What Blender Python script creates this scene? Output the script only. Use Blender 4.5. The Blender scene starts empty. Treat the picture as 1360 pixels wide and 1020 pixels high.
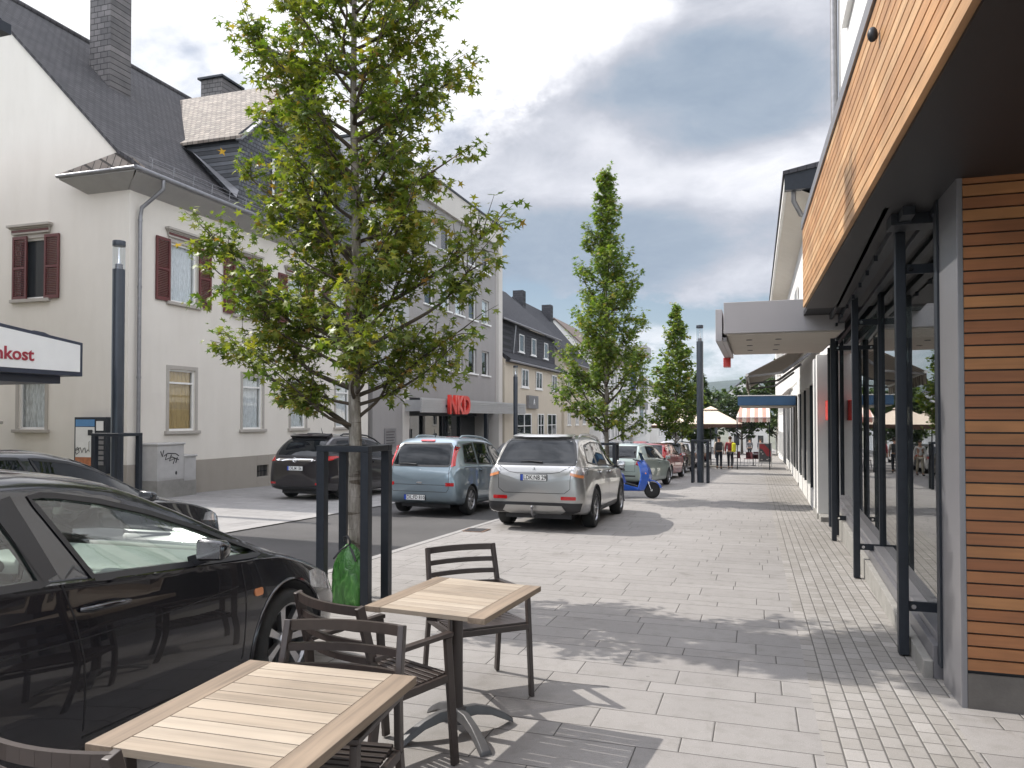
import bpy, bmesh, math, random
from mathutils import Vector, Matrix
from mathutils.bvhtree import BVHTree
PI=math.pi; R=math.radians
scn=bpy.context.scene
COL=scn.collection
rnd=random.Random(7)
SL=-0.028                         # the street falls away gently along +Y
def gz(y): return SL*min(max(y,-60.),200.)

# ------------------------------------------------------------------ materials
def new_mat(name):
    m=bpy.data.materials.new(name); m.use_nodes=True
    nt=m.node_tree; b=nt.nodes['Principled BSDF']
    return m,nt,b
def N(nt,typ,**kw):
    n=nt.nodes.new(typ)
    for k,v in kw.items():
        if k in n.inputs: n.inputs[k].default_value=v
        else: setattr(n,k,v)
    return n
def coords(nt,kind='Object',scale=(1,1,1)):
    tc=N(nt,'ShaderNodeTexCoord'); mp=N(nt,'ShaderNodeMapping'); mp.inputs['Scale'].default_value=scale
    nt.links.new(tc.outputs[kind],mp.inputs['Vector']); return mp.outputs['Vector']
def c4(c): return (c[0],c[1],c[2],1)
def ramp(nt,fac,stops):
    r=N(nt,'ShaderNodeValToRGB'); e=r.color_ramp.elements
    while len(e)<len(stops): e.new(.5)
    for i,(p,c) in enumerate(stops): e[i].position=p; e[i].color=c4(c)
    nt.links.new(fac,r.inputs['Fac']); return r.outputs['Color']
def mixc(nt,fac,a,b,mode='MIX'):
    m=N(nt,'ShaderNodeMix',data_type='RGBA',blend_type=mode)
    for s,v in ((m.inputs[0],fac),(m.inputs[6],a),(m.inputs[7],b)):
        if isinstance(v,(int,float)): s.default_value=v
        elif isinstance(v,tuple): s.default_value=c4(v)
        else: nt.links.new(v,s)
    return m.outputs[2]
def pbr(name,col,rough=.6,metal=0,var=.12,scale=3,bump=0,bscale=60,coat=0,spec=.5,stretch=(1,1,1),kind='Object'):
    m,nt,b=new_mat(name)
    b.inputs['Roughness'].default_value=rough; b.inputs['Metallic'].default_value=metal
    b.inputs['Coat Weight'].default_value=coat; b.inputs['Coat Roughness'].default_value=.03
    b.inputs['Specular IOR Level'].default_value=spec
    v=coords(nt,kind,stretch)
    n=N(nt,'ShaderNodeTexNoise',Scale=scale,Detail=6.,Roughness=.6); nt.links.new(v,n.inputs['Vector'])
    lo=tuple(max(0,x*(1-var)) for x in col); hi=tuple(min(1,x*(1+var)) for x in col)
    nt.links.new(ramp(nt,n.outputs['Fac'],[(.3,lo),(.7,hi)]),b.inputs['Base Color'])
    if bump:
        n2=N(nt,'ShaderNodeTexNoise',Scale=bscale,Detail=4.); nt.links.new(v,n2.inputs['Vector'])
        bp=N(nt,'ShaderNodeBump',Strength=bump,Distance=.01); nt.links.new(n2.outputs['Fac'],bp.inputs['Height']); nt.links.new(bp.outputs['Normal'],b.inputs['Normal'])
    return m
def plaster(name,col,dirt=.12,bump=.5,bscale=90):
    m,nt,b=new_mat(name); b.inputs['Roughness'].default_value=.9; b.inputs['Specular IOR Level'].default_value=.2
    v=coords(nt,'Object')
    n=N(nt,'ShaderNodeTexNoise',Scale=.7,Detail=8.,Roughness=.65); nt.links.new(v,n.inputs['Vector'])
    v2=coords(nt,'Object',(1.6,1.6,.3))
    n2=N(nt,'ShaderNodeTexNoise',Scale=1.3,Detail=6.,Roughness=.7); nt.links.new(v2,n2.inputs['Vector'])
    a=mixc(nt,n.outputs['Fac'],tuple(x*(1-dirt) for x in col),tuple(min(1,x*(1+dirt*.6)) for x in col))
    s=ramp(nt,n2.outputs['Fac'],[(.3,(.94,.935,.925)),(.6,(1,1,1))])
    nt.links.new(mixc(nt,.8,a,s,'MULTIPLY'),b.inputs['Base Color'])
    n3=N(nt,'ShaderNodeTexNoise',Scale=bscale,Detail=3.); nt.links.new(v,n3.inputs['Vector'])
    bp=N(nt,'ShaderNodeBump',Strength=bump,Distance=.006); nt.links.new(n3.outputs['Fac'],bp.inputs['Height']); nt.links.new(bp.outputs['Normal'],b.inputs['Normal'])
    return m
def slate(name,col,axis='xy',w=.22,h=.15,col2=None,rough=.75):
    # slate / tile courses: brick texture on a given pair of object axes
    m,nt,b=new_mat(name); b.inputs['Roughness'].default_value=rough
    tc=N(nt,'ShaderNodeTexCoord'); sp=N(nt,'ShaderNodeSeparateXYZ'); nt.links.new(tc.outputs['Object'],sp.inputs[0])
    cb=N(nt,'ShaderNodeCombineXYZ')
    i={'x':0,'y':1,'z':2}
    nt.links.new(sp.outputs[i[axis[0]]],cb.inputs[0]); nt.links.new(sp.outputs[i[axis[1]]],cb.inputs[1])
    br=N(nt,'ShaderNodeTexBrick',Scale=1.,offset=.5); br.inputs['Brick Width'].default_value=w; br.inputs['Row Height'].default_value=h
    br.inputs['Mortar Size'].default_value=.012; br.inputs['Mortar Smooth'].default_value=.3; br.inputs['Bias'].default_value=0
    br.inputs['Color1'].default_value=c4(col); br.inputs['Color2'].default_value=c4(col2 or tuple(x*1.45 for x in col)); br.inputs['Mortar'].default_value=c4(tuple(x*.3 for x in col))
    nt.links.new(cb.outputs[0],br.inputs['Vector'])
    n=N(nt,'ShaderNodeTexNoise',Scale=2.2,Detail=8.,Roughness=.7); nt.links.new(tc.outputs['Object'],n.inputs['Vector'])
    nt.links.new(mixc(nt,.75,br.outputs['Color'],ramp(nt,n.outputs['Fac'],[(.3,(.6,.6,.6)),(.7,(1.25,1.2,1.15))]),'MULTIPLY'),b.inputs['Base Color'])
    # saw-tooth so each course overlaps the one below
    mt=N(nt,'ShaderNodeMath',operation='DIVIDE'); nt.links.new(sp.outputs[i[axis[1]]],mt.inputs[0]); mt.inputs[1].default_value=h
    fr=N(nt,'ShaderNodeMath',operation='FRACT'); nt.links.new(mt.outputs[0],fr.inputs[0])
    sb=N(nt,'ShaderNodeMath',operation='SUBTRACT'); sb.inputs[0].default_value=1.; nt.links.new(fr.outputs[0],sb.inputs[1])
    ad=N(nt,'ShaderNodeMath',operation='MULTIPLY_ADD'); nt.links.new(br.outputs['Fac'],ad.inputs[0]); ad.inputs[1].default_value=-.7; nt.links.new(sb.outputs[0],ad.inputs[2])
    bp=N(nt,'ShaderNodeBump',Strength=.9,Distance=.03); nt.links.new(ad.outputs[0],bp.inputs['Height']); nt.links.new(bp.outputs['Normal'],b.inputs['Normal'])
    return m
def woodmat(name,base,var,axis='y',rough=.5,grain=1.,isl=True):
    # board-to-board variation by mesh island + grain along the given axis
    m,nt,b=new_mat(name); b.inputs['Roughness'].default_value=rough
    sc={'x':(1.2,30,30),'y':(30,1.2,30),'z':(30,30,1.2)}[axis]
    v=coords(nt,'Object',sc)
    g=N(nt,'ShaderNodeNewGeometry')
    n=N(nt,'ShaderNodeTexNoise',noise_dimensions='4D',Scale=1.,Detail=6.,Roughness=.6,Distortion=.6); nt.links.new(v,n.inputs['Vector'])
    mw=N(nt,'ShaderNodeMath',operation='MULTIPLY'); mw.inputs[1].default_value=30.; nt.links.new(g.outputs['Random Per Island'],mw.inputs[0]); nt.links.new(mw.outputs[0],n.inputs['W'])
    c1=ramp(nt,g.outputs['Random Per Island'],var)
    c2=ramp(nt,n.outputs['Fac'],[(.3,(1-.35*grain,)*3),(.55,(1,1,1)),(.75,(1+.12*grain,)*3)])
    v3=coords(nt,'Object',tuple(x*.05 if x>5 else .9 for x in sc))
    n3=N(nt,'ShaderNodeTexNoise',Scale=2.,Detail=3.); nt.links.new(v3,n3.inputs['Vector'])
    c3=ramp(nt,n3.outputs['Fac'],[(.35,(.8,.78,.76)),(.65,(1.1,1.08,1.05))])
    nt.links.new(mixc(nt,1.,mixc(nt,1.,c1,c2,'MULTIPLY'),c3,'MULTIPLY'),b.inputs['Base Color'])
    bp=N(nt,'ShaderNodeBump',Strength=.25,Distance=.002); nt.links.new(n.outputs['Fac'],bp.inputs['Height']); nt.links.new(bp.outputs['Normal'],b.inputs['Normal'])
    return m
def paving(name,rows,kind):
    """grey concrete slabs in courses that run across the walk (local X), lengths broken at random."""
    m,nt,b=new_mat(name); b.inputs['Roughness'].default_value=.82; b.inputs['Specular IOR Level'].default_value=.35
    tc=N(nt,'ShaderNodeTexCoord'); sp=N(nt,'ShaderNodeSeparateXYZ'); nt.links.new(tc.outputs['Object'],sp.inputs[0])
    X,Y=sp.outputs[0],sp.outputs[1]
    def M(op,a,b_=None,c_=None):
        n=N(nt,'ShaderNodeMath',operation=op)
        for i,v in enumerate((a,b_,c_)):
            if v is None: continue
            if isinstance(v,(int,float)): n.inputs[i].default_value=v
            else: nt.links.new(v,n.inputs[i])
        return n.outputs[0]
    if kind=='slab':
        # courses of .36 and .22 m alternate inside a period of .80 (.36+.22+.22)
        P=.90; q=M('DIVIDE',Y,P); fl=M('FLOOR',q); f=M('MULTIPLY',M('FRACT',q),P)
        a=M('GREATER_THAN',f,.40); c=M('GREATER_THAN',f,.60)
        row=M('ADD',M('MULTIPLY',fl,3.),M('ADD',a,c))
        fy=M('SUBTRACT',f,M('ADD',M('MULTIPLY',a,.40),M('MULTIPLY',c,.20)))
        hh=M('ADD',M('SUBTRACT',.40,M('MULTIPLY',a,.20)),M('MULTIPLY',c,.10))
        dy=M('MINIMUM',fy,M('SUBTRACT',hh,fy))
        wn=N(nt,'ShaderNodeTexWhiteNoise',noise_dimensions='1D'); nt.links.new(row,wn.inputs['W'])
        W=M('ADD',.66,M('MULTIPLY',M('LESS_THAN',a,.5),.12)); jw=.0032
    else:
        # small pavers in straight columns along the street
        hh=.104; q=M('DIVIDE',X,hh); row=M('FLOOR',q); fy=M('MULTIPLY',M('FRACT',q),hh)
        dy=M('MINIMUM',fy,M('SUBTRACT',hh,fy))
        wn=N(nt,'ShaderNodeTexWhiteNoise',noise_dimensions='1D'); nt.links.new(row,wn.inputs['W'])
        W=.155; jw=.0042; X=Y
    xx=M('ADD',M('DIVIDE',X,W),M('MULTIPLY',wn.outputs['Value'],7.))
    colid=M('FLOOR',xx); fx=M('MULTIPLY',M('FRACT',xx),W)
    if kind=='slab':  # second break inside some slabs
        pass
    dx=M('MINIMUM',fx,M('SUBTRACT',W,fx))
    d=M('MINIMUM',dx,dy)
    cb=N(nt,'ShaderNodeCombineXYZ'); nt.links.new(colid,cb.inputs[0]); nt.links.new(row,cb.inputs[1])
    w2=N(nt,'ShaderNodeTexWhiteNoise',noise_dimensions='2D'); nt.links.new(cb.outputs[0],w2.inputs['Vector'])
    base=ramp(nt,w2.outputs['Value'],rows)
    n=N(nt,'ShaderNodeTexNoise',Scale=.55,Detail=8.,Roughness=.7); nt.links.new(tc.outputs['Object'],n.inputs['Vector'])
    st=ramp(nt,n.outputs['Fac'],[(.3,(.86,.86,.86)),(.65,(1.05,1.05,1.05))])
    n2=N(nt,'ShaderNodeTexNoise',Scale=260.,Detail=2.); nt.links.new(tc.outputs['Object'],n2.inputs['Vector'])
    sp2=ramp(nt,n2.outputs['Fac'],[(.3,(.8,.8,.8)),(.7,(1.12,1.12,1.12))])
    n4=N(nt,'ShaderNodeTexNoise',Scale=9.,Detail=5.); nt.links.new(tc.outputs['Object'],n4.inputs['Vector'])
    sp3=ramp(nt,n4.outputs['Fac'],[(.28,(.88,.88,.87)),(.5,(1,1,1))])
    c=mixc(nt,1.,mixc(nt,1.,mixc(nt,.8,base,st,'MULTIPLY'),sp2,'MULTIPLY'),sp3,'MULTIPLY')
    vg=N(nt,'ShaderNodeTexVoronoi',Scale=1.7); nt.links.new(tc.outputs['Object'],vg.inputs['Vector'])
    gs=M('MULTIPLY',M('LESS_THAN',vg.outputs['Distance'],.022),.45); c=mixc(nt,gs,c,(.09,.085,.08))
    n6=N(nt,'ShaderNodeTexNoise',Scale=1.9,Detail=9.,Roughness=.72,Distortion=.8); nt.links.new(tc.outputs['Object'],n6.inputs['Vector'])
    c=mixc(nt,1.,c,ramp(nt,n6.outputs['Fac'],[(.30,(.80,.79,.77)),(.42,(1,1,1)),(.66,(1,1,1)),(.74,(1.08,1.08,1.07))]),'MULTIPLY')
    jm=M('LESS_THAN',d,jw)
    nt.links.new(mixc(nt,jm,c,(.06,.055,.05) if kind=='slab' else (.10,.093,.085)),b.inputs['Base Color'])
    edge=N(nt,'ShaderNodeMapRange'); nt.links.new(d,edge.inputs['Value']); edge.inputs['From Min'].default_value=0; edge.inputs['From Max'].default_value=.009
    hsum=M('ADD',edge.outputs[0],M('MULTIPLY',n2.outputs['Fac'],.15))
    bp=N(nt,'ShaderNodeBump',Strength=.6,Distance=.006); nt.links.new(hsum,bp.inputs['Height']); nt.links.new(bp.outputs['Normal'],b.inputs['Normal'])
    return m
def glassmat(name,tint=(.02,.025,.03),ior=1.5,clear=0.,rough=.0,wav=0.):
    """window glass: mirror by Fresnel over a dark or see-through pane."""
    m,nt,b=new_mat(name); nt.nodes.remove(b); out=nt.nodes['Material Output']
    ge=N(nt,'ShaderNodeNewGeometry'); dp=N(nt,'ShaderNodeVectorMath',operation='DOT_PRODUCT'); nt.links.new(ge.outputs['Incoming'],dp.inputs[0]); nt.links.new(ge.outputs['Normal'],dp.inputs[1])
    ab=N(nt,'ShaderNodeMath',operation='ABSOLUTE'); nt.links.new(dp.outputs['Value'],ab.inputs[0]); om=N(nt,'ShaderNodeMath',operation='SUBTRACT'); om.inputs[0].default_value=1.; nt.links.new(ab.outputs[0],om.inputs[1])
    pw=N(nt,'ShaderNodeMath',operation='POWER'); nt.links.new(om.outputs[0],pw.inputs[0]); pw.inputs[1].default_value=5.; f0=((ior-1)/(ior+1))**2
    fr=N(nt,'ShaderNodeMath',operation='MULTIPLY_ADD'); nt.links.new(pw.outputs[0],fr.inputs[0]); fr.inputs[1].default_value=1-f0; fr.inputs[2].default_value=f0
    gl=N(nt,'ShaderNodeBsdfGlossy',Roughness=rough,Color=(1,1,1,1))
    if clear>0:
        base=N(nt,'ShaderNodeBsdfTransparent',Color=(clear*tint[0],clear*tint[1],clear*tint[2],1))
    else:
        base=N(nt,'ShaderNodeBsdfDiffuse',Color=c4(tint))
    mx=N(nt,'ShaderNodeMixShader'); nt.links.new(fr.outputs[0],mx.inputs[0]); nt.links.new(base.outputs[0],mx.inputs[1]); nt.links.new(gl.outputs[0],mx.inputs[2])
    nt.links.new(mx.outputs[0],out.inputs['Surface'])
    if wav:
        v=coords(nt,'Object',(1,1,1)); n=N(nt,'ShaderNodeTexNoise',Scale=1.3,Detail=1.); nt.links.new(v,n.inputs['Vector'])
        bp=N(nt,'ShaderNodeBump',Strength=wav,Distance=.02); nt.links.new(n.outputs['Fac'],bp.inputs['Height'])
        nt.links.new(bp.outputs['Normal'],gl.inputs['Normal'])
    return m
def carpaint(name,col,metal=.3,flake=.0,rough=.32,dust=.05):
    m,nt,b=new_mat(name)
    b.inputs['Metallic'].default_value=metal; b.inputs['Roughness'].default_value=rough
    b.inputs['Coat Weight'].default_value=1.; b.inputs['Coat Roughness'].default_value=.02
    v=coords(nt,'Object'); n=N(nt,'ShaderNodeTexNoise',Scale=2.5,Detail=7.); nt.links.new(v,n.inputs['Vector'])
    dirty=tuple(x*.9+.04 for x in col)
    nt.links.new(mixc(nt,ramp(nt,n.outputs['Fac'],[(.4,(0,0,0)),(.8,(dust*4,)*3)]),col,dirty),b.inputs['Base Color'])
    if flake:
        f=N(nt,'ShaderNodeTexNoise',Scale=900.); nt.links.new(v,f.inputs['Vector'])
        bp=N(nt,'ShaderNodeBump',Strength=flake,Distance=.001); nt.links.new(f.outputs['Fac'],bp.inputs['Height']); nt.links.new(bp.outputs['Normal'],b.inputs['Normal'])
    return m
def emis(name,col,s):
    m,nt,b=new_mat(name); b.inputs['Emission Color'].default_value=c4(col); b.inputs['Emission Strength'].default_value=s; b.inputs['Base Color'].default_value=c4(col); return m

M={}
M['cream']=plaster('cream_render',(.71,.67,.605),.09)
M['cream_plinth']=plaster('grey_plinth',(.34,.31,.27),.15)
M['stone']=plaster('window_stone',(.42,.39,.35),.12,.3)
M['grey_render']=plaster('grey_render',(.31,.295,.285),.10)
M['grey_side']=plaster('pale_grey_render',(.40,.40,.405),.08)
M['light_render']=plaster('light_grey_render',(.55,.52,.48),.08)
M['beige']=plaster('beige_render',(.54,.48,.39),.10)
M['white_render']=plaster('white_render',(.72,.71,.69),.06,.9,35)
M['white_panel']=pbr('white_panel',(.70,.69,.66),.5,var=.05)
M['canopy_side']=pbr('canopy_metal_panel',(.40,.385,.39),.45,var=.05,scale=1.2)
M['canopy_under']=plaster('canopy_underside',(.60,.56,.50),.10,.3)
M['slate_roof']=slate('dark_slate_roof',(.052,.050,.054),'yx',.22,.115)
M['slate_roof_y']=slate('sunlit_slate_roof',(.15,.125,.105),'xy',.2,.13,(.27,.235,.20))  # lighter brown copy of the slate, sunlight put into its colour
M['slate_wall_yz']=slate('slate_cladding',(.075,.08,.09),'yz',.16,.13)
M['slate_wall_xz']=slate('slate_cladding_end',(.09,.085,.085),'xz',.26,.18,(.15,.14,.14))
M['slate_dark_yz']=slate('black_slate_cladding',(.03,.03,.036),'yz',.3,.2)
M['slate_dark_xz']=slate('black_slate_cladding_end',(.03,.03,.036),'xz',.3,.2)
M['slate_dark_roof']=slate('black_slate_roof',(.032,.032,.038),'yx',.3,.2)
M['zinc']=pbr('zinc_gutter',(.24,.24,.25),.45,.6,.15,8)
M['soffit']=pbr('painted_soffit',(.36,.35,.34),.7,var=.06)
M['dark_metal']=pbr('anthracite_metal',(.021,.025,.032),.45,.1,.15,12,spec=.35)
M['pole']=pbr('lamp_pole_paint',(.026,.034,.046),.40,.1,.1,6,coat=.12)
M['grey_metal']=pbr('grey_metal_panel',(.21,.205,.215),.38,.5,.06,3)
M['black_soffit']=pbr('black_soffit_board',(.013,.013,.016),.75,var=.25,scale=90)
M['white_frame']=pbr('white_window_frame',(.78,.77,.74),.35,var=.03)
M['red_wood']=pbr('dark_red_shutter_paint',(.105,.022,.020),.55,var=.15,scale=6)
M['curtain']=pbr('net_curtain',(.74,.73,.70),.9,var=.4,scale=14,stretch=(1,6,.4))
M['curtain_orange']=pbr('warm_curtain',(.52,.36,.16),.9,var=.25,scale=10,stretch=(1,6,.4))
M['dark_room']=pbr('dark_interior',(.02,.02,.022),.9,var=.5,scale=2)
M['pane']=glassmat('window_pane',(.93,.95,.96),1.5,1.,wav=.02)
M['pane_dark']=glassmat('dark_window_pane',(.035,.04,.045),1.6,wav=.03)
M['shop_glass']=glassmat('shop_glass',(.55,.6,.58),1.9,.8,wav=.004)
M['asphalt']=pbr('asphalt',(.072,.068,.066),.88,var=.22,scale=.55,bump=.6,bscale=180)
M['slabs']=paving('slab_paving',[(0,(.258,.243,.231)),(.5,(.272,.257,.244)),(1,(.288,.272,.259))],'slab')
M['pavers']=paving('small_pavers',[(0,(.255,.238,.218)),(.5,(.285,.267,.247)),(.95,(.305,.287,.268)),(1,(.34,.32,.30))],'paver')
M['slabs_left']=paving('left_paving',[(0,(.265,.255,.248)),(1,(.31,.298,.288))],'slab')
M['kerb']=pbr('kerb_stone',(.27,.258,.248),.8,var=.12,scale=4,bump=.3)
M['earth']=pbr('far_ground',(.12,.12,.09),.95,var=.3,scale=.05)
M['concrete']=pbr('concrete',(.25,.24,.22),.85,var=.15,scale=5,bump=.4)
M['shaded_concrete']=pbr('shaded_concrete',(.11,.098,.088),.85,var=.15,scale=5,bump=.3)  # darker copy of concrete, shade at the wall foot put into its colour
M['rubber']=pbr('tyre_rubber',(.018,.018,.018),.8,var=.2,scale=20)
M['black_plastic']=pbr('black_plastic',(.018,.018,.02),.45,var=.1)
M['chrome']=pbr('chrome',(.75,.75,.75),.12,1,.02)
M['alloy']=pbr('alloy_wheel',(.40,.40,.41),.3,.85,.06)
M['red_lens']=pbr('red_lamp_lens',(.45,.01,.012),.12,var=.2,scale=30,coat=1)
M['clear_lens']=pbr('clear_lamp_lens',(.55,.55,.56),.1,.5,.3,40,coat=1)
M['orange_lens']=pbr('orange_lamp_lens',(.65,.25,.10),.15,var=.1,coat=1)
M['plate']=pbr('number_plate_white',(.78,.78,.76),.4,var=.03)
M['plate_blue']=pbr('number_plate_blue',(.02,.07,.42),.4,var=.03)
M['ink']=pbr('black_lettering',(.012,.012,.014),.5,var=.05)
M['car_glass']=glassmat('car_glass',(.006,.008,.010),1.48)
M['red_paint']=pbr('red_sign_plastic',(.62,.03,.02),.35,var=.06,coat=.3)
M['white']=pbr('white_plastic',(.8,.8,.78),.4,var=.03)
M['teak']=woodmat('weathered_teak',None,[(0,(.27,.22,.168)),(.5,(.335,.28,.22)),(1,(.40,.345,.28))],'x',.6,.9)
M['teak_y']=woodmat('weathered_teak_rail',None,[(0,(.22,.168,.122)),(1,(.28,.22,.165))],'y',.6,1.2)
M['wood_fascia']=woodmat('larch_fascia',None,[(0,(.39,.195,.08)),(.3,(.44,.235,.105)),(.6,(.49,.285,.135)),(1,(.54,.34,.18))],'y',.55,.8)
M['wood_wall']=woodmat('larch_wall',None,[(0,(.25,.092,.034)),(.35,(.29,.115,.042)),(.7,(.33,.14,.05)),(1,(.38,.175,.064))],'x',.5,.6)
M['chair']=pbr('brown_painted_aluminium',(.042,.031,.027),.42,.15,.15,10,coat=.15)
M['cast_iron']=pbr('grey_cast_iron',(.11,.108,.11),.5,.4,.12,12,bump=.15,bscale=150)

# ------------------------------------------------------------------ mesh helpers
class MB:
    def __init__(s): s.v=[]; s.f=[]; s.m=[]; s.mats=[]; s.cur=0
    def use(s,mat):
        if mat not in s.mats: s.mats.append(mat)
        s.cur=s.mats.index(mat); return s
    def add(s,vs,fs):
        o=len(s.v); s.v.extend([tuple(v) for v in vs])
        for f in fs: s.f.append(tuple(i+o for i in f)); s.m.append(s.cur)
        return s
    def box(s,x0,x1,y0,y1,z0,z1):
        if x0>x1:x0,x1=x1,x0
        if y0>y1:y0,y1=y1,y0
        if z0>z1:z0,z1=z1,z0
        return s.add([(x0,y0,z0),(x1,y0,z0),(x1,y1,z0),(x0,y1,z0),(x0,y0,z1),(x1,y0,z1),(x1,y1,z1),(x0,y1,z1)],
            [(0,3,2,1),(4,5,6,7),(0,1,5,4),(1,2,6,5),(2,3,7,6),(3,0,4,7)])
    def hexa(s,p):  # 8 points: bottom 4, top 4
        return s.add(p,[(0,3,2,1),(4,5,6,7),(0,1,5,4),(1,2,6,5),(2,3,7,6),(3,0,4,7)])
    def bar(s,a,b,w,h,up=(0,0,1)):
        a=Vector(a);b=Vector(b);d=(b-a).normalized();u=Vector(up)
        r=d.cross(u)
        if r.length<1e-4: r=d.cross(Vector((1,0,0)))
        r.normalize();u=r.cross(d);r=r*w/2;u=u*h/2
        return s.hexa([a-r-u,a+r-u,b+r-u,b-r-u,a-r+u,a+r+u,b+r+u,b-r+u])
    def prism(s,pts,ax,a,b):  # pts 2D ring; ax axis of extrusion
        n=len(pts)
        def P(p,t):
            return {'x':(t,p[0],p[1]),'y':(p[0],t,p[1]),'z':(p[0],p[1],t)}[ax]
        return s.add([P(p,a) for p in pts]+[P(p,b) for p in pts],
            [tuple(range(n)),tuple(range(2*n-1,n-1,-1))]+[(i,i+n,(i+1)%n+n,(i+1)%n) for i in range(n)])
    def tube(s,pts,r,n=8,caps=True):
        pts=[Vector(p) for p in pts]; k=len(pts)
        rs=r if isinstance(r,(list,tuple)) else [r]*k
        d0=(pts[1]-pts[0]).normalized(); up=Vector((0,0,1)) if abs(d0.z)<.9 else Vector((1,0,0))
        vs=[];pr=None
        for i,p in enumerate(pts):
            d=(pts[min(i+1,k-1)]-pts[max(i-1,0)]).normalized()
            if pr is None: x=d.cross(up).normalized()
            else:
                x=pr-d*pr.dot(d); x.normalize()
            pr=x;y=d.cross(x)
            for j in range(n):
                a=2*PI*j/n; vs.append(p+(x*math.cos(a)+y*math.sin(a))*rs[i])
        fs=[(i*n+j,i*n+(j+1)%n,(i+1)*n+(j+1)%n,(i+1)*n+j) for i in range(k-1) for j in range(n)]
        if caps: fs+= [tuple(range(n-1,-1,-1)),tuple(range((k-1)*n,k*n))]
        return s.add(vs,fs)
    def lathe(s,prof,n=24,c=(0,0,0),ax='z'):
        vs=[];
        for (r,h) in prof:
            for j in range(n):
                a=2*PI*j/n
                q=(r*math.cos(a),r*math.sin(a),h)
                if ax=='x': q=(q[2],q[0],q[1])
                if ax=='y': q=(q[0],q[2],q[1])
                vs.append((q[0]+c[0],q[1]+c[1],q[2]+c[2]))
        k=len(prof)
        fs=[(i*n+j,i*n+(j+1)%n,(i+1)*n+(j+1)%n,(i+1)*n+j) for i in range(k-1) for j in range(n)]
        fs+=[tuple(range(n-1,-1,-1)),tuple(range((k-1)*n,k*n))]
        return s.add(vs,fs)
    def disc_sph(s,c,r,n=10,m=6):
        pr=[(max(1e-4,r[0]*math.sin(PI*i/m)),-r[2]*math.cos(PI*i/m)) for i in range(m+1)]
        o=len(s.v); s.lathe(pr,n,(0,0,0))
        for i in range(o,len(s.v)):
            x,y,z=s.v[i]; s.v[i]=(x+c[0],y*r[1]/r[0]+c[1],z+c[2])
        return s
    def build(s,name,mat=None,parent=None,smooth=None,bevel=0,world=False,recalc=True):
        me=bpy.data.meshes.new(name)
        vs=s.v
        if world and parent is not None:
            q=parent.location; vs=[(v[0]-q.x,v[1]-q.y,v[2]-q.z) for v in vs]
        me.from_pydata(vs,[],s.f)
        if mat is not None and not s.mats: me.materials.append(M[mat] if isinstance(mat,str) else mat)
        for t in s.mats: me.materials.append(M[t] if isinstance(t,str) else t)
        if s.mats: me.polygons.foreach_set('material_index',s.m)
        bm=bmesh.new(); bm.from_mesh(me)
        if recalc: bmesh.ops.recalc_face_normals(bm,faces=bm.faces)
        if bevel:
            es=[e for e in bm.edges if len(e.link_faces)==2 and e.calc_face_angle(0)>R(30)]
            bmesh.ops.bevel(bm,geom=es,offset=bevel,segments=2,affect='EDGES',profile=.5,clamp_overlap=True)
        if smooth is not None or bevel:
            t=R(smooth if smooth is not None else (80 if bevel else 40))
            for f in bm.faces: f.smooth=True
            for e in bm.edges:
                if len(e.link_faces)==2 and e.calc_face_angle(0)>t: e.smooth=False
        bm.to_mesh(me); bm.free(); me.update()
        if bevel and smooth is None:
            ns=[Vector((0,0,0)) for _ in me.vertices]
            for f in me.polygons:
                w_=f.area*f.normal
                for i in f.vertices: ns[i]+=w_
            me.normals_split_custom_set_from_vertices([n.normalized() if n.length>1e-12 else Vector((0,0,1)) for n in ns])
        o=bpy.data.objects.new(name,me); COL.objects.link(o)
        if parent is not None: o.parent=parent
        return o
def tag(o,label=None,cat=None,group=None,kind=None):
    if label: o['label']=label
    if cat: o['category']=cat
    if group: o['group']=group
    if kind: o['kind']=kind
    return o
def thing(name,label,cat,loc=(0,0,0),rz=0,group=None,pitch=0):
    o=bpy.data.objects.new(name,None); COL.objects.link(o); o.location=loc; o.rotation_euler=(pitch,0,rz); o.empty_display_size=.1
    return tag(o,label,cat,group)
def copy_tree(o,parent=None):
    c=o.copy(); COL.objects.link(c); c.parent=parent
    for ch in list(o.children): copy_tree(ch,c)
    return c
def catmull(pts,n):
    out=[];P=[Vector(p) for p in pts];P=[P[0]*2-P[1]]+P+[P[-1]*2-P[-2]]
    for i in range(1,len(P)-2):
        for k in range(n):
            t=k/n;a,b,c,d=P[i-1:i+3]
            out.append(.5*((2*b)+(c-a)*t+(2*a-5*b+4*c-d)*t*t+(3*b-a-3*c+d)*t**3))
    out.append(P[-2]); return out
def text_obj(name,txt,size,mat,parent,loc,rot,extrude=.002,sx=1.,bold=0.,align='CENTER',world=False):
    cu=bpy.data.curves.new(name,'FONT'); cu.body=txt; cu.size=size; cu.extrude=extrude; cu.align_x=align; cu.align_y='CENTER'; cu.offset=bold; cu.resolution_u=3
    t=bpy.data.objects.new(name,cu); COL.objects.link(t)
    bpy.context.view_layer.update()
    me=bpy.data.meshes.new_from_object(t.evaluated_get(bpy.context.evaluated_depsgraph_get()))
    bpy.data.objects.remove(t); bpy.data.curves.remove(cu)
    mt=Matrix.Translation(Vector(loc))@rot.to_matrix().to_4x4()@Matrix.Diagonal((sx,1,1,1))
    if world and parent is not None: mt=Matrix.Translation(-parent.location)@mt
    me.transform(mt); me.materials.clear(); me.materials.append(M[mat] if isinstance(mat,str) else mat)
    o=bpy.data.objects.new(name,me); COL.objects.link(o)
    if parent is not None: o.parent=parent
    return o
from mathutils import Euler
E_='E'
ROT_NEGY=Euler((R(90),0,0))            # lettering that faces -Y
ROT_POSX=Euler((R(90),0,R(90)))        # lettering that faces +X
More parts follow.
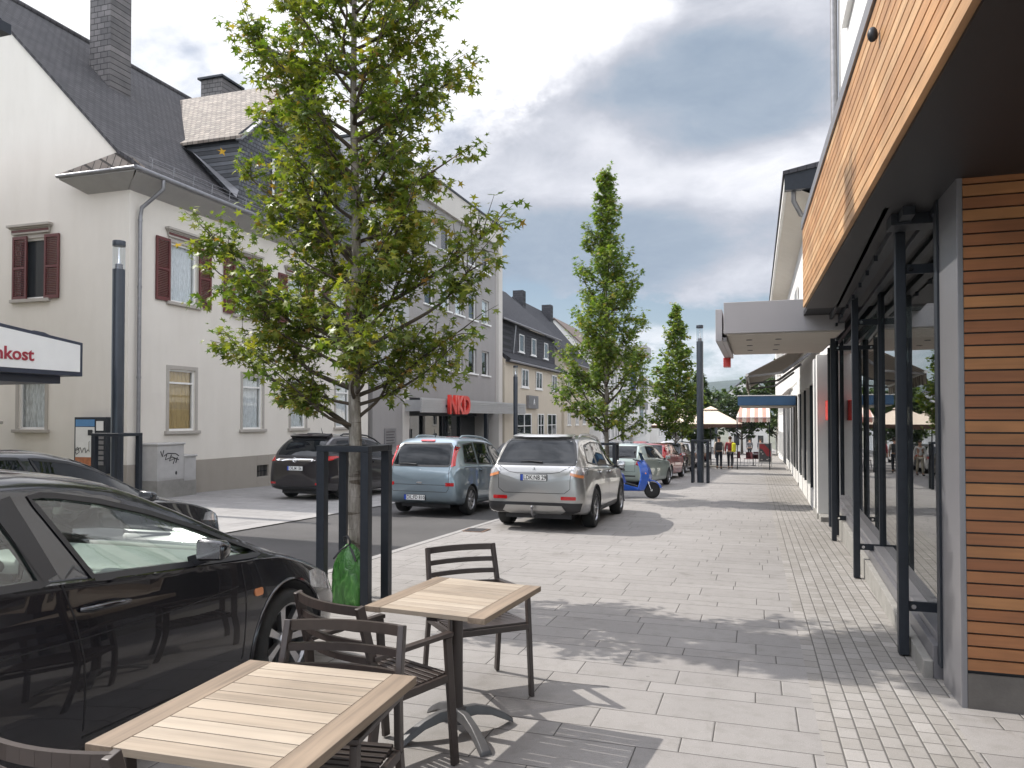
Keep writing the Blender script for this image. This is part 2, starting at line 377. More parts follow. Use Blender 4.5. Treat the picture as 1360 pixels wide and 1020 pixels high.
ROT_NEGX=Euler((R(90),0,R(-90)))

# ------------------------------------------------------------------ camera, sun, sky
cam=bpy.data.cameras.new('camera'); co=bpy.data.objects.new('camera',cam); COL.objects.link(co); scn.camera=co
F_=1010.; pitch=R(1.1)
cam.sensor_width=36; cam.lens=36*F_/1360; cam.clip_start=.05; cam.clip_end=6000
cam.shift_y=(45-F_*math.tan(pitch))/1360
co.location=(0,0,1.6); co.rotation_euler=Euler((R(90)+pitch,0,R(17.8)),'XYZ')
scn.view_settings.view_transform='Standard'; scn.view_settings.look='None'; scn.view_settings.exposure=.47; scn.view_settings.gamma=1
scn.render.resolution_x=1024; scn.render.resolution_y=768
scn.cycles.max_bounces=8; scn.cycles.transparent_max_bounces=12; scn.cycles.glossy_bounces=4; scn.cycles.diffuse_bounces=3
scn.cycles.sample_clamp_indirect=6.; scn.cycles.caustics_reflective=False; scn.cycles.caustics_refractive=False
SUN_EL=R(47); sd=Vector((1,-.09,0)).normalized()*math.cos(SUN_EL); sdir=Vector((sd.x,sd.y,-math.sin(SUN_EL)))   # direction light travels
sl=bpy.data.lights.new('sun','SUN'); sl.energy=3.95; sl.angle=R(.55); sl.color=(1,.955,.89)
so=bpy.data.objects.new('sun',sl); COL.objects.link(so); so.rotation_euler=sdir.to_track_quat('-Z','Y').to_euler(); so.location=(-20,5,30)
w=bpy.data.worlds.new('World'); scn.world=w; w.use_nodes=True; nt=w.node_tree; bg=nt.nodes['Background']
sky=N(nt,'ShaderNodeTexSky',sky_type='NISHITA',sun_disc=False,sun_elevation=SUN_EL,sun_rotation=math.atan2(-sdir.x,-sdir.y),altitude=200.,air_density=1.,dust_density=1.2,ozone_density=1.)
tc=N(nt,'ShaderNodeTexCoord'); gen=tc.outputs['Generated']
def WM(op,*a):
    n=N(nt,'ShaderNodeMath',operation=op)
    for i,v in enumerate(a):
        if isinstance(v,(int,float)): n.inputs[i].default_value=v
        else: nt.links.new(v,n.inputs[i])
    return n.outputs[0]
sp=N(nt,'ShaderNodeSeparateXYZ'); nt.links.new(gen,sp.inputs[0])
# clouds on a plane overhead: direction / (z + offset)
zz=WM('ADD',WM('MAXIMUM',sp.outputs[2],0.),.16)
cb=N(nt,'ShaderNodeCombineXYZ'); nt.links.new(WM('DIVIDE',sp.outputs[0],zz),cb.inputs[0]); nt.links.new(WM('DIVIDE',sp.outputs[1],zz),cb.inputs[1])
def wnoise(scale,detail,rough,off=(0,0,0),dist=0.):
    mp=N(nt,'ShaderNodeMapping'); mp.inputs['Location'].default_value=off; nt.links.new(cb.outputs[0],mp.inputs['Vector'])
    n=N(nt,'ShaderNodeTexNoise',Scale=scale,Detail=detail,Roughness=rough,Distortion=dist); nt.links.new(mp.outputs[0],n.inputs['Vector']); return n.outputs['Fac']
cov=wnoise(1.1,9.,.58,(3.1,1.7,0),.25)
def blob(d,r0,r1,gain=1.):
    """smooth mask round a direction of the sky, its rim broken up by noise"""
    v=Vector(d).normalized()
    dp=N(nt,'ShaderNodeVectorMath',operation='DOT_PRODUCT'); nt.links.new(gen,dp.inputs[0]); dp.inputs[1].default_value=v
    ang=WM('ARCCOSINE',WM('MINIMUM',dp.outputs['Value'],1.))
    ang=WM('ADD',ang,WM('MULTIPLY',WM('SUBTRACT',edge,.5),.30))
    mr=N(nt,'ShaderNodeMapRange',interpolation_type='SMOOTHSTEP'); nt.links.new(ang,mr.inputs['Value'])
    mr.inputs['From Min'].default_value=R(r0); mr.inputs['From Max'].default_value=R(r1); mr.inputs['To Min'].default_value=gain; mr.inputs['To Max'].default_value=0
    return mr.outputs[0]
edge=wnoise(2.6,7.,.6,(8,2,0),.3)
def pxdir(u,v):
    p=pitch; yaw=R(17.8); fw0=Vector((-math.sin(yaw),math.cos(yaw),0)); rt=Vector((math.cos(yaw),math.sin(yaw),0)); z=Vector((0,0,1))
    fw=fw0*math.cos(p)+z*math.sin(p); up=z*math.cos(p)-fw0*math.sin(p)
    return fw*F_+rt*(u-680)+up*(510+(45-F_*math.tan(p))-v)
az=WM('MULTIPLY',WM('ARCTAN2',sp.outputs[0],sp.outputs[1]),180/PI)
el=WM('MULTIPLY',WM('ARCSINE',sp.outputs[2]),180/PI)
mpd=N(nt,'ShaderNodeMapping'); mpd.inputs['Scale'].default_value=(1,1,2.1); nt.links.new(gen,mpd.inputs['Vector'])
def dnoise(sc,det,ro,dist=0.):
    n=N(nt,'ShaderNodeTexNoise',Scale=sc,Detail=det,Roughness=ro,Distortion=dist); nt.links.new(mpd.outputs[0],n.inputs['Vector']); return n.outputs['Fac']
edge=dnoise(3.6,12.,.62,.3)
fine=dnoise(7.,12.,.66,.35)
cov=WM('ADD',WM('MULTIPLY',cov,.45),WM('MULTIPLY',dnoise(2.3,8.,.55,.3),.55))
def ell(a0,e0,ra,re,gain,jit=.9):
    da=WM('DIVIDE',WM('SUBTRACT',az,a0),ra); de=WM('DIVIDE',WM('SUBTRACT',el,e0),re)
    d=WM('SQRT',WM('ADD',WM('MULTIPLY',da,da),WM('MULTIPLY',de,de)))
    d=WM('ADD',d,WM('MULTIPLY',WM('SUBTRACT',edge,.5),jit*2.2))
    mr=N(nt,'ShaderNodeMapRange',interpolation_type='SMOOTHSTEP'); nt.links.new(d,mr.inputs['Value'])
    mr.inputs['From Min'].default_value=.62; mr.inputs['From Max'].default_value=1.2; mr.inputs['To Min'].default_value=gain; mr.inputs['To Max'].default_value=0
    return mr.outputs[0]
def clampv(x,a,b): return WM('MINIMUM',WM('MAXIMUM',x,a),b)
bright=WM('ADD',ell(-38,25,20,13,.75),WM('ADD',ell(-19,31,13,8,.6),WM('ADD',ell(-9,20.5,5,2.6,.12,.6),ell(3,17,8,2.6,.12,.6))))
dark=WM('ADD',ell(-3,22.5,10,4.6,.42,.45),WM('ADD',ell(-13,12.4,14,3.9,.38,.4),WM('ADD',ell(4,13.5,5,3.0,.15,.5),ell(-25,14,8,8,.10))))
L=WM('ADD',WM('SUBTRACT',WM('ADD',.70,bright),dark),WM('MULTIPLY',WM('SUBTRACT',cov,.5),.7))
L=WM('ADD',L,WM('MULTIPLY',WM('SUBTRACT',fine,.5),.60))
L=clampv(L,.20,1.25)
# shaded undersides are blue-grey, thin parts white
ccol=ramp(nt,WM('DIVIDE',L,1.25),[(.12,(.27,.35,.46)),(.32,(.38,.45,.55)),(.48,(.52,.545,.62)),(.70,(.84,.85,.91)),(.92,(1.18,1.18,1.2))])
# where there is cloud at all: everything above about 9 degrees, plus a low bank of cumulus
e2=WM('ADD',el,WM('MULTIPLY',WM('SUBTRACT',edge,.5),9.))
def sstep(x,a,b):
    mr=N(nt,'ShaderNodeMapRange',interpolation_type='SMOOTHSTEP'); nt.links.new(x,mr.inputs['Value']); mr.inputs['From Min'].default_value=a; mr.inputs['From Max'].default_value=b; return mr.outputs[0]
deck=sstep(e2,9.0,10.0)
gap=WM('MULTIPLY',sstep(cov,.44,.34),.75)
deck=WM('MULTIPLY',deck,WM('SUBTRACT',1.,gap))
low=WM('MULTIPLY',WM('ADD',ell(-2,4.6,6,1.9,1.,.7),ell(-7.5,5.8,2.3,1.3,.9,.8)),sstep(fine,.36,.55))
low=WM('MAXIMUM',low,WM('MULTIPLY',ell(-9,10.2,1.6,1.2,.8,.5),1.))
skyc=N(nt,'ShaderNodeVectorMath',operation='SCALE'); nt.links.new(sky.outputs[0],skyc.inputs[0]); skyc.inputs['Scale'].default_value=.085
# thin haze whitens the clear sky towards the horizon
hz=sstep(el,22.,-2.)
clear=mixc(nt,WM('MULTIPLY',hz,.38),skyc.outputs[0],(.60,.74,.86))
c1=mixc(nt,clampv(low,0.,1.),clear,(.80,.83,.88))
c2=mixc(nt,clampv(deck,0.,1.),c1,ccol)
# clouds out of view, behind and overhead, brightened as added fill for shaded walls
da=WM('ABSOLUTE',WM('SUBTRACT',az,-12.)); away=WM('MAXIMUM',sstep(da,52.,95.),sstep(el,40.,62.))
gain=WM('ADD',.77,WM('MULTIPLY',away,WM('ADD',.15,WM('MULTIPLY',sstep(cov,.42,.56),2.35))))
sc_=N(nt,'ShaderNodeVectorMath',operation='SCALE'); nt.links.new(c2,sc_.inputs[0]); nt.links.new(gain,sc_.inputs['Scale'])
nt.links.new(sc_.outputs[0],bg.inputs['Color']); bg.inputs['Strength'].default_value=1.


# ------------------------------------------------------------------ ground
def ground_sheet():
    ys=[-80,-60]+list(range(-50,200,10))+[200,260,400,800,1500,3000]; xs=[-3000,-800,-200,-60,-20,20,60,200,800,3000]
    m=MB(); n=len(xs)
    for y in ys:
        for x in xs: m.v.append((x,y,gz(y)-.02))
    for j in range(len(ys)-1):
        for i in range(n-1): m.f.append((j*n+i,j*n+i+1,(j+1)*n+i+1,(j+1)*n+i)); m.m.append(0)
    o=m.build('ground','earth',smooth=60); tag(o,kind='structure')
ground_sheet()
def strip(name,mat,x0,x1,y0,y1,dz):
    m=MB(); ys=[y0]+[y for y in (0,) if y0<y<y1]+[y1]
    m.add([(x0,y0,gz(y0)+dz),(x1,y0,gz(y0)+dz),(x1,y1,gz(y1)+dz),(x0,y1,gz(y1)+dz)],[(0,1,2,3)])
    return tag(m.build(name,mat),kind='structure')
RX0,RX1=-8.35,-4.88
strip('road','asphalt',RX0,RX1,-30,190,-.016)
strip('pavement','slabs',RX1+.0,.32,-30,190,0.)
strip('paver_strip','pavers',.32,1.07,4.2,5.4,.0)
strip('paver_strip_far','pavers',.32,3.0,5.4,190,.0)
strip('pavement_corner','slabs',1.07,9,-30,5.4,.0)
strip('paver_strip_near','pavers',.32,1.07,-30,4.2,.0)
strip('pavement_left','slabs_left',-15.4,RX0-.36,-30,190,0.)
strip('kerb_strip','kerb',RX0-.36,RX0,-30,190,.002)
# joint shadow between slabs and kerb: a low step down to the asphalt
m=MB(); m.box(RX1,RX1+.10,-30,190,-5,5)
def kerb(name,x0,x1,top):
    m=MB(); m.hexa([(x0,-30,gz(-30)-.1),(x1,-30,gz(-30)-.1),(x1,190,gz(190)-.1),(x0,190,gz(190)-.1),(x0,-30,gz(-30)+top),(x1,-30,gz(-30)+top),(x1,190,gz(190)+top),(x0,190,gz(190)+top)])
    tag(m.build(name,'kerb'),kind='structure')
kerb('kerb_right',RX1-.012,RX1+.10,.006)
# drain grating at the road edge
t=thing('drain_cover','rust brown drain grating set in the slabs at the road edge','drain cover',(-4.62,12.35,gz(12.35)))
m=MB(); m.box(-.2,.2,-.2,.2,.002,.012); fr=m.build('frame',pbr('rusty_iron',(.16,.10,.07),.7,.3,.3,20),t)
m=MB()
for i in range(9): m.box(-.16,.16,-.165+i*.04,-.165+i*.04+.018,.013,.017)
m.build('bar_grid','cast_iron',t)
# wooded hill beyond the town
def hill():
    m=MB(); nx,ny=90,14
    r=random.Random(3)
    for j in range(ny):
        for i in range(nx):
            x=-1500+3000*i/(nx-1); t=j/(ny-1); y=900+t*700
            h=(72+14*math.sin(x*.0021+.6)+6*math.sin(x*.009)+r.uniform(-1,1)*1.2)*math.sin(min(1,t*1.15)*PI/2)
            m.v.append((x,y,-6+h))
    for j in range(ny-1):
        for i in range(nx-1): m.f.append((j*nx+i,j*nx+i+1,(j+1)*nx+i+1,(j+1)*nx+i)); m.m.append(0)
    mt,nt_,b=new_mat('wooded_hillside'); b.inputs['Roughness'].default_value=1
    v=coords(nt_,'Object',(1,1,2.5)); n=N(nt_,'ShaderNodeTexVoronoi',Scale=.06); nt_.links.new(v,n.inputs['Vector'])
    n2=N(nt_,'ShaderNodeTexNoise',Scale=.012,Detail=6.); nt_.links.new(v,n2.inputs['Vector'])
    a=ramp(nt_,n.outputs['Distance'],[(0,(.045,.065,.05)),(1,(.012,.022,.022))])
    nt_.links.new(mixc(nt_,.6,a,ramp(nt_,n2.outputs['Fac'],[(.35,(.6,.65,.7)),(.65,(1.3,1.3,1.1))]),'MULTIPLY'),b.inputs['Base Color'])
    tag(m.build('hill',mt,smooth=80),kind='structure')
hill()

# ------------------------------------------------------------------ window builder (on a wall at constant X facing +X, or constant Y facing -Y)
def window(parent,face,c,u0,u1,z0,z1,sill=True,surround=None,cross=False,curtain='curtain',depth=.10,pane='pane',fw=.055,tilt=False,transom=.28,name='window',lintel=False,recess=None,frame='white_frame'):
    """face 'x+' : wall plane X=c seen from +X; 'x-' from -X; 'y-' : plane Y=c seen from -Y. u runs along the wall."""
    s={'x+':1,'x-':-1,'y-':-1}[face]
    def bx(m,a0,a1,d0,d1,b0,b1):   # a along wall, d outward from the wall plane
        p,q=c+s*d0,c+s*d1
        if face[0]=='x': m.box(p,q,a0,a1,b0,b1)
        else: m.box(a0,a1,p,q,b0,b1)
    rc=-depth if recess is None else -recess
    m=MB()
    bx(m,u0,u1,rc,rc+.05,z0,z0+fw); bx(m,u0,u1,rc,rc+.05,z1-fw,z1)
    bx(m,u0,u0+fw,rc,rc+.052,z0+fw,z1-fw); bx(m,u1-fw,u1,rc,rc+.052,z0+fw,z1-fw)
    if transom: zt=z1-(z1-z0)*transom; bx(m,u0+fw,u1-fw,rc,rc+.06,zt-.025,zt+.025)
    if cross: uc=(u0+u1)/2; bx(m,uc-.03,uc+.03,rc+.001,rc+.056,z0+fw,z1-fw)
    w_=m.build(name,frame,parent,world=True)
    m=MB(); bx(m,u0+fw,u1-fw,rc+.012,rc+.018,z0+fw,z1-fw)
    g=m.build('pane',pane,w_); g.data.transform(Matrix.Translation(-parent.location))
    if curtain:
        m=MB(); n=18
        vs=[];
        for i in range(n+1):
            a=u0+(u1-u0)*i/n; d=rc-.05-.02*math.sin(i*2.2)
            for z in (z0,z1):
                vs.append((c+s*d,a,z) if face[0]=='x' else (a,c+s*d,z))
        m.add(vs,[(2*i,2*i+2,2*i+3,2*i+1) for i in range(n)])
        o=m.build('curtain',curtain,w_); o.data.transform(Matrix.Translation(-parent.location))
    if surround:
        m=MB(); e=.10
        bx(m,u0-e,u0-.001,-depth-.02,.018,z0,z1+e); bx(m,u1+.001,u1+e,-depth-.02,.018,z0,z1+e); bx(m,u0-.001,u1+.001,-depth-.02,.016,z1+.001,z1+e)
        o=m.build('surround',surround,w_); o.data.transform(Matrix.Translation(-parent.location))
    if sill:
        m=MB(); bx(m,u0-.16,u1+.16,-depth,.09,z0-.09,z0-.002)
        o=m.build('sill','stone' if sill is True else sill,w_,bevel=.008); o.data.transform(Matrix.Translation(-parent.location))
    if lintel:
        m=MB(); bx(m,u0-.14,u1+.14,0.019,.06,z1+.12,z1+.30); bx(m,u0-.22,u1+.22,.0,.15,z1+.30,z1+.36); bx(m,u0-.18,u1+.18,.0,.10,z1+.26,z1+.298)
        m.use('red_wood'); bx(m,u0-.13,u1+.13,.055,.066,z1+.17,z1+.23); m.mats.insert(0,'stone'); m.m=[0 if k<18 else 1 for k in range(len(m.f))]
        o=m.build('lintel_cornice',None,w_); o.data.transform(Matrix.Translation(-parent.location))
    return w_
def shutter(parent,face,c,u0,u1,z0,z1,name='shutter',swing=0.):
    s=1 if face=='x+' else -1
    m=MB()
    def bx(a0,a1,d0,d1,b0,b1):
        if face[0]=='x': m.box(c+s*d0,c+s*d1,a0,a1,b0,b1)
        else: m.box(a0,a1,c+s*d0,c+s*d1,b0,b1)
    f=.06
    bx(u0,u0+f,.02,.06,z0,z1); bx(u1-f,u1,.02,.06,z0,z1)
    bx(u0+f,u1-f,.02,.06,z0,z0+.09); bx(u0+f,u1-f,.02,.06,z1-.08,z1); zm=(z0+z1)/2; bx(u0+f,u1-f,.021,.058,zm-.03,zm+.03)
    n=int((z1-z0-.17)/.045)
    for i in range(n):
        z=z0+.09+(i+.5)*(z1-z0-.17)/n
        if abs(z-zm)<.04: continue
        if face[0]=='x': m.hexa([(c+s*.024,u0+f,z-.002),(c+s*.055,u0+f,z-.028),(c+s*.055,u1-f,z-.028),(c+s*.024,u1-f,z-.002),(c+s*.024,u0+f,z+.008),(c+s*.055,u0+f,z-.018),(c+s*.055,u1-f,z-.018),(c+s*.024,u1-f,z+.008)])
        else: m.hexa([(u0+f,c+s*.024,z-.002),(u0+f,c+s*.055,z-.028),(u1-f,c+s*.055,z-.028),(u1-f,c+s*.024,z-.002),(u0+f,c+s*.024,z+.008),(u0+f,c+s*.055,z-.018),(u1-f,c+s*.055,z-.018),(u1-f,c+s*.024,z+.008)])
    return m.build(name,'red_wood',parent,world=True)
def wall_x(parent,name,mat,c,u0,u1,z0,z1,holes,s=1,depth=.18):
    """wall slab on plane X=c (outer face), with rectangular holes (u0,u1,z0,z1): built as a grid of blocks with open cells."""
    us=sorted({u0,u1,*[h[0] for h in holes],*[h[1] for h in holes]}); zs=sorted({z0,z1,*[h[2] for h in holes],*[h[3] for h in holes]})
    us=[u for u in us if u0<=u<=u1]; zs=[z for z in zs if z0<=z<=z1]
    def hole(a,b): return any(h[0]<a<h[1] and h[2]<b<h[3] for h in holes)
    m=MB(); nu,nz=len(us)-1,len(zs)-1
    H=[[hole((us[i]+us[i+1])/2,(zs[k]+zs[k+1])/2) for k in range(nz)] for i in range(nu)]
    P=lambda d,u,z:(c-s*d,u,z)
    for i in range(nu):
        for k in range(nz):
            if H[i][k]: continue
            a0,a1,b0,b1=us[i],us[i+1],zs[k],zs[k+1]
            m.add([P(0,a0,b0),P(0,a1,b0),P(0,a1,b1),P(0,a0,b1)],[(0,1,2,3) if s>0 else (3,2,1,0)])
            if i+1<nu and H[i+1][k] : m.add([P(0,a1,b0),P(depth,a1,b0),P(depth,a1,b1),P(0,a1,b1)],[(0,1,2,3)])
            if i>0 and H[i-1][k]: m.add([P(0,a0,b0),P(depth,a0,b0),P(depth,a0,b1),P(0,a0,b1)],[(3,2,1,0)])
            if k+1<nz and H[i][k+1]: m.add([P(0,a0,b1),P(0,a1,b1),P(depth,a1,b1),P(depth,a0,b1)],[(0,1,2,3)])
            if k>0 and H[i][k-1]: m.add([P(0,a0,b0),P(0,a1,b0),P(depth,a1,b0),P(depth,a0,b0)],[(3,2,1,0)])
    return m
def dark_box(m,x0,x1,y0,y1,z0,z1): m.use('dark_room').box(x0,x1,y0,y1,z0,z1)

# ------------------------------------------------------------------ left: cream house with slate roof
def cream_house():
    XF,Y0,Y1=-15.0,15.2,27.6; XB=-27.; GB=-.9
    h=thing('slate_roofed_house','cream house with dark red shutters, tall slate chimney and slate roof','house',(XF-6,21.4,gz(21.4)))
    up=[(16.63,17.63,4.74,6.35),(19.3,20.3,4.74,6.35),(22.0,23.0,4.74,6.35),(24.7,25.7,4.74,6.35)]
    lo=[(16.6,17.6,1.25,2.92),(19.68,20.65,1.25,2.92),(22.2,23.1,1.25,2.92),(25.1,26.1,1.25,2.92)]
    m=wall_x(h,'wall','cream',XF,Y0,Y1,.42,8.05,up+lo)
    # gable end (faces -Y), with two openings
    gx=[(-18.75,-17.72,4.74,6.35),(-18.62,-17.70,1.30,2.92)]
    xs=sorted({XB,XF,*[g[0] for g in gx],*[g[1] for g in gx]}); zs=[.42,1.30,2.92,4.74,6.35,8.05]
    for i in range(len(xs)-1):
        for k in range(5):
            cx,cz=(xs[i]+xs[i+1])/2,(zs[k]+zs[k+1])/2
            if any(g[0]<cx<g[1] and g[2]<cz<g[3] for g in gx): continue
            m.add([(xs[i],Y0,zs[k]),(xs[i+1],Y0,zs[k]),(xs[i+1],Y0,zs[k+1]),(xs[i],Y0,zs[k+1])],[(0,1,2,3)])
    for g in gx:
        m.add([(g[0],Y0,g[2]),(g[0],Y0+.18,g[2]),(g[0],Y0+.18,g[3]),(g[0],Y0,g[3])],[(0,1,2,3)]); m.add([(g[1],Y0,g[2]),(g[1],Y0+.18,g[2]),(g[1],Y0+.18,g[3]),(g[1],Y0,g[3])],[(0,1,2,3)])
        m.add([(g[0],Y0,g[3]),(g[1],Y0,g[3]),(g[1],Y0+.18,g[3]),(g[0],Y0+.18,g[3])],[(0,1,2,3)]); m.add([(g[0],Y0,g[2]),(g[1],Y0,g[2]),(g[1],Y0+.18,g[2]),(g[0],Y0+.18,g[2])],[(0,1,2,3)])
    m.add([(XF,Y0,8.05),(XB,Y0,8.05),(-21,Y0,13.85)],[(0,1,2)])
    m.add([(XF,Y1,.4),(XB,Y1,.4),(XB,Y1,8.05),(-21,Y1,13.85),(XF,Y1,8.05)],[(0,1,2,3,4)])
    m.add([(XB,Y0,.4),(XB,Y1,.4),(XB,Y1,8.05),(XB,Y0,8.05)],[(0,1,2,3)])
    m.build('wall','cream',h,world=True,recalc=False)
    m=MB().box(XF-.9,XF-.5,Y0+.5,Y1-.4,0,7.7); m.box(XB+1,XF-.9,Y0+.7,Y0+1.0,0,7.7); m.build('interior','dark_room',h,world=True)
    # plinth
    m=MB()
    cuts=[(17.0,17.55),(20.35,20.95),(23.8,24.4)]
    ys=[Y0-.04]; 
    for a,b in cuts: ys+= [a,b]
    ys.append(Y1)
    for i in range(0,len(ys),2): m.box(XF-.2,XF+.045,ys[i],ys[i+1],-1.5,.42)
    for a,b in cuts: m.box(XF-.2,XF+.045,a,b,.10,.42); m.box(XF-.2,XF+.045,a,b,-1.5,-.26); m.box(XF-.2,XF-.12,a,b,-.26,.10)
    m.box(XB,XF-.2,Y0-.04,Y0+.1,-1.5,.42)
    m.build('plinth','cream_plinth',h,world=True,bevel=.008)
    for a,b in cuts:
        m=MB()
        for k in range(8): y=a+.04+k*(b-a-.08)/7; m.box(XF-.03,XF-.012,y-.01,y+.01,-.26,.10)
        m.box(XF-.05,XF-.032,a,b,-.1,-.08)
        m.build('cellar_grille','dark_metal',h,world=True)
    for i,q in enumerate(up):
        window(h,'x+',XF,*q,surround='stone',curtain='curtain' ,lintel=True,transom=0,cross=False,name='window')
        shutter(h,'x+',XF,q[0]-.56,q[0]-.06,q[2]-.02,q[3]+.05); shutter(h,'x+',XF,q[1]+.06,q[1]+.56,q[2]-.02,q[3]+.05)
    for i,q in enumerate(lo): window(h,'x+',XF,*q,surround='stone',curtain='curtain_orange' if i==0 else 'curtain',transom=.22,cross=False)
    q=gx[0]; window(h,'y-',Y0,*q,surround='stone',lintel=True,transom=0,pane='pane_dark',curtain=None)
    shutter(h,'y-',Y0,q[0]-.1,q[0]+.40,q[2]-.02,q[3]+.06); shutter(h,'y-',Y0,q[1]-.02,q[1]+.48,q[2]-.02,q[3]+.06)
    q=gx[1]; window(h,'y-',Y0,*q,surround='stone',transom=.2)
    # roof: sheet from eave to ridge, both sides, with slightly kicked eaves
    def roofpt(x): return
    EX,EZ=-14.38,7.72
    prof=[(EX,EZ),(EX-.55,EZ+.42),(XF-.35,8.40),(-21.,14.02)]
    m=MB(); t=.10; ya,yb=Y0-.06,Y1+.12
    back=[(-42-p[0],p[1]) for p in reversed(prof[:-1])]
    ring=prof+back
    for i in range(len(ring)-1):
        a,b=ring[i],ring[i+1]
        m.hexa([(a[0],ya,a[1]-t),(a[0],yb,a[1]-t),(b[0],yb,b[1]-t),(b[0],ya,b[1]-t),(a[0],ya,a[1]),(a[0],yb,a[1]),(b[0],yb,b[1]),(b[0],ya,b[1])])
    rf=m.build('roof','slate_roof',h,world=True)
    # eave box, gutter
    m=MB(); m.add([(XF,Y0-.05,7.35),(XF,Y1,7.35),(EX+.02,Y1,7.62),(EX+.02,Y0-.45,7.62),(EX+.02,Y0-.45,7.72),(EX+.02,Y1,7.72)],[(0,1,2,3),(3,2,5,4)])
    # return of the eave round the gable corner
    m.add([(XF,Y0-.002,7.35),(-16.35,Y0-.002,7.35),(-16.75,Y0-.5,7.62),(EX+.02,Y0-.5,7.62),(-16.75,Y0-.5,7.70),(EX+.02,Y0-.5,7.70),(XF,Y0-.05,7.35)],[(0,1,2,3),(3,2,4,5),(0,3,6)])
    m.build('eave_soffit','soffit',h,world=True)
    m=MB(); m.add([(EX+.05,Y0-.55,7.72),(-16.85,Y0-.55,7.72),(-16.35,Y0-.01,8.16),(-15.35,Y0-.01,8.35),(EX+.05,Y0-.01,7.74),(EX-.5,Y0-.01,8.14)],[(0,1,2,3,5,4)]); m.build('eave_return_roof','slate_roof_y',h,world=True)
    m=MB(); m.tube([(EX+.05,Y0-.5,7.70),(EX+.05,Y1,7.70)],.065,10); m.tube([(EX+.05,Y0-.52,7.70),(-16.8,Y0-.52,7.70)],.05,8); m.build('gutter','zinc',h,world=True,smooth=50)
    m=MB(); m.tube([(EX+.04,15.62,7.66),(EX+.04,15.62,7.42),(EX-.2,15.55,7.2),(XF+.14,15.46,6.95),(XF+.11,15.44,6.7),(XF+.11,15.44,-.42)],.05,10)
    for z in (.5,2.6,4.9,6.6): m.tube([(XF+.11,15.44,z),(XF+.11,15.44,z+.05)],.058,10)
    m.build('downpipe','zinc',h,world=True,smooth=50)
    # snow guard rail
    m=MB()
    for k in range(16):
        y=15.6+k*.75; m.tube([(EX-.32,y,EZ+.2),(EX-.28,y,EZ+.52)],.012,5)
    for dz in (.30,.42,.52): m.tube([(EX-.3,15.5,EZ+dz),(EX-.3,27.3,EZ+dz)],.009,5)
    m.build('snow_guard','zinc',h,world=True)
    # ridge cap
    m=MB(); m.tube([(-21,ya,14.05),(-21,yb,14.05)],.09,8); m.build('ridge_cap','slate_roof',h,world=True,smooth=50)
    # chimney with cap
    m=MB(); m.box(-19.35,-18.55,18.0,18.8,10.5,14.8); ch=m.build('chimney','slate_wall_xz',h,world=True)
    m=MB(); m.box(-19.43,-18.47,17.92,18.88,14.8,14.88); o=m.build('chimney_cap','dark_metal',ch); o.data.transform(Matrix.Translation(-h.location))
    m=MB(); m.box(-21.3,-20.3,25.2,26.4,13,15.25); ch=m.build('chimney','slate_wall_xz',h,world=True)
    m=MB(); m.box(-21.4,-20.2,25.1,26.5,15.25,15.33); o=m.build('chimney_cap','dark_metal',ch); o.data.transform(Matrix.Translation(-h.location))
    # cross gable facing the street
    AY,AZ=23.1,13.5; ey,ez=19.55,10.35; ey2=27.0
    m=MB(); xo,xi=-14.95,-20.9
    def sheet(y0,z0,y1,z1,x0a,x0b,t=.09):
        m.hexa([(x0a,y0,z0-t),(xo,y0,z0-t),(xo,y1,z1-t),(x0b,y1,z1-t),(x0a,y0,z0),(xo,y0,z0),(xo,y1,z1),(x0b,y1,z1)])
    sheet(ey-.15,ez-.12,ey+.55,ez+.28,-17.3,-17.8); sheet(ey+.55,ez+.28,AY,AZ,-17.8,-21.2); 
    m.hexa([(-17.2,ey2+.15,ez-.3),(xo,ey2+.15,ez-.3),(xo,AY,AZ-.09),(-21.2,AY,AZ-.09),(-17.2,ey2+.15,ez-.21),(xo,ey2+.15,ez-.21),(xo,AY,AZ),(-21.2,AY,AZ)])
    # swept valley linking the two roofs
    N_=8
    for i in range(N_):
        a0,a1=i/N_*PI/2,(i+1)/N_*PI/2
        def P(a,t): # t 0 bottom .. 1 top
            yy=ey-.15+(AY-ey)*t; z=ez-.12+(AZ-ez)*t
            r=.9*(1-t*.6)
            x=-17.4-3.4*t-r*math.sin(a); y=yy-r*(1-math.cos(a))
            return (x,y,z+.015-.25*(1-math.cos(a))*(1-t))
        for k in range(6):
            t0,t1=k/6,(k+1)/6
            m.add([P(a0,t0),P(a1,t0),P(a1,t1),P(a0,t1)],[(0,1,2,3)])
    m.build('gable_roof','slate_roof_y',h,world=True)
    m=MB(); m.add([(-15.12,ey,8.2),(-15.12,ey2,8.2),(-15.12,ey2,ez-.15),(-15.12,AY,AZ-.1),(-15.12,ey,ez-.0)],[(0,1,2,3,4)])
    m.add([(-15.12,ey,8.2),(-18.3,ey,8.2),(-18.3,ey,ez-.05),(-15.12,ey,ez-.05)],[(0,1,2,3)])
    m.build('gable_wall','slate_wall_yz',h,world=True)
    m=MB()
    for (y0,z0,y1,z1) in ((ey-.15,ez-.2,AY,AZ),(AY,AZ,ey2+.2,ez-.3)): m.bar((-14.99,y0,z0-.05),(-14.99,y1,z1-.05),.05,.2,(1,0,0))
    m.build('barge_board','zinc',h,world=True)
    for (y0,y1) in ((21.2,22.1),(22.6,23.5),(24.0,24.9)): window(h,'x+',-15.10,y0,y1,8.9,10.4,recess=-.03,sill=False,transom=0,curtain=None,pane='pane_dark')
    window(h,'x+',-15.10,22.6,23.6,11.2,12.3,recess=-.03,sill=False,transom=0,curtain=None,pane='pane_dark')
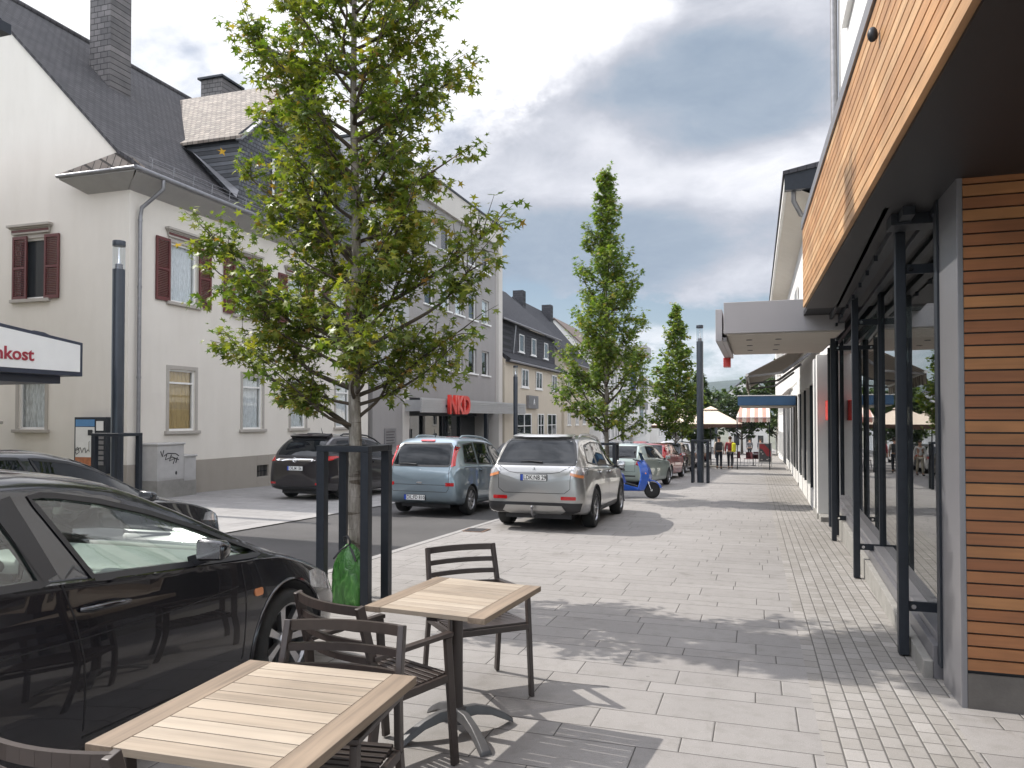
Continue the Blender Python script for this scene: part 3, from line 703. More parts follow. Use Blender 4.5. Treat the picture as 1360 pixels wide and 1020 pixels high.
    # lead skirt below the gable
    m=MB(); m.add([(-14.9,ey-.35,8.25),(-16.4,ey-.5,9.75),(-17.5,ey-.1,10.3),(-15.1,ey+.01,8.6),(-17.3,ey+.01,10.3)],[(0,3,4,2,1)]); m.build('valley_flashing','zinc',h,world=True)
    m=MB(); m.box(-17.0,-16.1,20.6,20.62,10.9,10.92); 
    # house number
    text_obj('house_number','5',.22,'ink',h,(-15.32,Y0-.004,2.42),ROT_NEGY,world=True,bold=.006)
    # garden gate post at far left
cream_house()

# vending machine on the gable
def vending():
    t=thing('cigarette_machine','wall mounted vending machine with pale front, blue band and black graffiti, on the cream gable','vending machine',(-15.95,15.2,.3))
    m=MB(); m.box(-.52,.5,-.22,0,-.1,1.32); m.build('cabinet','dark_metal',t,bevel=.01)
    m=MB(); m.box(-.46,.14,-.235,-.221,.22,1.07); m.build('front_panel','white_panel',t)
    m=MB(); m.box(-.46,.14,-.236,-.222,1.085,1.26); m.build('blue_band',pbr('blue_band',(.08,.22,.42),.4),t)
    m=MB(); m.box(-.46,.14,-.236,-.222,.10,.28+.03); m.build('orange_band',pbr('faded_orange',(.38,.13,.05),.5,var=.3,scale=9),t)
    m=MB(); m.box(-.05,.09,-.25,-.237,.86,1.0); m.build('coin_slot','ink',t); m=MB(); m.tube([(.0,-.245,.45),(.0,-.26,.5),(.0,-.26,.68),(.0,-.245,.72)],.012,6); m.build('handle','chrome',t)
    for i in range(6):
        m=MB(); m.box(.20,.44,-.236,-.221,.12+i*.13,.12+i*.13+.09); m.build('product_drawer','grey_metal',t)
    m=MB(); m.box(.2,.42,-.236,-.221,.98,1.22); m.build('price_panel','white_panel',t)
    m=MB(); rr=random.Random(5)
    pts=[(-.46,.5),(-.38,.56),(-.33,.44),(-.42,.38),(-.47,.46),(-.3,.55),(-.24,.42),(-.2,.52),(-.15,.55),(-.12,.42),(-.05,.5)]
    m.tube([(p[0],-.238,p[1]) for p in pts],.010,5); m.build('graffiti','ink',t)
vending()

# utility cabinets
def cabinet(x,y,w,d,hh,plinth,label,graf):
    t=thing('utility_cabinet',label,'utility cabinet',(x,y,gz(y)))
    m=MB(); m.box(-w/2,w/2,-d/2,d/2,-.1,plinth); m.build('base','concrete',t,bevel=.01)
    m=MB(); m.box(-w/2+.01,w/2-.01,-d/2+.01,d/2-.01,plinth,hh-.05); m.build('body','cab_grey',t,bevel=.008)
    m=MB(); m.box(-w/2-.02,w/2+.02,-d/2-.02,d/2+.02,hh-.05,hh); m.build('lid','cab_grey',t,bevel=.012)
    m=MB(); x0=w/2-.009; m.box(x0,x0+.006,-d/2+.05,d/2-.05,plinth+.05,hh-.1); dr=m.build('door','cab_grey',t,bevel=.003)
    if graf:
        for s_ in ([(-.2,.95),(-.1,1.02),(.12,1.0),(.2,.94)],[(-.12,1.0),(-.16,.86),(.02,.92),(.2,.84)],[(.0,.98),(-.05,.82),(.1,.88),(.05,.74)],[(.16,.9),(.12,.76)],[(-.28,1.08),(-.24,.94),(-.2,1.1)]):
            m=MB(); m.tube([(x0+.008,p[0]*d*1.4,p[1]+.12) for p in s_],.013,5); m.build('graffiti','ink',t)
        m=MB(); m.disc_sph((x0+.006,.18,.62),(.01,.035,.05)); m.build('graffiti','ink',t)
M['cab_grey']=pbr('cabinet_grey',(.42,.41,.40),.6,var=.08,scale=4)
cabinet(-14.66,16.03,.55,.95,1.40,.45,'taller grey utility cabinet with black graffiti scrawl on its front, beside the downpipe',True)
cabinet(-14.72,16.85,.42,.52,1.08,.40,'shorter plain grey utility cabinet right of the graffiti one',False)

# ------------------------------------------------------------------ near-left building (only its corner and its sign canopy reach the picture)
def near_left():
    h=thing('delicatessen_building','pale rendered shop building at the far left edge, behind the lit sign canopy','building',(-16.5,3,gz(3)))
    m=MB(); m.box(-24,-14.02,-14,10.95,-1,9.1); m.build('wall','light_render',h,world=True)
    m=MB(); m.box(-24.3,-13.85,-14.3,11.05,9.1,9.3); m.build('roof','dark_metal',h,world=True)
    for y in range(-12,10,4):
        for z in (4.0,6.8): window(h,'x+',-14.0,y,y+1.4,z,z+1.6,recess=-.03,sill='white_frame',curtain=None,pane='pane_dark')
    for y in (-10,-4,2,6.6): window(h,'x+',-14.0,y,y+3.2,.5,2.3,recess=-.03,sill=False,curtain=None,pane='pane_dark',transom=0)
    c=thing('sign_canopy','white light box sign canopy with dark frame, reading nkost in red, at the left edge','sign',(-13.0,8.5,2.4))
    ya,yb=5.2,10.9; X0=-11.8
    # wedge: tall at its middle, low at the end
    m=MB(); m.prism([(ya,2.36),(yb,2.36),(yb,2.98),(ya,3.62)],'x',-14.0,X0); m.build('frame','navy',c,world=True,bevel=.01)
    m=MB(); m.prism([(ya,2.44),(yb-.07,2.44),(yb-.07,2.93),(ya,3.54)],'x',X0-.001,X0+.012); m.build('light_panel','white',c,world=True)
    m=MB(); m.box(-13.9,X0-.25,ya,yb-.25,2.22,2.36); m.build('underside','navy',c,world=True)
    m=MB(); vs=[(y_,2.98+(yb-y_)*.112+.10*math.sin(PI*min(1,max(0,(yb-.12-y_)/.9)))) for y_ in (9.6,9.8,10,10.2,10.4,10.6,10.78)]; m.prism([(9.6,3.0)]+vs+[(10.78,2.98)],'x',-13.8,X0-.35); m.build('rolled_cover','navy',c,world=True)
    text_obj('sign_lettering','Feinkost',.30,pbr('sign_red',(.32,.02,.04),.4),c,(X0+.018,9.35,2.67),ROT_POSX,extrude=.004,world=True,bold=.006,sx=1.05)
    g=thing('gate_pillar','narrow beige gate pillar with cap at the left edge beside the cream house','pillar',(-18.95,14.6,gz(14.6)))
    m=MB(); m.box(-.3,.17,-.2,.2,-.2,1.85); m.build('shaft','cream',g,bevel=.02); m=MB(); m.box(-.36,.23,-.26,.26,1.85,1.93); m.build('cap','stone',g,bevel=.02)
M['navy']=pbr('navy_frame',(.025,.032,.055),.4,var=.1)
near_left()

# ------------------------------------------------------------------ left: grey four-storey block
def grey_block():
    XF=-15.; Y0,Y1=27.9,44.6
    h=thing('grey_office_block','grey four storey flat roofed block with a red letter sign over its shop','building',(-20,36,gz(36)))
    cols=[(33.4,34.5),(35.35,36.6),(37.3,38.4),(39.25,40.5),(41.4,42.65)]
    cols[0]=(33.35,34.5)
    rows=[(4.1,5.5),(7.12,8.52),(10.14,11.5)]
    holes=[(a,b,c,d) for a,b in cols for c,d in rows]
    m=wall_x(h,'wall','grey_render',XF-.12,31.4,43.9,2.55,12.1,holes,depth=.2)
    m.build('wall','grey_render',h,world=True,recalc=False)
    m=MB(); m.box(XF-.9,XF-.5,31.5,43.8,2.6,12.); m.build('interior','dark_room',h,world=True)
    m=MB(); m.box(-26,XF,Y0,31.4,3.05,13.3); m.box(-26,XF-1.0,31.4,43.9,12.1,13.3); m.build('side_wall','grey_side',h,world=True)
    m=MB(); m.box(-26,XF+.0,Y0+.1,30.75,-2,3.05); m.build('ground_floor_wall','grey_render',h,world=True)
    m=MB(); m.box(XF-.2,XF+.04,30.75,31.38,-2,3.0); m.build('wall_pier','light_render',h,world=True); m=MB(); m.box(-26,XF+.06,43.9,44.6,-2,13.32); m.build('end_wall','light_render',h,world=True)
    m=MB(); m.box(XF-.99,XF+.06,31.4,43.899,12.1,13.32); m.build('parapet','light_render',h,world=True)
    m=MB(); m.box(-26.1,XF+.12,Y0-.06,44.68,13.32,13.42); m.build('roof_edge','dark_metal',h,world=True)
    for q in holes: window(h,'x+',XF-.12,*q,sill='white_frame',transom=0,curtain=None if rnd.random()<.5 else 'curtain',depth=.16,pane='pane')
    # shop front, recessed
    m=MB(); m.box(XF-1.6,XF-1.5,30.8,43.9,-2,1.95); m.build('shop_front_glass','pane_dark',h,world=True)
    m=MB()
    for y in (33.4,36,38.6,41.2): m.box(XF-1.49,XF-1.4,y-.04,y+.04,-2,1.95)
    m.box(XF-1.49,XF-1.38,30.8,43.9,1.7,1.95); m.build('shop_mullion','dark_metal',h,world=True)
    m=MB(); m.box(XF-3,XF-.2,30.8,43.9,1.95,2.55); m.build('shop_soffit','dark_metal',h,world=True)
    m=MB(); m.box(XF-.3,XF-.1,42.2,42.5,-2,1.95); m.build('column','dark_metal',h,world=True)
    m=MB(); m.box(XF-1.3,XF-.9,31.3,32.9,-2,1.9); m.build('entrance_recess',pbr('dark_red_brick',(.07,.02,.018),.7,var=.3,scale=14),h,world=True)
    # slatted canopy
    m=MB()
    for i in range(6): z=1.86+i*.105; m.box(XF+.93,XF+.97,30.7,46.6,z,z+.075)
    for y in (31,33,36.6,39,42,45,46.5): m.box(XF,XF+.92,y-.03,y+.03,1.9,2.4)
    m.box(XF+.88,XF+.93,30.7,46.6,1.84,2.5)
    m.build('slatted_canopy','alu',h,world=True)
    m=MB(); m.box(XF+.975,XF+1.0,33.4,36.35,2.10,2.22); sg=m.build('sign_rail','dark_metal',h,world=True)
    text_obj('sign_lettering','NKD',1.22,'red_paint',sg,(XF+1.08-h.location.x,34.87-h.location.y,2.19-h.location.z),ROT_POSX,extrude=.07,bold=.045,sx=1.05)
    m=MB(); m.box(XF+.001,XF+.03,29.0,30.1,.35,1.15); pl=m.build('notice_plate','grey_metal',h,world=True)
    for i in range(5): m=MB(); m.box(XF+.031,XF+.034,29.15,29.95-.1*(i%2),.5+i*.12,.53+i*.12); o=m.build('plate_line','ink',pl); o.data.transform(Matrix.Translation(-h.location))
M['alu']=pbr('slatted_aluminium',(.42,.42,.42),.4,.3,.05)
grey_block()

# ------------------------------------------------------------------ generic pitched house along the left side
def pitched(label,name,XF,Y0,Y1,eave,ridge,wallmat,roofmat,cols,rows,dirn=1,XB=None,chim=(),ov=.35,group=None,gf=None,winw=1.1,pane='pane_dark'):
    """dirn 1: front faces +X. ridge along Y."""
    XB=XF-9*dirn if XB is None else XB
    h=thing(name,label,'house',((XF+XB)/2,(Y0+Y1)/2,gz((Y0+Y1)/2)),group=group)
    xr=(XF+XB)/2; xa,xb=min(XF,XB),max(XF,XB)
    m=MB(); m.prism([(xa,-6),(xb,-6),(xb,eave),(xr,ridge-.1),(xa,eave)],'y',Y0,Y1); m.build('wall',wallmat,h,world=True)
    m=MB()
    sl_=(ridge-eave)/(xb-xr)
    for s in (1,-1):
        xe=xr+s*(xb-xr+ov); ze=eave-ov*sl_+.12
        m.hexa([(xe,Y0-.2,ze-.12),(xe,Y1+.2,ze-.12),(xr,Y1+.2,ridge-.02),(xr,Y0-.2,ridge-.02),(xe,Y0-.2,ze),(xe,Y1+.2,ze),(xr,Y1+.2,ridge+.1),(xr,Y0-.2,ridge+.1)])
    rf=m.build('roof',roofmat,h,world=True)
    m=MB(); xe=XF+dirn*(ov+.06); m.tube([(xe,Y0-.2,eave-ov*sl_+.05),(xe,Y1+.2,eave-ov*sl_+.05)],.07,6); m.build('gutter','zinc',h,world=True)
    for (cx,cy,cw,ct) in chim:
        m=MB(); m.box(cx-cw/2,cx+cw/2,cy-cw/2,cy+cw/2,ridge-2.5,ct); o=m.build('chimney','slate_dark_xz',rf); o.data.transform(Matrix.Translation(-h.location))
    for y in cols:
        for z,hh in rows: window(h,'x+' if dirn>0 else 'x-',XF,y,y+winw,z,z+hh,recess=-.02,sill='white_frame',curtain=None,pane=pane,transom=0,cross=True,fw=.07)
    return h
def beige_house():
    XF=-15.; Y0,Y1=45.2,59.8
    h=thing('mansard_house','beige house with black slate mansard storey and big chimney, next to the grey block','house',(-19.5,52,gz(52)))
    m=MB(); m.prism([(-25,-4),(XF,-4),(XF,5.3),(-15.6,5.6),(-24.4,5.6),(-25,5.3)],'y',Y0,Y1); m.add([(XF,Y0-.004,5.3),(-19.7,Y0-.004,11.2),(-24,Y0-.004,5.3)],[(0,1,2)]); m.build('wall','beige',h,world=True)
    m=MB(); m.prism([(XF+.35,5.15),(XF+.35,5.35),(-15.75,6.1),(-19.7,11.7),(-24,6.1),(-24.4,5.2)],'y',Y0+.2,Y1); m.build('roof','slate_dark_roof',h,world=True)
    # slate storey (long dormer) facing the street
    m=MB(); m.box(-19,-15.45,48.0,Y1-.4,5.5,7.9); m.build('dormer_wall','slate_dark_yz',h,world=True)
    m=MB(); m.prism([(-15.05,7.78),(-15.05,7.95),(-19.7,12.0),(-19.7,11.8)],'y',44.9,Y1-.1); m.build('dormer_roof','slate_dark_roof',h,world=True)
    m=MB(); m.prism([(-15.45,5.5),(-15.45,7.9),(-19,7.9),(-19,5.5)],'y',45.1,48.0); m.build('dormer_cheek','slate_dark_xz',h,world=True)
    m=MB(); m.tube([(-15.0,44.9,7.85),(-15.0,Y1,7.85)],.07,6); m.tube([(XF+.4,Y0,5.2),(XF+.4,Y1,5.2)],.07,6); m.tube([(-15.2,48.2,7.8),(-15.38,48.2,5.9)],.05,6); m.build('gutter','zinc',h,world=True)
    m=MB(); m.box(-18.4,-17.0,47.0,48.4,8,12.0); m.build('chimney','slate_dark_xz',h,world=True)
    for y in (49.6,52.6,56.0): window(h,'x+',-15.45,y,y+1.1,6.15,7.35,recess=-.03,sill='white_frame',curtain=None,pane='pane_dark',transom=0)
    for y in (48.7,52.2,56.6): window(h,'x+',XF,y,y+1.6,3.68,4.92,recess=-.02,sill='white_frame',curtain=None,pane='pane_dark',transom=0,cross=True,fw=.09)
    for y,w_ in ((47.6,3.4),(52.7,1.6),(55.3,2.6)): window(h,'x+',XF,y,y+w_,-.2,1.9,recess=-.02,sill=False,curtain=None,pane='pane_dark',transom=.4,cross=True,fw=.08)
    m=MB(); m.box(XF+.02,XF+.2,49.9,52.3,2.25,3.15); s_=m.build('sign_board','grey_metal',h,world=True)
    text_obj('sign_lettering','A',.6,'white',s_,(XF+.21-h.location.x,51.2-h.location.y,2.7-h.location.z),ROT_POSX,extrude=.004,bold=.01)
beige_house()
pitched('house with pale gable, black roof and a chimney, behind the mansard house','gabled_house',-15.3,62,72,6.6,11.9,'beige','slate_dark_roof',(63,66,69),((1.,1.6),(4,1.4)),chim=((-19.5,62.8,.9,12.6),(-19.2,71,.9,11.9+.6)))
pitched('white house with tall brown roof peeking over the middle tree','white_gabled_house',-14.6,74,84,7.2,11.6,'white_render',pbr('brown_roof',(.16,.12,.10),.8,var=.2,scale=3),(75,77.5,80,82),((-.6,1.9),(2.5,1.5),(5,1.4)),XB=-24)
# bay-fronted white building
def bay_building():
    h=thing('bay_fronted_building','white building with flat roofed corner bay and blue glazed strip, beyond the middle tree','building',(-18,95,gz(95)))
    m=MB(); m.box(-24,-14.6,88,110,-6,7.4); m.build('wall','white_render',h,world=True)
    m=MB(); m.prism([(-24,7.4),(-14.6,7.4),(-17,11.2),(-22,11.2)],'y',88.3,98); m.build('roof',pbr('mansard_tile',(.20,.16,.14),.8,var=.2,scale=3),h,world=True)
    m=MB(); m.box(-14.59,-13.2,90.5,94.5,-.6,9.0); m.build('bay','white_panel',h,world=True)
    m=MB(); m.box(-15.2,-12.4,90,95.2,9.0,10.2); m.build('bay_roof','canopy_side',h,world=True)
    m=MB(); m.box(-14.2,-13.6,90.46,90.49,4.5,8.6); m.box(-13.19,-13.16,91.3,93.7,1.2,8.6); m.build('blue_glazing',pbr('blue_glazing',(.06,.10,.22),.2,coat=1),h,world=True)
    m=MB(); m.box(-13.1,-12.7,90.6,94.4,2.6,3.6); m.box(-13.1,-12.7,90.6,94.4,5.2,6.0); m.build('balcony','grey_metal',h,world=True)
    for y in (96,99,102,105): 
        for z in (-.8,2.2,4.8): window(h,'x+',-14.6,y,y+1.6,z,z+1.7,recess=-.02,sill=False,curtain=None,pane='pane_dark',transom=0,cross=True,fw=.1)
    for x in (-16.6,-18.9,-21.2):
        for z in (-.8,2.2,4.8): window(h,'y-',88,x,x+1.5,z,z+1.6,recess=-.02,sill=False,curtain=None,pane='pane_dark',transom=0,cross=True,fw=.1)
bay_building()
pitched('pale house with dark roof far down the left side, beyond the bay-fronted building','far_house',-14,114,128,5.5,9.5,'white_render','slate_dark_roof',(116,119,122,125),((-1.2,1.9),(2.,1.5)),XB=-24)
pitched('low house with brown roof behind the third tree, gable towards the camera','brown_roofed_house',-8.5,150,166,1.5,6.8,'white_render',pbr('brown_tile_roof',(.15,.12,.105),.8,var=.2,scale=3),(152,156,160),((-3,1.6),),XB=-20)

# ------------------------------------------------------------------ the air: thin even haze that pales the far hill
def haze():
    m=MB(); m.box(-1700,1700,-90,1750,-9,130)
    o=m.build('haze',None); mt,nt_,bb=new_mat('haze_air'); nt_.nodes.remove(bb); out=nt_.nodes['Material Output']
    v=N(nt_,'ShaderNodeVolumePrincipled'); v.inputs['Color'].default_value=(.74,.83,.94,1); v.inputs['Density'].default_value=HAZE
    nt_.links.new(v.outputs[0],out.inputs['Volume']); o.data.materials.clear(); o.data.materials.append(mt); tag(o,kind='stuff')
HAZE=.00013
haze()

# ------------------------------------------------------------------ right: wood clad shop, upper storeys, glass front
def gx(y): return 1.27+.030*(y-5.75)
def px_(y): return 1.04+.020*(y-6.3)
def wood_shop():
    h=thing('wood_clad_shop','shop building with larch batten fascia, black soffit and a tall glass front at the right','building',(4,5,0))
    # fascia battens, each board its own island
    m=MB(); ya,yb=-3.0,10.9; fx=lambda y:.80-.0165*y
    nb=13; z0,z1=3.08,4.13; p=(z1-z0)/nb; r=random.Random(2)
    for i in range(nb):
        a=z0+i*p; b=a+p-.013
        cuts=[ya]+sorted(r.uniform(ya+2,yb-2) for _ in range(3))+[yb]
        for k in range(len(cuts)-1):
            s,e=cuts[k],cuts[k+1]-(.004 if k<len(cuts)-2 else 0)
            m.hexa([(fx(s)-.012,s,a),(fx(s)+.02,s,a),(fx(e)+.02,e,a),(fx(e)-.012,e,a),(fx(s)-.012,s,b),(fx(s)+.02,s,b),(fx(e)+.02,e,b),(fx(e)-.012,e,b)])
    # end returns
    for i in range(nb):
        a=z0+i*p; b=a+p-.013; m.box(fx(yb)+.021,1.4,yb-.03,yb+.002,a,b)
    m.build('fascia_battens','wood_fascia',h,world=True)
    m=MB(); m.hexa([(fx(ya)+.021,ya,z0-.02),(1.6,ya,z0-.02),(1.6,yb-.031,z0-.02),(fx(yb)+.021,yb-.031,z0-.02),(fx(ya)+.021,ya,z1),(1.6,ya,z1),(1.6,yb-.031,z1),(fx(yb)+.021,yb-.031,z1)]); m.build('fascia_backing','ink',h,world=True)
    m=MB(); m.hexa([(fx(ya)-.03,ya,z1+.001),(1.7,ya,z1+.001),(1.7,yb+.01,z1+.001),(fx(yb)-.03,yb+.01,z1+.001),(fx(ya)-.03,ya,z1+.11),(1.7,ya,z1+.11),(1.7,yb+.01,z1+.11),(fx(yb)-.03,yb+.01,z1+.11)]); m.build('roof_edge','grey_metal',h,world=True)
    # soffit
    m=MB(); m.box(fx(ya)+.03,9,ya,5.255,3.13,3.2); m.hexa([(.8,5.256,3.13),(1.55,5.256,3.13),(1.62,16,3.13),(.62,16,3.13),(.8,5.256,3.2),(1.55,5.256,3.2),(1.62,16,3.2),(.62,16,3.2)]); m.build('soffit','black_soffit',h,world=True)
    # wood wall facing the camera
    m=MB(); zt=3.09; p=.0755; n=40
    for i in range(n):
        b=zt-i*p; a=b-p+.011
        if a<.05: break
        cuts=[1.205,r.uniform(2,5),9]
        for k in range(2): m.box(cuts[k],cuts[k+1]-.003,5.23,5.26,a,b)
    m.build('batten_wall','wood_wall',h,world=True)
    m=MB(); m.box(1.2,9,5.261,5.5,-.4,3.13); m.box(1.19,9,5.235,5.262,-.4,.05); m.build('wall_backing','ink',h,world=True)
    m=MB(); m.box(1.204,9,5.222,5.2345,-.20,.062); m.build('concrete_base','shaded_concrete',h,world=True)
    # grey corner panel + end frame
    m=MB(); m.box(1.17,1.204,5.225,5.70,-.2,3.13); m.build('corner_panel','grey_metal',h,world=True,bevel=.004)
    m=MB(); m.box(1.155,1.30,5.70,5.79,-.06,3.13); m.build('end_frame','dark_metal',h,world=True,bevel=.004)
    # glass front: panes, mullions, sill box, head rails
    ys=[5.79,9.72,12.9,15.9]
    for i in range(len(ys)-1):
        a,b=ys[i]+.03,ys[i+1]-.03
        m=MB(); m.hexa([(gx(a),a,.12),(gx(a)+.02,a,.12),(gx(b)+.02,b,.12),(gx(b),b,.12),(gx(a),a,3.12),(gx(a)+.02,a,3.12),(gx(b)+.02,b,3.12),(gx(b),b,3.12)]); m.build('glass_pane','shop_glass',h,world=True)
    for y in (9.72,12.9,15.9):
        m=MB(); m.box(gx(y)-.035,gx(y)+.06,y-.029,y+.029,.0,3.125); m.build('mullion','dark_metal',h,world=True,bevel=.003)
    def rail(name,mat,d0,d1,za,zb,s=0,ya_=5.8,yb_=15.9):
        m=MB(); m.hexa([(gx(ya_)+d0,ya_,za+s*ya_),(gx(ya_)+d1,ya_,za+s*ya_),(gx(yb_)+d1,yb_,za+s*yb_),(gx(yb_)+d0,yb_,za+s*yb_),(gx(ya_)+d0,ya_,zb+s*0),(gx(ya_)+d1,ya_,zb),(gx(yb_)+d1,yb_,zb),(gx(yb_)+d0,yb_,zb)]); return m.build(name,mat,h,world=True,bevel=.004)
    rail('sill_box','grey_metal',-.14,-.002,-.04,.06,SL*.8); rail('sill_cap','grey_metal',-.10,.04,.062,.119); rail('concrete_plinth','concrete',-.20,-.141,-.06,-.045,SL)
    rail('head_rail','dark_metal',-.30,-.22,3.00,3.125); rail('inner_head_rail','dark_metal',-.1,-.04,3.02,3.126); rail('front_head_rail','dark_metal',-.42,-.38,3.06,3.127)
    m=MB(); m.box(.93,1.3,6.0,6.22,2.98,3.129); m.build('beam_box','dark_metal',h,world=True,bevel=.006)
    for y in (7.2,7.9,8.6,9.4,10.2,11.1,12.1): m=MB(); m.box(gx(y)-.34,gx(y)-.31,y-.03,y+.03,2.95,2.999); m.build('rail_bracket','dark_metal',h,world=True)
    # free-standing posts with stand-off bars
    for i,y in enumerate((6.36,9.72,13.2)):
        x=px_(y); zb=gz(y)+.01
        m=MB(); m.box(x-.035,x+.035,y-.04,y+.04,zb,3.0); pst=m.build('post','dark_metal',h,world=True,bevel=.004)
        for z in (.37+gz(y),2.72):
            m=MB(); m.box(x+.036,gx(y)-.001,y-.012,y+.012,z-.035,z+.035); o=m.build('stand_off_bar','dark_metal',pst); o.data.transform(Matrix.Translation(-h.location))
            m=MB(); m.lathe([(.018,0),(.018,.008)],10,(x+.07,y-.021,z),'y'); o=m.build('bolt','chrome',pst); o.data.transform(Matrix.Translation(-h.location))
    for y,zt_ in ((13.9,2.9),(15.2,2.9)):
        m=MB(); m.tube([(px_(y)+.09,y,gz(y)+.02),(px_(y)+.09,y,zt_)],.045,12); m.build('round_pipe','dark_metal',h,world=True,smooth=50)
    # interior: floor, back wall, ceiling
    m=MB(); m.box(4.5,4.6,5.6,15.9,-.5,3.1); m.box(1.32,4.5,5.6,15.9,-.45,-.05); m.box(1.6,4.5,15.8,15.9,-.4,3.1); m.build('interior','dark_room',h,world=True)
    # lamp sensor on the fascia
    m=MB(); m.disc_sph((fx(4.9)-.05,4.9,3.87),(.03,.03,.045)); m.build('sensor','dark_metal',h,world=True,smooth=60)
    # upper storeys
    XF=1.42
    win=[(2.0,3.4,4.9,6.6),(6.2,7.6,4.9,6.6),(9.6,10.9,4.9,6.6),(9.6,10.9,7.9,9.6),(6.2,7.6,7.9,9.6),(2,3.4,7.9,9.6),(11.5,12.9,4.9,6.6),(11.5,12.9,7.9,9.6)]
    m=wall_x(h,'w','white_render',XF,-3,14.4,4.24,11.2,win,s=-1); m.build('upper_wall','white_render',h,world=True,recalc=False)
    m=MB(); m.box(XF+.3,9,-3,-2.9,4.24,11.2); m.box(XF,9,14.3,14.4,3.5,11.2); m.box(XF+.9,9,-2.9,14.3,4.24,11.0); m.build('upper_body','dark_room',h,world=True)
    m=MB(); m.box(XF-.3,9.2,-3.2,14.5,11.2,11.4); m.build('upper_roof_edge','grey_metal',h,world=True)
    for q in win: window(h,'x-',XF,*q,sill='white_frame',transom=0,curtain='curtain',depth=.15)
    m=MB(); m.tube([(XF-.10,14.15,3.2),(XF-.10,14.15,11.2)],.06,10); m.build('downpipe','zinc',h,world=True,smooth=50)
wood_shop()

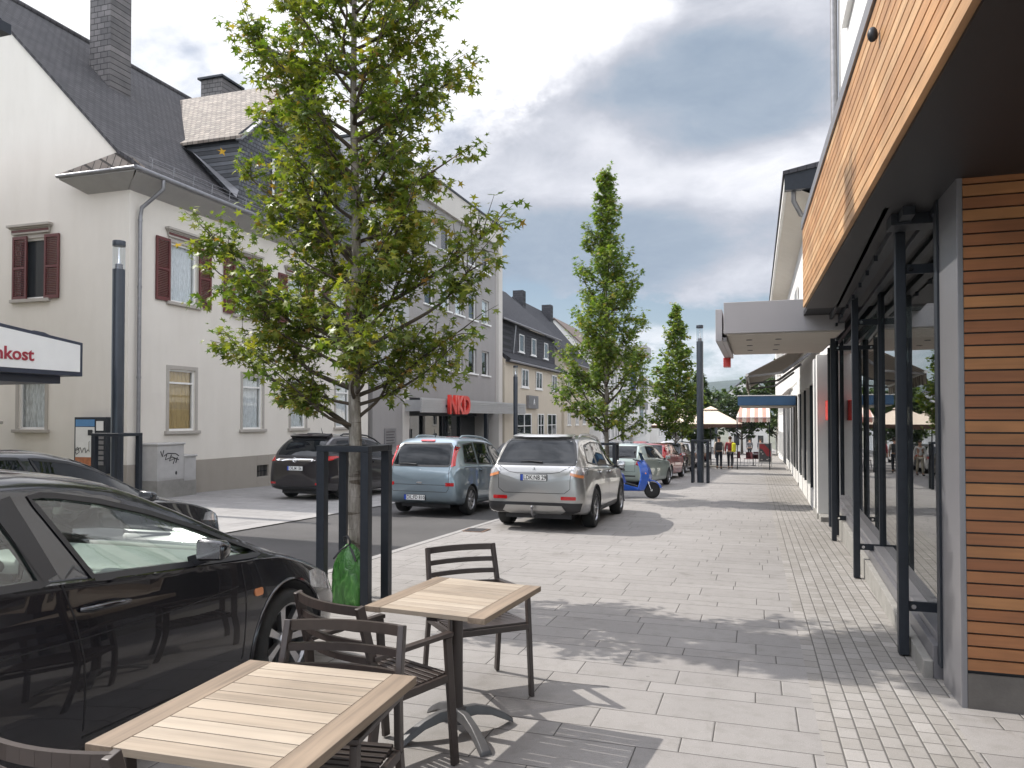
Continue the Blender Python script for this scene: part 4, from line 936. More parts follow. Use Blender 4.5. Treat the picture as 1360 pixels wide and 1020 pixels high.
def canopy_building():
    h=thing('canopy_shop_building','white shop building with big grey edged canopy, white columns and pitched roof at the right','building',(5,30,gz(30)))
    cf=lambda y:1.21+.0185*(y-18)
    m=MB(); m.box(-.47,1.25,12.15,16.06,2.90,3.38); cn=m.build('canopy','canopy_side',h,world=True,bevel=.006)
    m=MB(); m.box(-.42,1.2,12.2,16.0,2.875,2.899); o=m.build('canopy_underside','canopy_under',cn); o.data.transform(Matrix.Translation(-h.location))
    m=MB(); m.box(-.60,-.50,12.3,16.1,2.80,3.30); m.box(-.5,-.47,12.5,15.9,2.95,3.0); m.box(-.498,-.43,12.4,16.0,2.80,2.87); o=m.build('canopy_gutter','canopy_side',cn,bevel=.005); o.data.transform(Matrix.Translation(-h.location))
    m=MB(); m.box(-.62,-.48,15.75,16.05,2.62,2.80); o=m.build('red_light_box','red_paint',cn,bevel=.005); o.data.transform(Matrix.Translation(-h.location))
    for x in (-.1,.35):
        for y in (13,14,15):
            m=MB(); m.lathe([(.05,2.868),(.05,2.876)],12,(x,y,0)); o=m.build('downlight','dark_metal',cn); o.data.transform(Matrix.Translation(-h.location))
    # upper wall and ground floor
    m=MB(); m.box(1.38,9,16.1,60,2.9,7.25); m.build('upper_wall','white_render',h,world=True)
    m=MB(); m.box(1.9,9,16.0,60,-2.5,2.9); m.build('back_wall','dark_room',h,world=True)
    # eave, fascia, roof
    m=MB(); m.add([(.78,19.9,7.35),(1.4,19.9,7.05),(1.4,60,7.05),(.78,60,7.35)],[(0,1,2,3)]); m.build('eave_soffit','cream',h,world=True)
    m=MB(); m.box(.70,.80,19.85,60,7.36,7.56); m.build('gutter','white_panel',h,world=True)
    m=MB(); m.prism([(.66,7.57),(.66,7.66),(4.6,8.4),(8.6,7.66),(8.6,7.57),(4.6,8.2)],'y',19.7,60); m.build('roof','slate_dark_roof',h,world=True)
    m=MB(); m.prism([(.70,7.2),(.70,7.58),(4.6,8.25),(8.5,7.6),(8.5,7.2)],'y',19.75,19.95); m.build('gable_fascia','dark_metal',h,world=True)
    m=MB(); m.tube([(.92,20.1,7.35),(.92,20.1,7.0),(1.1,20.3,6.7),(1.32,20.4,6.6),(1.32,20.4,3.6)],.06,8); m.build('downpipe','zinc',h,world=True,smooth=50)
    for k in range(7):
        y=22+k*5; window(h,'x-',1.38,y,y+1.5,4.2,6.0,recess=-.02,sill='white_frame',curtain=None,pane='pane_dark',transom=0,cross=True)
    # white columns and shop windows
    for y in (16.9,18.1,28.9,41,53):
        x=cf(y); m=MB(); m.box(x,x+.5,y-.14,y+.14,gz(y)-.2,2.9); m.build('column','white_panel',h,world=True,bevel=.008)
        m=MB(); m.box(x-.012,x+.51,y-.155,y+.155,gz(y)-.2,gz(y)+.12); m.build('column_foot','concrete',h,world=True)
    cy=(18.1,22.0,25.5,28.9,33.0,37,41,45,49,53)
    for a,b in zip(cy[:-1],cy[1:]):
        a+=.145;b-=.145;xa,xb=cf(a)+.02,cf(b)+.02; ga,gb=gz(a),gz(b)
        m=MB(); m.hexa([(xa,a,ga-.2),(xa+.2,a,ga-.2),(xb+.2,b,gb-.2),(xb,b,gb-.2),(xa,a,ga+.45),(xa+.2,a,ga+.45),(xb+.2,b,gb+.45),(xb,b,gb+.45)]); m.build('shop_base','white_panel',h,world=True)
        m=MB(); m.hexa([(xa+.04,a,ga+.45),(xa+.06,a,ga+.45),(xb+.06,b,gb+.45),(xb+.04,b,gb+.45),(xa+.04,a,2.4),(xa+.06,a,2.4),(xb+.06,b,2.4),(xb+.04,b,2.4)]); m.build('shop_window','shop_glass',h,world=True)
        m=MB(); m.box(xa,xa+.1,a,b,2.4,2.9); m.build('shop_header','white_panel',h,world=True)
        for q in (.0,.5,1.):
            y_=a+(b-a)*q; x_=cf(y_)+.02; m=MB(); m.box(x_-.01,x_+.1,y_-.03,y_+.03,gz(y_)+.452,2.399); m.build('shop_mullion','white_panel' if q!=.5 else 'dark_metal',h,world=True)
    # doorway next to the canopy
    m=MB(); m.box(1.55,1.6,16.2,16.8,-.6,2.6); m.build('red_door_sign','red_paint',h,world=True) if False else None
    m=MB(); m.box(1.34,1.46,16.1,16.7,1.55,1.95); m.build('red_sign','red_paint',h,world=True,bevel=.01)
    m=MB(); m.box(1.20,1.5,16.2,17.9,gz(17)-.1,gz(17)+.12); m.build('door_step','concrete',h,world=True,bevel=.01)
canopy_building()

def awning(name,label,y0,y1,xi,zi,xo,zo,mat,val,drop=.22,n=None):
    t=thing(name,label,'awning',(xi,(y0+y1)/2,zi))
    m=MB(); m.hexa([(xi,y0,zi-.012),(xo,y0,zo-.012),(xo,y1,zo-.012),(xi,y1,zi-.012),(xi,y0,zi),(xo,y0,zo),(xo,y1,zo),(xi,y1,zi)]); m.build('canvas',mat,t,world=True)
    m=MB(); k=int((y1-y0)/.3); vs=[]
    for i in range(k+1):
        y=y0+(y1-y0)*i/k; vs+=[(xo-.01+.01*math.sin(i*1.7),y,zo),(xo-.02+.02*math.sin(i*2.1),y,zo-drop*(1-.12*(i%2)))]
    m.add(vs,[(2*i,2*i+2,2*i+3,2*i+1) for i in range(k)]); m.build('valance',val,t,world=True)
    m=MB(); m.tube([(xo,y0,zo-.02),(xo,y1,zo-.02)],.035,8); m.build('front_rail','white_panel',t,world=True)
    for y in (y0+.15,(y0+y1)/2,y1-.15):
        m=MB(); mx=(xi+xo)/2+.1; m.bar((xi,y,zi-.25),(mx,y+.3,(zi+zo)/2-.32),.05,.06); m.bar((mx,y+.3,(zi+zo)/2-.32),(xo,y,zo-.05),.045,.05); m.build('folding_arm','zinc',t,world=True)
    m=MB(); m.box(xi-.02,xi+.12,y0-.05,y1+.05,zi-.08,zi+.12); m.build('cassette','white_panel',t,world=True)
    return t
def stripes(name,c1,c2,axis,per,rough=.85):
    m,nt_,b=new_mat(name); b.inputs['Roughness'].default_value=rough
    tc_=N(nt_,'ShaderNodeTexCoord'); s_=N(nt_,'ShaderNodeSeparateXYZ'); nt_.links.new(tc_.outputs['Object'],s_.inputs[0])
    a=N(nt_,'ShaderNodeMath',operation='DIVIDE'); nt_.links.new(s_.outputs[axis],a.inputs[0]); a.inputs[1].default_value=per
    f=N(nt_,'ShaderNodeMath',operation='FRACT'); nt_.links.new(a.outputs[0],f.inputs[0])
    g=N(nt_,'ShaderNodeMath',operation='GREATER_THAN'); nt_.links.new(f.outputs[0],g.inputs[0]); g.inputs[1].default_value=.5
    nt_.links.new(mixc(nt_,g.outputs[0],c1,c2),b.inputs['Base Color']); return m
M['awn_grey']=stripes('striped_grey_canvas',(.17,.145,.12),(.42,.37,.31),1,.35)
M['awn_red']=stripes('red_white_canvas',(.50,.26,.21),(.70,.61,.53),0,.42)
awning('shop_awning','brown grey striped awning folded out over the shop windows under the white canopy end',18.5,26.8,1.2,3.35,-.2,2.62,'awn_grey','awn_grey',.30)
t=thing('cafe_awning','red and cream striped awning with fringed valance, hanging beyond the blue edged canopy','awning',(-.1,45,2.2))
m=MB(); m.add([(-1.05,43.6,1.62),(.72,43.6,1.62),(.72,46.0,2.3),(-.85,46.0,2.3)],[(0,1,2,3)]); m.add([(-1.05,43.6,1.62),(-.85,46,2.3),(-.85,46,1.75),(-1.05,43.6,1.5)],[(0,1,2,3)]); m.build('canvas','awn_red',t,world=True)
m=MB(); vs=[]
for i in range(25): x=-1.05+1.77*i/24; vs+=[(x,43.59+.02*math.sin(i*2.2),1.62),(x,43.57+.03*math.sin(i*2.2),1.34+.05*(i%2))]
m.add(vs,[(2*i,2*i+2,2*i+3,2*i+1) for i in range(24)]); m.build('valance','awn_red',t,world=True)
m=MB(); m.bar((-1.02,43.62,1.60),(-.85,46.2,1.75),.04,.05); m.bar((.70,43.62,1.60),(.70,46.2,1.75),.04,.05); m.tube([(-1.05,43.6,1.61),(.72,43.6,1.61)],.03,6); m.build('folding_frame','zinc',t,world=True)
for x in (-1.0,.68): MB().tube([(x,43.65,gz(43.65)),(x,43.65,1.6)],.03,6).build('stay_post','dark_metal',t,world=True)
t=thing('blue_canopy','flat canopy with deep blue fascia over the pavement, in front of the cafe awning','canopy',(.6,32,2.2))
m=MB(); m.box(-.66,1.4,30,35.5,2.07,2.42); m.build('fascia',pbr('blue_fascia',(.03,.085,.17),.45,var=.12,scale=2),t,world=True,bevel=.01)
m=MB(); m.box(-.60,1.4,30.1,35.4,2.03,2.069); m.build('underside','canopy_under',t,world=True)
m=MB(); m.box(-.7,1.42,29.97,35.53,2.421,2.455); m.build('metal_edge','white_panel',t,world=True)

# buildings further along the right side
pitched('white house with two storeys on the right side beyond the cafe','right_side_house',2.0,61,76,5.6,9.0,'white_render','slate_dark_roof',(62.5,66,69.5,73),((2.,1.5),(-1.5,2.)),dirn=-1,XB=11)
pitched('cream house far down the right side of the street','far_right_house',2.2,78,96,4.0,7.6,'cream','slate_dark_roof',(80,84,88,92),((.8,1.5),(-2.,1.9)),dirn=-1,XB=11)
def tower():
    h=thing('narrow_white_tower','narrow white shopfront building with pointed top, standing beside the far tree mass','building',(-2.0,112,gz(112)))
    m=MB(); m.prism([(-3.6,-4),(1.5,-4),(1.5,5),(-.9,7.2),(-3.6,5)],'y',108,118); m.build('wall','white_render',h,world=True)
    for z in (-2.2,.6,3.): 
        for x in (-3.0,-1.4,.1): window(h,'y-',108,x,x+.9,z,z+1.5,recess=-.02,sill=False,curtain=None,pane='pane_dark',transom=0,fw=.08)
    m=MB(); m.prism([(-3.9,4.9),(-.9,7.3),(1.8,4.9),(1.8,5.05),(-.9,7.5),(-3.9,5.05)],'y',107.8,118.2); m.build('roof','zinc',h,world=True)
tower()

# ------------------------------------------------------------------ vehicles
def pchip(xs,ys,x):
    n=len(xs)
    if x<=xs[0]: return ys[0]
    if x>=xs[-1]: return ys[-1]
    i=max(k for k in range(n) if xs[k]<=x); i=min(i,n-2)
    h=[xs[k+1]-xs[k] for k in range(n-1)]; d=[(ys[k+1]-ys[k])/h[k] for k in range(n-1)]
    def sl(k):
        if k==0: return d[0]
        if k==n-1: return d[-1]
        if d[k-1]*d[k]<=0: return 0.
        w1=2*h[k]+h[k-1]; w2=h[k]+2*h[k-1]; return (w1+w2)/(w1/d[k-1]+w2/d[k])
    t=(x-xs[i])/h[i]; a,b=sl(i),sl(i+1)
    return (2*t**3-3*t*t+1)*ys[i]+(t**3-2*t*t+t)*h[i]*a+(-2*t**3+3*t*t)*ys[i+1]+(t**3-t*t)*h[i]*b
def ring(p,inset=0.):
    zb,w,zw,zs,ws,ze,we,zt=p
    c=[(w*.80,zb),(w*.955,zb+.05),(w,zw),(ws+(w-ws)*.35,zs-.05),(ws,zs),(ws*.25+we*.75+.012,zs*.25+ze*.75),(we,ze),(we*.62,ze*.25+zt*.75),(0,zt)]
    # catmull through the side points
    pts=[(0,zb),(w*.4,zb)]
    q=catmull([(a,b,0) for a,b in c],4)
    pts+=[(v.x,v.y) for v in q]
    return pts
def loft(rows,ny=64,y0=None,y1=None,mod=None):
    ys=[r[0] for r in rows]; y0=ys[0] if y0 is None else y0; y1=ys[-1] if y1 is None else y1
    st=sorted(set([y0,y1]+[round(y,4) for y in ys if y0<y<y1]+[round(y0+(y1-y0)*i/ny,4) for i in range(1,ny)]))
    o=[st[0]]
    for y in st[1:]:
        if y-o[-1]>.012 or y==st[-1]: o.append(y)
    m=MB(); k=None
    for y in o:
        p=[pchip(ys,[r[j] for r in rows],y) for j in range(1,9)]
        if mod: p=mod(y,p)
        rg=ring(p); full=rg+[(-a,b) for a,b in reversed(rg[1:-1])]
        k=len(full); m.v.extend([(a,y,b) for a,b in full])
    n=len(o)
    for i in range(n-1):
        for j in range(k): m.f.append((i*k+j,i*k+(j+1)%k,(i+1)*k+(j+1)%k,(i+1)*k+j)); m.m.append(0)
    for base,flip in ((0,1),((n-1)*k,0)):
        cz=sum(m.v[base+j][2] for j in range(k))/k; m.v.append((0,m.v[base][1],cz)); c=len(m.v)-1
        for j in range(k):
            f=(base+j,base+(j+1)%k,c); m.f.append(f if flip else f[::-1]); m.m.append(0)
    return m
def bool_cut(o,cutters):
    for c in cutters:
        md=o.modifiers.new('b','BOOLEAN'); md.operation='DIFFERENCE'; md.object=c; md.solver='EXACT'
    bpy.context.view_layer.update(); dg=bpy.context.evaluated_depsgraph_get()
    me=bpy.data.meshes.new_from_object(o.evaluated_get(dg)); o.modifiers.clear(); old=o.data; o.data=me; bpy.data.meshes.remove(old)

    for c in cutters: d=c.data; bpy.data.objects.remove(c); bpy.data.meshes.remove(d)
def sharpen(me,t=34):
    bm=bmesh.new(); bm.from_mesh(me)
    for f in bm.faces: f.smooth=True
    for e in bm.edges: e.smooth= not (len(e.link_faces)!=2 or e.calc_face_angle(0)>R(t))
    bm.to_mesh(me); bm.free()
def rr(x0,x1,z0,z1,r=.03,n=3,sk=0.):
    out=[]
    for cx,cz,a0 in ((x1-r,z1-r,0),(x0+r,z1-r,90),(x0+r,z0+r,180),(x1-r,z0+r,270)):
        for i in range(n+1):
            a=R(a0+90*i/n); z=cz+r*math.sin(a); out.append((cx+r*math.cos(a)+sk*(z-z0),z))
    return out
def patch(bvh,view,poly,off,thick,mat,name,parent,res=.06,smooth=50,flat=None):
    bm=bmesh.new(); vs=[bm.verts.new((a,b,0)) for a,b in poly]; f=bm.faces.new(vs)
    bmesh.ops.triangulate(bm,faces=[f])
    xs=[p[0] for p in poly]; zs=[p[1] for p in poly]
    for ax,(lo,hi) in ((0,(min(xs),max(xs))),(1,(min(zs),max(zs)))):
        n=int((hi-lo)/res)
        for i in range(1,n+1):
            c=lo+(hi-lo)*i/(n+1); no=(1,0,0) if ax==0 else (0,1,0); p=(c,0,0) if ax==0 else (0,c,0)
            bmesh.ops.bisect_plane(bm,geom=bm.verts[:]+bm.edges[:]+bm.faces[:],plane_co=p,plane_no=no)
    D={'x+':(-1,0,0),'x-':(1,0,0),'y-':(0,1,0),'y+':(0,-1,0),'z+':(0,0,-1)}[view]; D=Vector(D)
    bm.verts.ensure_lookup_table(); outp=[];inn=[]
    for v in bm.verts:
        a,b=v.co.x,v.co.y
        O={'x+':(6,a,b),'x-':(-6,a,b),'y-':(a,-9,b),'y+':(a,9,b),'z+':(a,b,6)}[view]
        h=bvh.ray_cast(Vector(O),D)
        if h[0] is None:
            q=Vector(O)+D*(6 if view[0]!='y' else 7.2); h=bvh.find_nearest(q)
            p=h[0]; p=Vector((O[0] if view[0]!='x' else p.x, O[1] if view[0]!='y' else p.y, O[2] if view[0]!='z' else p.z)); n_=-D
        else:
            p,n_=h[0],h[1]
            if n_.dot(D)>0: n_=-n_
        if flat: n_=-D
        n_=(n_-D*.6).normalized()
        outp.append(p+n_*off); inn.append(p+n_*(off-thick))
    m=MB(); k=len(outp); m.v=[tuple(p) for p in outp]+[tuple(p) for p in inn]
    for f in bm.faces: ids=[v.index for v in f.verts]; m.f.append(tuple(ids)); m.m.append(0)
    for e in bm.edges:
        if len(e.link_faces)==1: a,b=e.verts[0].index,e.verts[1].index; m.f.append((a,b,b+k,a+k)); m.m.append(0)
    bm.free()
    return m.build(name,mat,parent,smooth=smooth)
def ringpoly(poly,w):
    """frame outline: outer ring offset by w, joined to the inner ring (list of quads as polys)"""
    n=len(poly); cx=sum(p[0] for p in poly)/n; cz=sum(p[1] for p in poly)/n
    ar=sum(poly[i][0]*poly[(i+1)%n][1]-poly[(i+1)%n][0]*poly[i][1] for i in range(n)); s=1 if ar>0 else -1
    out=[]
    for i in range(n):
        p0,p1,p2=Vector(poly[i-1]),Vector(poly[i]),Vector(poly[(i+1)%n]); e1=(p1-p0).normalized(); e2=(p2-p1).normalized()
        n1=Vector((e1.y,-e1.x))*s; n2=Vector((e2.y,-e2.x))*s; b=(n1+n2); b=b.normalized() if b.length>.01 else n1
        out.append(tuple(p1+b*w/max(.5,b.dot(n1))))
    return out
def strip_patch(bvh,view,pts,w,off,mat,name,parent,closed=False):
    """thin line laid on the body along a 2D polyline"""
    D={'x+':(-1,0,0),'x-':(1,0,0),'y-':(0,1,0),'y+':(0,-1,0),'z+':(0,0,-1)}[view]; D=Vector(D)
    P=[Vector(p) for p in pts]; Q=[]
    for a,b in zip(P[:-1],P[1:]):
        n=max(1,int((b-a).length/.04)); Q+=[a+(b-a)*i/n for i in range(n)]
    Q.append(P[-1]); m=MB(); vs=[]
    for i,p in enumerate(Q):
        d=(Q[min(i+1,len(Q)-1)]-Q[max(i-1,0)]).normalized(); nn=Vector((-d.y,d.x))*w/2
        for q in (p-nn,p+nn):
            a,b=q; O={'x+':(6,a,b),'x-':(-6,a,b),'y-':(a,-9,b),'y+':(a,9,b),'z+':(a,b,6)}[view]
            h=bvh.ray_cast(Vector(O),D); 
            if h[0] is None: h=bvh.find_nearest(Vector(O)+D*5.2)
            nq=h[1] if h[1].dot(D)<0 else -h[1]; vs.append(h[0]+(nq-D*.3).normalized()*off)
    m.add(vs,[(2*i,2*i+2,2*i+3,2*i+1) for i in range(len(Q)-1)])
    return m.build(name,mat,parent,smooth=60)
def make_wheel(parent,x,y,r,side,w=.2,spokes=10,rimr=.68,cap=True,style='alloy'):
    t=bpy.data.objects.new('wheel',None); COL.objects.link(t); t.parent=parent; t.location=(x,y,r); t.empty_display_size=.1
    s=side; ro=r; ri=r*rimr
    m=MB(); h=w/2
    m.lathe([(ri*.97,-h*.8),(ri,-h),(ri+.03,-h),(ro-.03,-h*.98),(ro-.008,-h*.80),(ro,-h*.5),(ro,h*.5),(ro-.008,h*.80),(ro-.03,h*.98),(ri+.03,h),(ri,h),(ri*.97,h*.8)],40,(0,0,0),'x'); m.f=m.f[:-2]; m.m=m.m[:-2]; m.build('tyre','rubber',t,smooth=40)
    m=MB(); xo=s*h*.86
    m.lathe([(ri*.95,-h*.7),(ri*.999,-h*.9),(ri*.999,h*.9),(ri*.95,h*.7)] ,40,(0,0,0),'x')
    m.f=m.f[:-2]; m.m=m.m[:-2]
    m.lathe([(ri*.99,xo-s*.012),(ri*1.0,xo),(ri*.93,xo+s*.002),(ri*.90,xo-s*.02)],40,(0,0,0),'x'); m.f=m.f[:-2]; m.m=m.m[:-2]
    for k in range(spokes):
        a=2*PI*k/spokes
        def P(rad,ang,dx): return (xo+s*dx,rad*math.cos(ang),rad*math.sin(ang))
        wd0,wd1=(.30*5/spokes if style=='alloy' else .42*5/spokes),(.17*5/spokes if style=='alloy' else .36*5/spokes)
        b0,b1=.2*ri,.93*ri
        m.add([P(b0,a-wd0*1.6,-.03),P(b0,a+wd0*1.6,-.03),P(b1,a+wd1,-.012),P(b1,a-wd1,-.012),P(b0,a-wd0*1.6,-.06),P(b0,a+wd0*1.6,-.06),P(b1,a+wd1,-.05),P(b1,a-wd1,-.05)],[(0,1,2,3),(4,7,6,5),(0,4,5,1),(1,5,6,2),(2,6,7,3),(3,7,4,0)])
    m.lathe([(.001,xo-s*.012),(ri*.18,xo-s*.012),(ri*.26,xo-s*.04),(ri*.26,xo-s*.07)],20,(0,0,0),'x')
    m.build('rim','alloy',t,smooth=35)
    m=MB(); m.lathe([(.001,xo-s*.085),(ri*.94,xo-s*.085),(ri*.94,xo-s*.09),(.001,xo-s*.09)],24,(0,0,0),'x'); m.build('brake_disc','black_plastic',t)
    return t
def plate(parent,bvh,y_,z,txt,w=.46,view='y-',x=0.):
    hh=.10
    h=bvh.ray_cast(Vector((x,-9,z)),Vector((0,1,0))); y=h[0].y-.02
    t=MB().box(x-w/2-.01,x+w/2+.01,y-.004,y+.03,z-hh/2-.008,z+hh/2+.008).build('plate_holder','black_plastic',parent)
    MB().box(x-w/2,x+w/2,y-.008,y-.0045,z-hh/2,z+hh/2).build('number_plate','plate',t)
    MB().box(x-w/2,x-w/2+.045,y-.0095,y-.0085,z-hh/2,z+hh/2).build('blue_band','plate_blue',t)
    text_obj('plate_lettering',txt,.105,'ink',t,(x+.025,y-.0095,z-.002),ROT_NEGY,extrude=.0008,sx=.82,bold=.0015)
def make_car(S,loc,rz,label,cat='car',group=None,name='parked_car'):
    yc=loc[1]; t=thing(name,label,cat,(loc[0],loc[1],gz(loc[1])),rz,group,pitch=0)
    t.rotation_euler=Euler((math.atan(SL)*math.cos(rz),0,rz)); 
    P=S['paint']; rows=S['rows']
    base=loft(rows); 
    bvh=BVHTree.FromPolygons([Vector(v) for v in base.v],base.f)
    body=base.build('body',None,t); base_me=body.data.copy(); body.data.materials.clear(); body.data.materials.append(M[P]); body.data.materials.append(M['black_plastic'])
    rw=S['r']; ra=S.get('ra',rw+.045); W=S['W']
    cut=[]
    for yw in (S['yr'],S['yf']):
        for s in (1,-1):
            m=MB(); m.lathe([(ra,W/2-.36),(ra,W/2+.3)],36,(0,yw,rw),'x')
            if s<0: m.v=[(-v[0],v[1],v[2]) for v in m.v]
            cut.append(m.build('cutter','ink'))
    if S.get('cabin'):
        c=S['cabin']
        def mod(y,p): zb,w,zw,zs,ws,ze,we,zt=p; return [.30,w-.10,zw,min(zs,zt-.08),ws-.055,ze-.045,we-.045,zt-.05]
        cut.append(loft(rows,30,c[0],c[1],mod).build('cutter','ink'))
        for poly in S['side_glass']:
            m=MB(); m.prism(poly,'x',-1.2,1.2); cut.append(m.build('cutter','ink'))
        m=MB(); m.prism(S['screen_plan'],'z',.9,1.8); cut.append(m.build('cutter','ink'))
    for c_ in cut: c_.parent=t
    bool_cut(body,cut)
    me=body.data
    me.materials.clear(); me.materials.append(M[P]); me.materials.append(M['black_plastic'])
    zc=S.get('clad',0)
    for f in me.polygons:
        c=f.center; k=0
        for yw in (S['yr'],S['yf']):
            d=math.hypot(c.y-yw,c.z-rw)
            if d<ra-.0005 and abs(c.x)>W/2-.40 and abs(c.x)<W/2+.02: k=1
            if all(abs(math.hypot(me.vertices[v].co.y-yw,me.vertices[v].co.z-rw)-ra)<.004 for v in f.vertices): k=1
        if c.z<rows[len(rows)//2][1]+.03: k=1
        if S.get('cabin') and S['cabin'][0]-.01<c.y<S['cabin'][1]+.01 and c.z>.28 and abs(c.x)<W/2-.03:
            h=bvh.find_nearest(c)
            if h[3]>.012: k=1
        f.material_index=k
    sharpen(me)
    bm_=bmesh.new(); tmp=base_me; bm_.from_mesh(tmp); bm_.verts.ensure_lookup_table(); bm_.faces.ensure_lookup_table(); bm_.normal_update()
    ns=[]
    par=[v.normal.copy() for v in me.vertices]
    for v in me.vertices:
        h=bvh.find_nearest(v.co)
        if h[3]<.003:
            f=bm_.faces[h[2]]; n_=Vector((0,0,0))
            for q in f.verts: n_+=q.normal/((q.co-v.co).length+.002)
            n_.normalize()
            if n_.dot(h[1])<0: n_=-n_
            if n_.dot(par[v.index])<-.2: n_=-n_
            ns.append(n_)
        else: ns.append(par[v.index])
    bm_.free(); me.normals_split_custom_set_from_vertices([n.normalized() if n.length>1e-9 else Vector((0,0,1)) for n in ns]); bpy.data.meshes.remove(base_me)
    # wheels
    for yw in (S['yr'],S['yf']):
        for s in (1,-1): make_wheel(t,s*(W/2-.115),yw,rw,s,S.get('tw',.2),S.get('spokes',10),S.get('rimr',.68),style=S.get('wstyle','alloy'))
    # underside
    MB().box(-W/2+.3,W/2-.3,rows[0][0]+.3,rows[-1][0]-.3,rows[len(rows)//2][1]-.04,rows[len(rows)//2][1]+.06).build('underbody','black_plastic',t)
    G=S.get('glass','car_glass')
    for s,vw in ((1,'x+'),(-1,'x-')):
        for poly in S['side_glass']:
            o=patch(bvh,vw,poly,S.get('goff',.004),.004,G,'side_window',t)
            # rubber frame
            out=ringpoly(poly,.022); n=len(poly)
            m=MB(); 
            strip_patch(bvh,vw,[((a[0]+b[0])/2,(a[1]+b[1])/2) for a,b in zip(poly+poly[:1],out+out[:1])],.026,.006,'black_plastic','window_seal',o)
        for pts in S.get('seams',[]): strip_patch(bvh,vw,pts,.009,.0012,'ink','panel_gap',t)
        for pts in S.get('handles',[]):
            patch(bvh,vw,rr(pts[0]-.07,pts[0]+.05,pts[1]-.038,pts[1]+.038,.036,4),.0025,.002,'black_plastic','handle_recess',t,res=.05)
            q=patch(bvh,vw,rr(pts[0]-.1,pts[0]+.1,pts[1]-.019,pts[1]+.019,.018),.042,.034,P,'door_handle',t,res=.05)
        if 'mirror' in S:
            my,mz=S['mirror']; h=bvh.ray_cast(Vector((6*s,my,mz-.08)),Vector((-s,0,0))); mx=h[0].x
            q=MB(); c0,c1=mx+s*.05,mx+s*.235
            q.hexa([(c0,my-.055,mz-.065),(c1,my-.055,mz-.05),(c1-s*.03,my+.055,mz-.04),(c0,my+.075,mz-.055),(c0,my-.055,mz+.068),(c1,my-.055,mz+.055),(c1-s*.03,my+.055,mz+.04),(c0,my+.075,mz+.05)]); mm=q.build('wing_mirror',S.get('mirpaint',P),t,bevel=.028,smooth=80)
            q=MB(); q.hexa([(c0+s*.02,my-.058,mz-.045),(c1-s*.02,my-.058,mz-.035),(c1-s*.02,my-.0555,mz-.035),(c0+s*.02,my-.0555,mz-.045),(c0+s*.02,my-.058,mz+.05),(c1-s*.02,my-.058,mz+.04),(c1-s*.02,my-.0555,mz+.04),(c0+s*.02,my-.0555,mz+.05)]); q.build('mirror_glass','chrome',mm)
            q=MB(); q.bar((mx-s*.03,my+.01,mz-.075),(mx+s*.09,my,mz-.04),.06,.03,(0,1,0)); q.build('mirror_foot','black_plastic',mm,bevel=.006)
        for it in S.get('side',[]):
            patch(bvh,vw,it[1],it[2],it[3],it[0],it[4],t,res=.05)
    for vw,key in (('y-','rear'),('y+','front')):
        for it in S.get(key,[]):
            q_=patch(bvh,vw,it[1],it[2],it[3],it[0],it[4],t,res=.05)
            if it[0]=='car_glass': strip_patch(bvh,vw,it[1]+it[1][:1],.035,.006,'black_plastic','window_seal',q_)
            if len(it)>5 and it[5]=='mirror': patch(bvh,vw,[(-a,b) for a,b in it[1]],it[2],it[3],it[0],it[4],t,res=.05)
    for it in S.get('top',[]): patch(bvh,'z+',it[1],it[2],it[3],it[0],it[4],t,res=.06)
    for it in S.get('rear_seams',[]): strip_patch(bvh,'y-',it,.009,.0015,'ink','panel_gap',t)
    if 'plate' in S: plate(t,bvh,0,S['plate'][1],S['plate'][0],x=S['plate'][2] if len(S['plate'])>2 else 0)
    if 'wiper' in S:
        x0,z0,x1,z1=S['wiper']; 
        def hp(x,z): q=bvh.ray_cast(Vector((x,-9,z)),Vector((0,1,0)))[0]; return (q.x,q.y-.025,q.z)
        q=MB(); q.tube([hp(x0,z0),hp((x0+x1)/2,(z0+z1)/2+.01),hp(x1,z1)],[.016,.01,.006],6); q.build('rear_wiper','black_plastic',t)
    if S.get('rails'):
        for s in (1,-1):
            xr,ya,yb,zr=S['rails']
            def tz(x,y): q=bvh.ray_cast(Vector((x,y,5)),Vector((0,0,-1)))[0]; return q.z
            pts=[(s*xr,ya,tz(xr,ya)),(s*xr,ya+.12,tz(xr,ya+.12)+.045)]+[(s*xr,ya+.12+(yb-ya-.24)*i/5,tz(xr,ya+.12+(yb-ya-.24)*i/5)+.05) for i in range(1,5)]+[(s*xr,yb-.12,tz(xr,yb-.12)+.045),(s*xr,yb,tz(xr,yb))]
            MB().tube(pts,.022,8).build('roof_rail',S.get('railmat','chrome'),t,smooth=50)
    if 'antenna' in S:
        y=S['antenna']; z=bvh.ray_cast(Vector((0,y,5)),Vector((0,0,-1)))[0].z; MB().tube([(0,y,z),(0,y-.07,z+.17)],[.012,.004],6).build('antenna','black_plastic',t)
    return t,bvh,body
for k,c,mt,rg in (('p_black',(.010,.010,.014),.35,.25),('p_dark',(.014,.015,.021),.35,.25),('p_brown',(.020,.016,.018),.4,.3),('p_blue',(.225,.285,.325),.55,.30),('p_silver',(.385,.383,.375),.75,.30),('p_mint',(.40,.47,.43),.4,.32),('p_red',(.34,.02,.02),.2,.3),('p_white',(.6,.6,.6),.1,.3),('p_grey',(.15,.16,.17),.5,.3)):
    M[k]=carpaint(k.replace('p_','car_paint_'),c,mt,0,rg)
M['clear_pane']=glassmat('tinted_clear_glass',(.80,.88,.83),1.75,.95)
M['dash']=pbr('grey_dashboard',(.20,.215,.205),.6,var=.08,scale=8)
M['seat_fab']=pbr('dark_seat_fabric',(.03,.03,.035),.9,var=.2,scale=30)

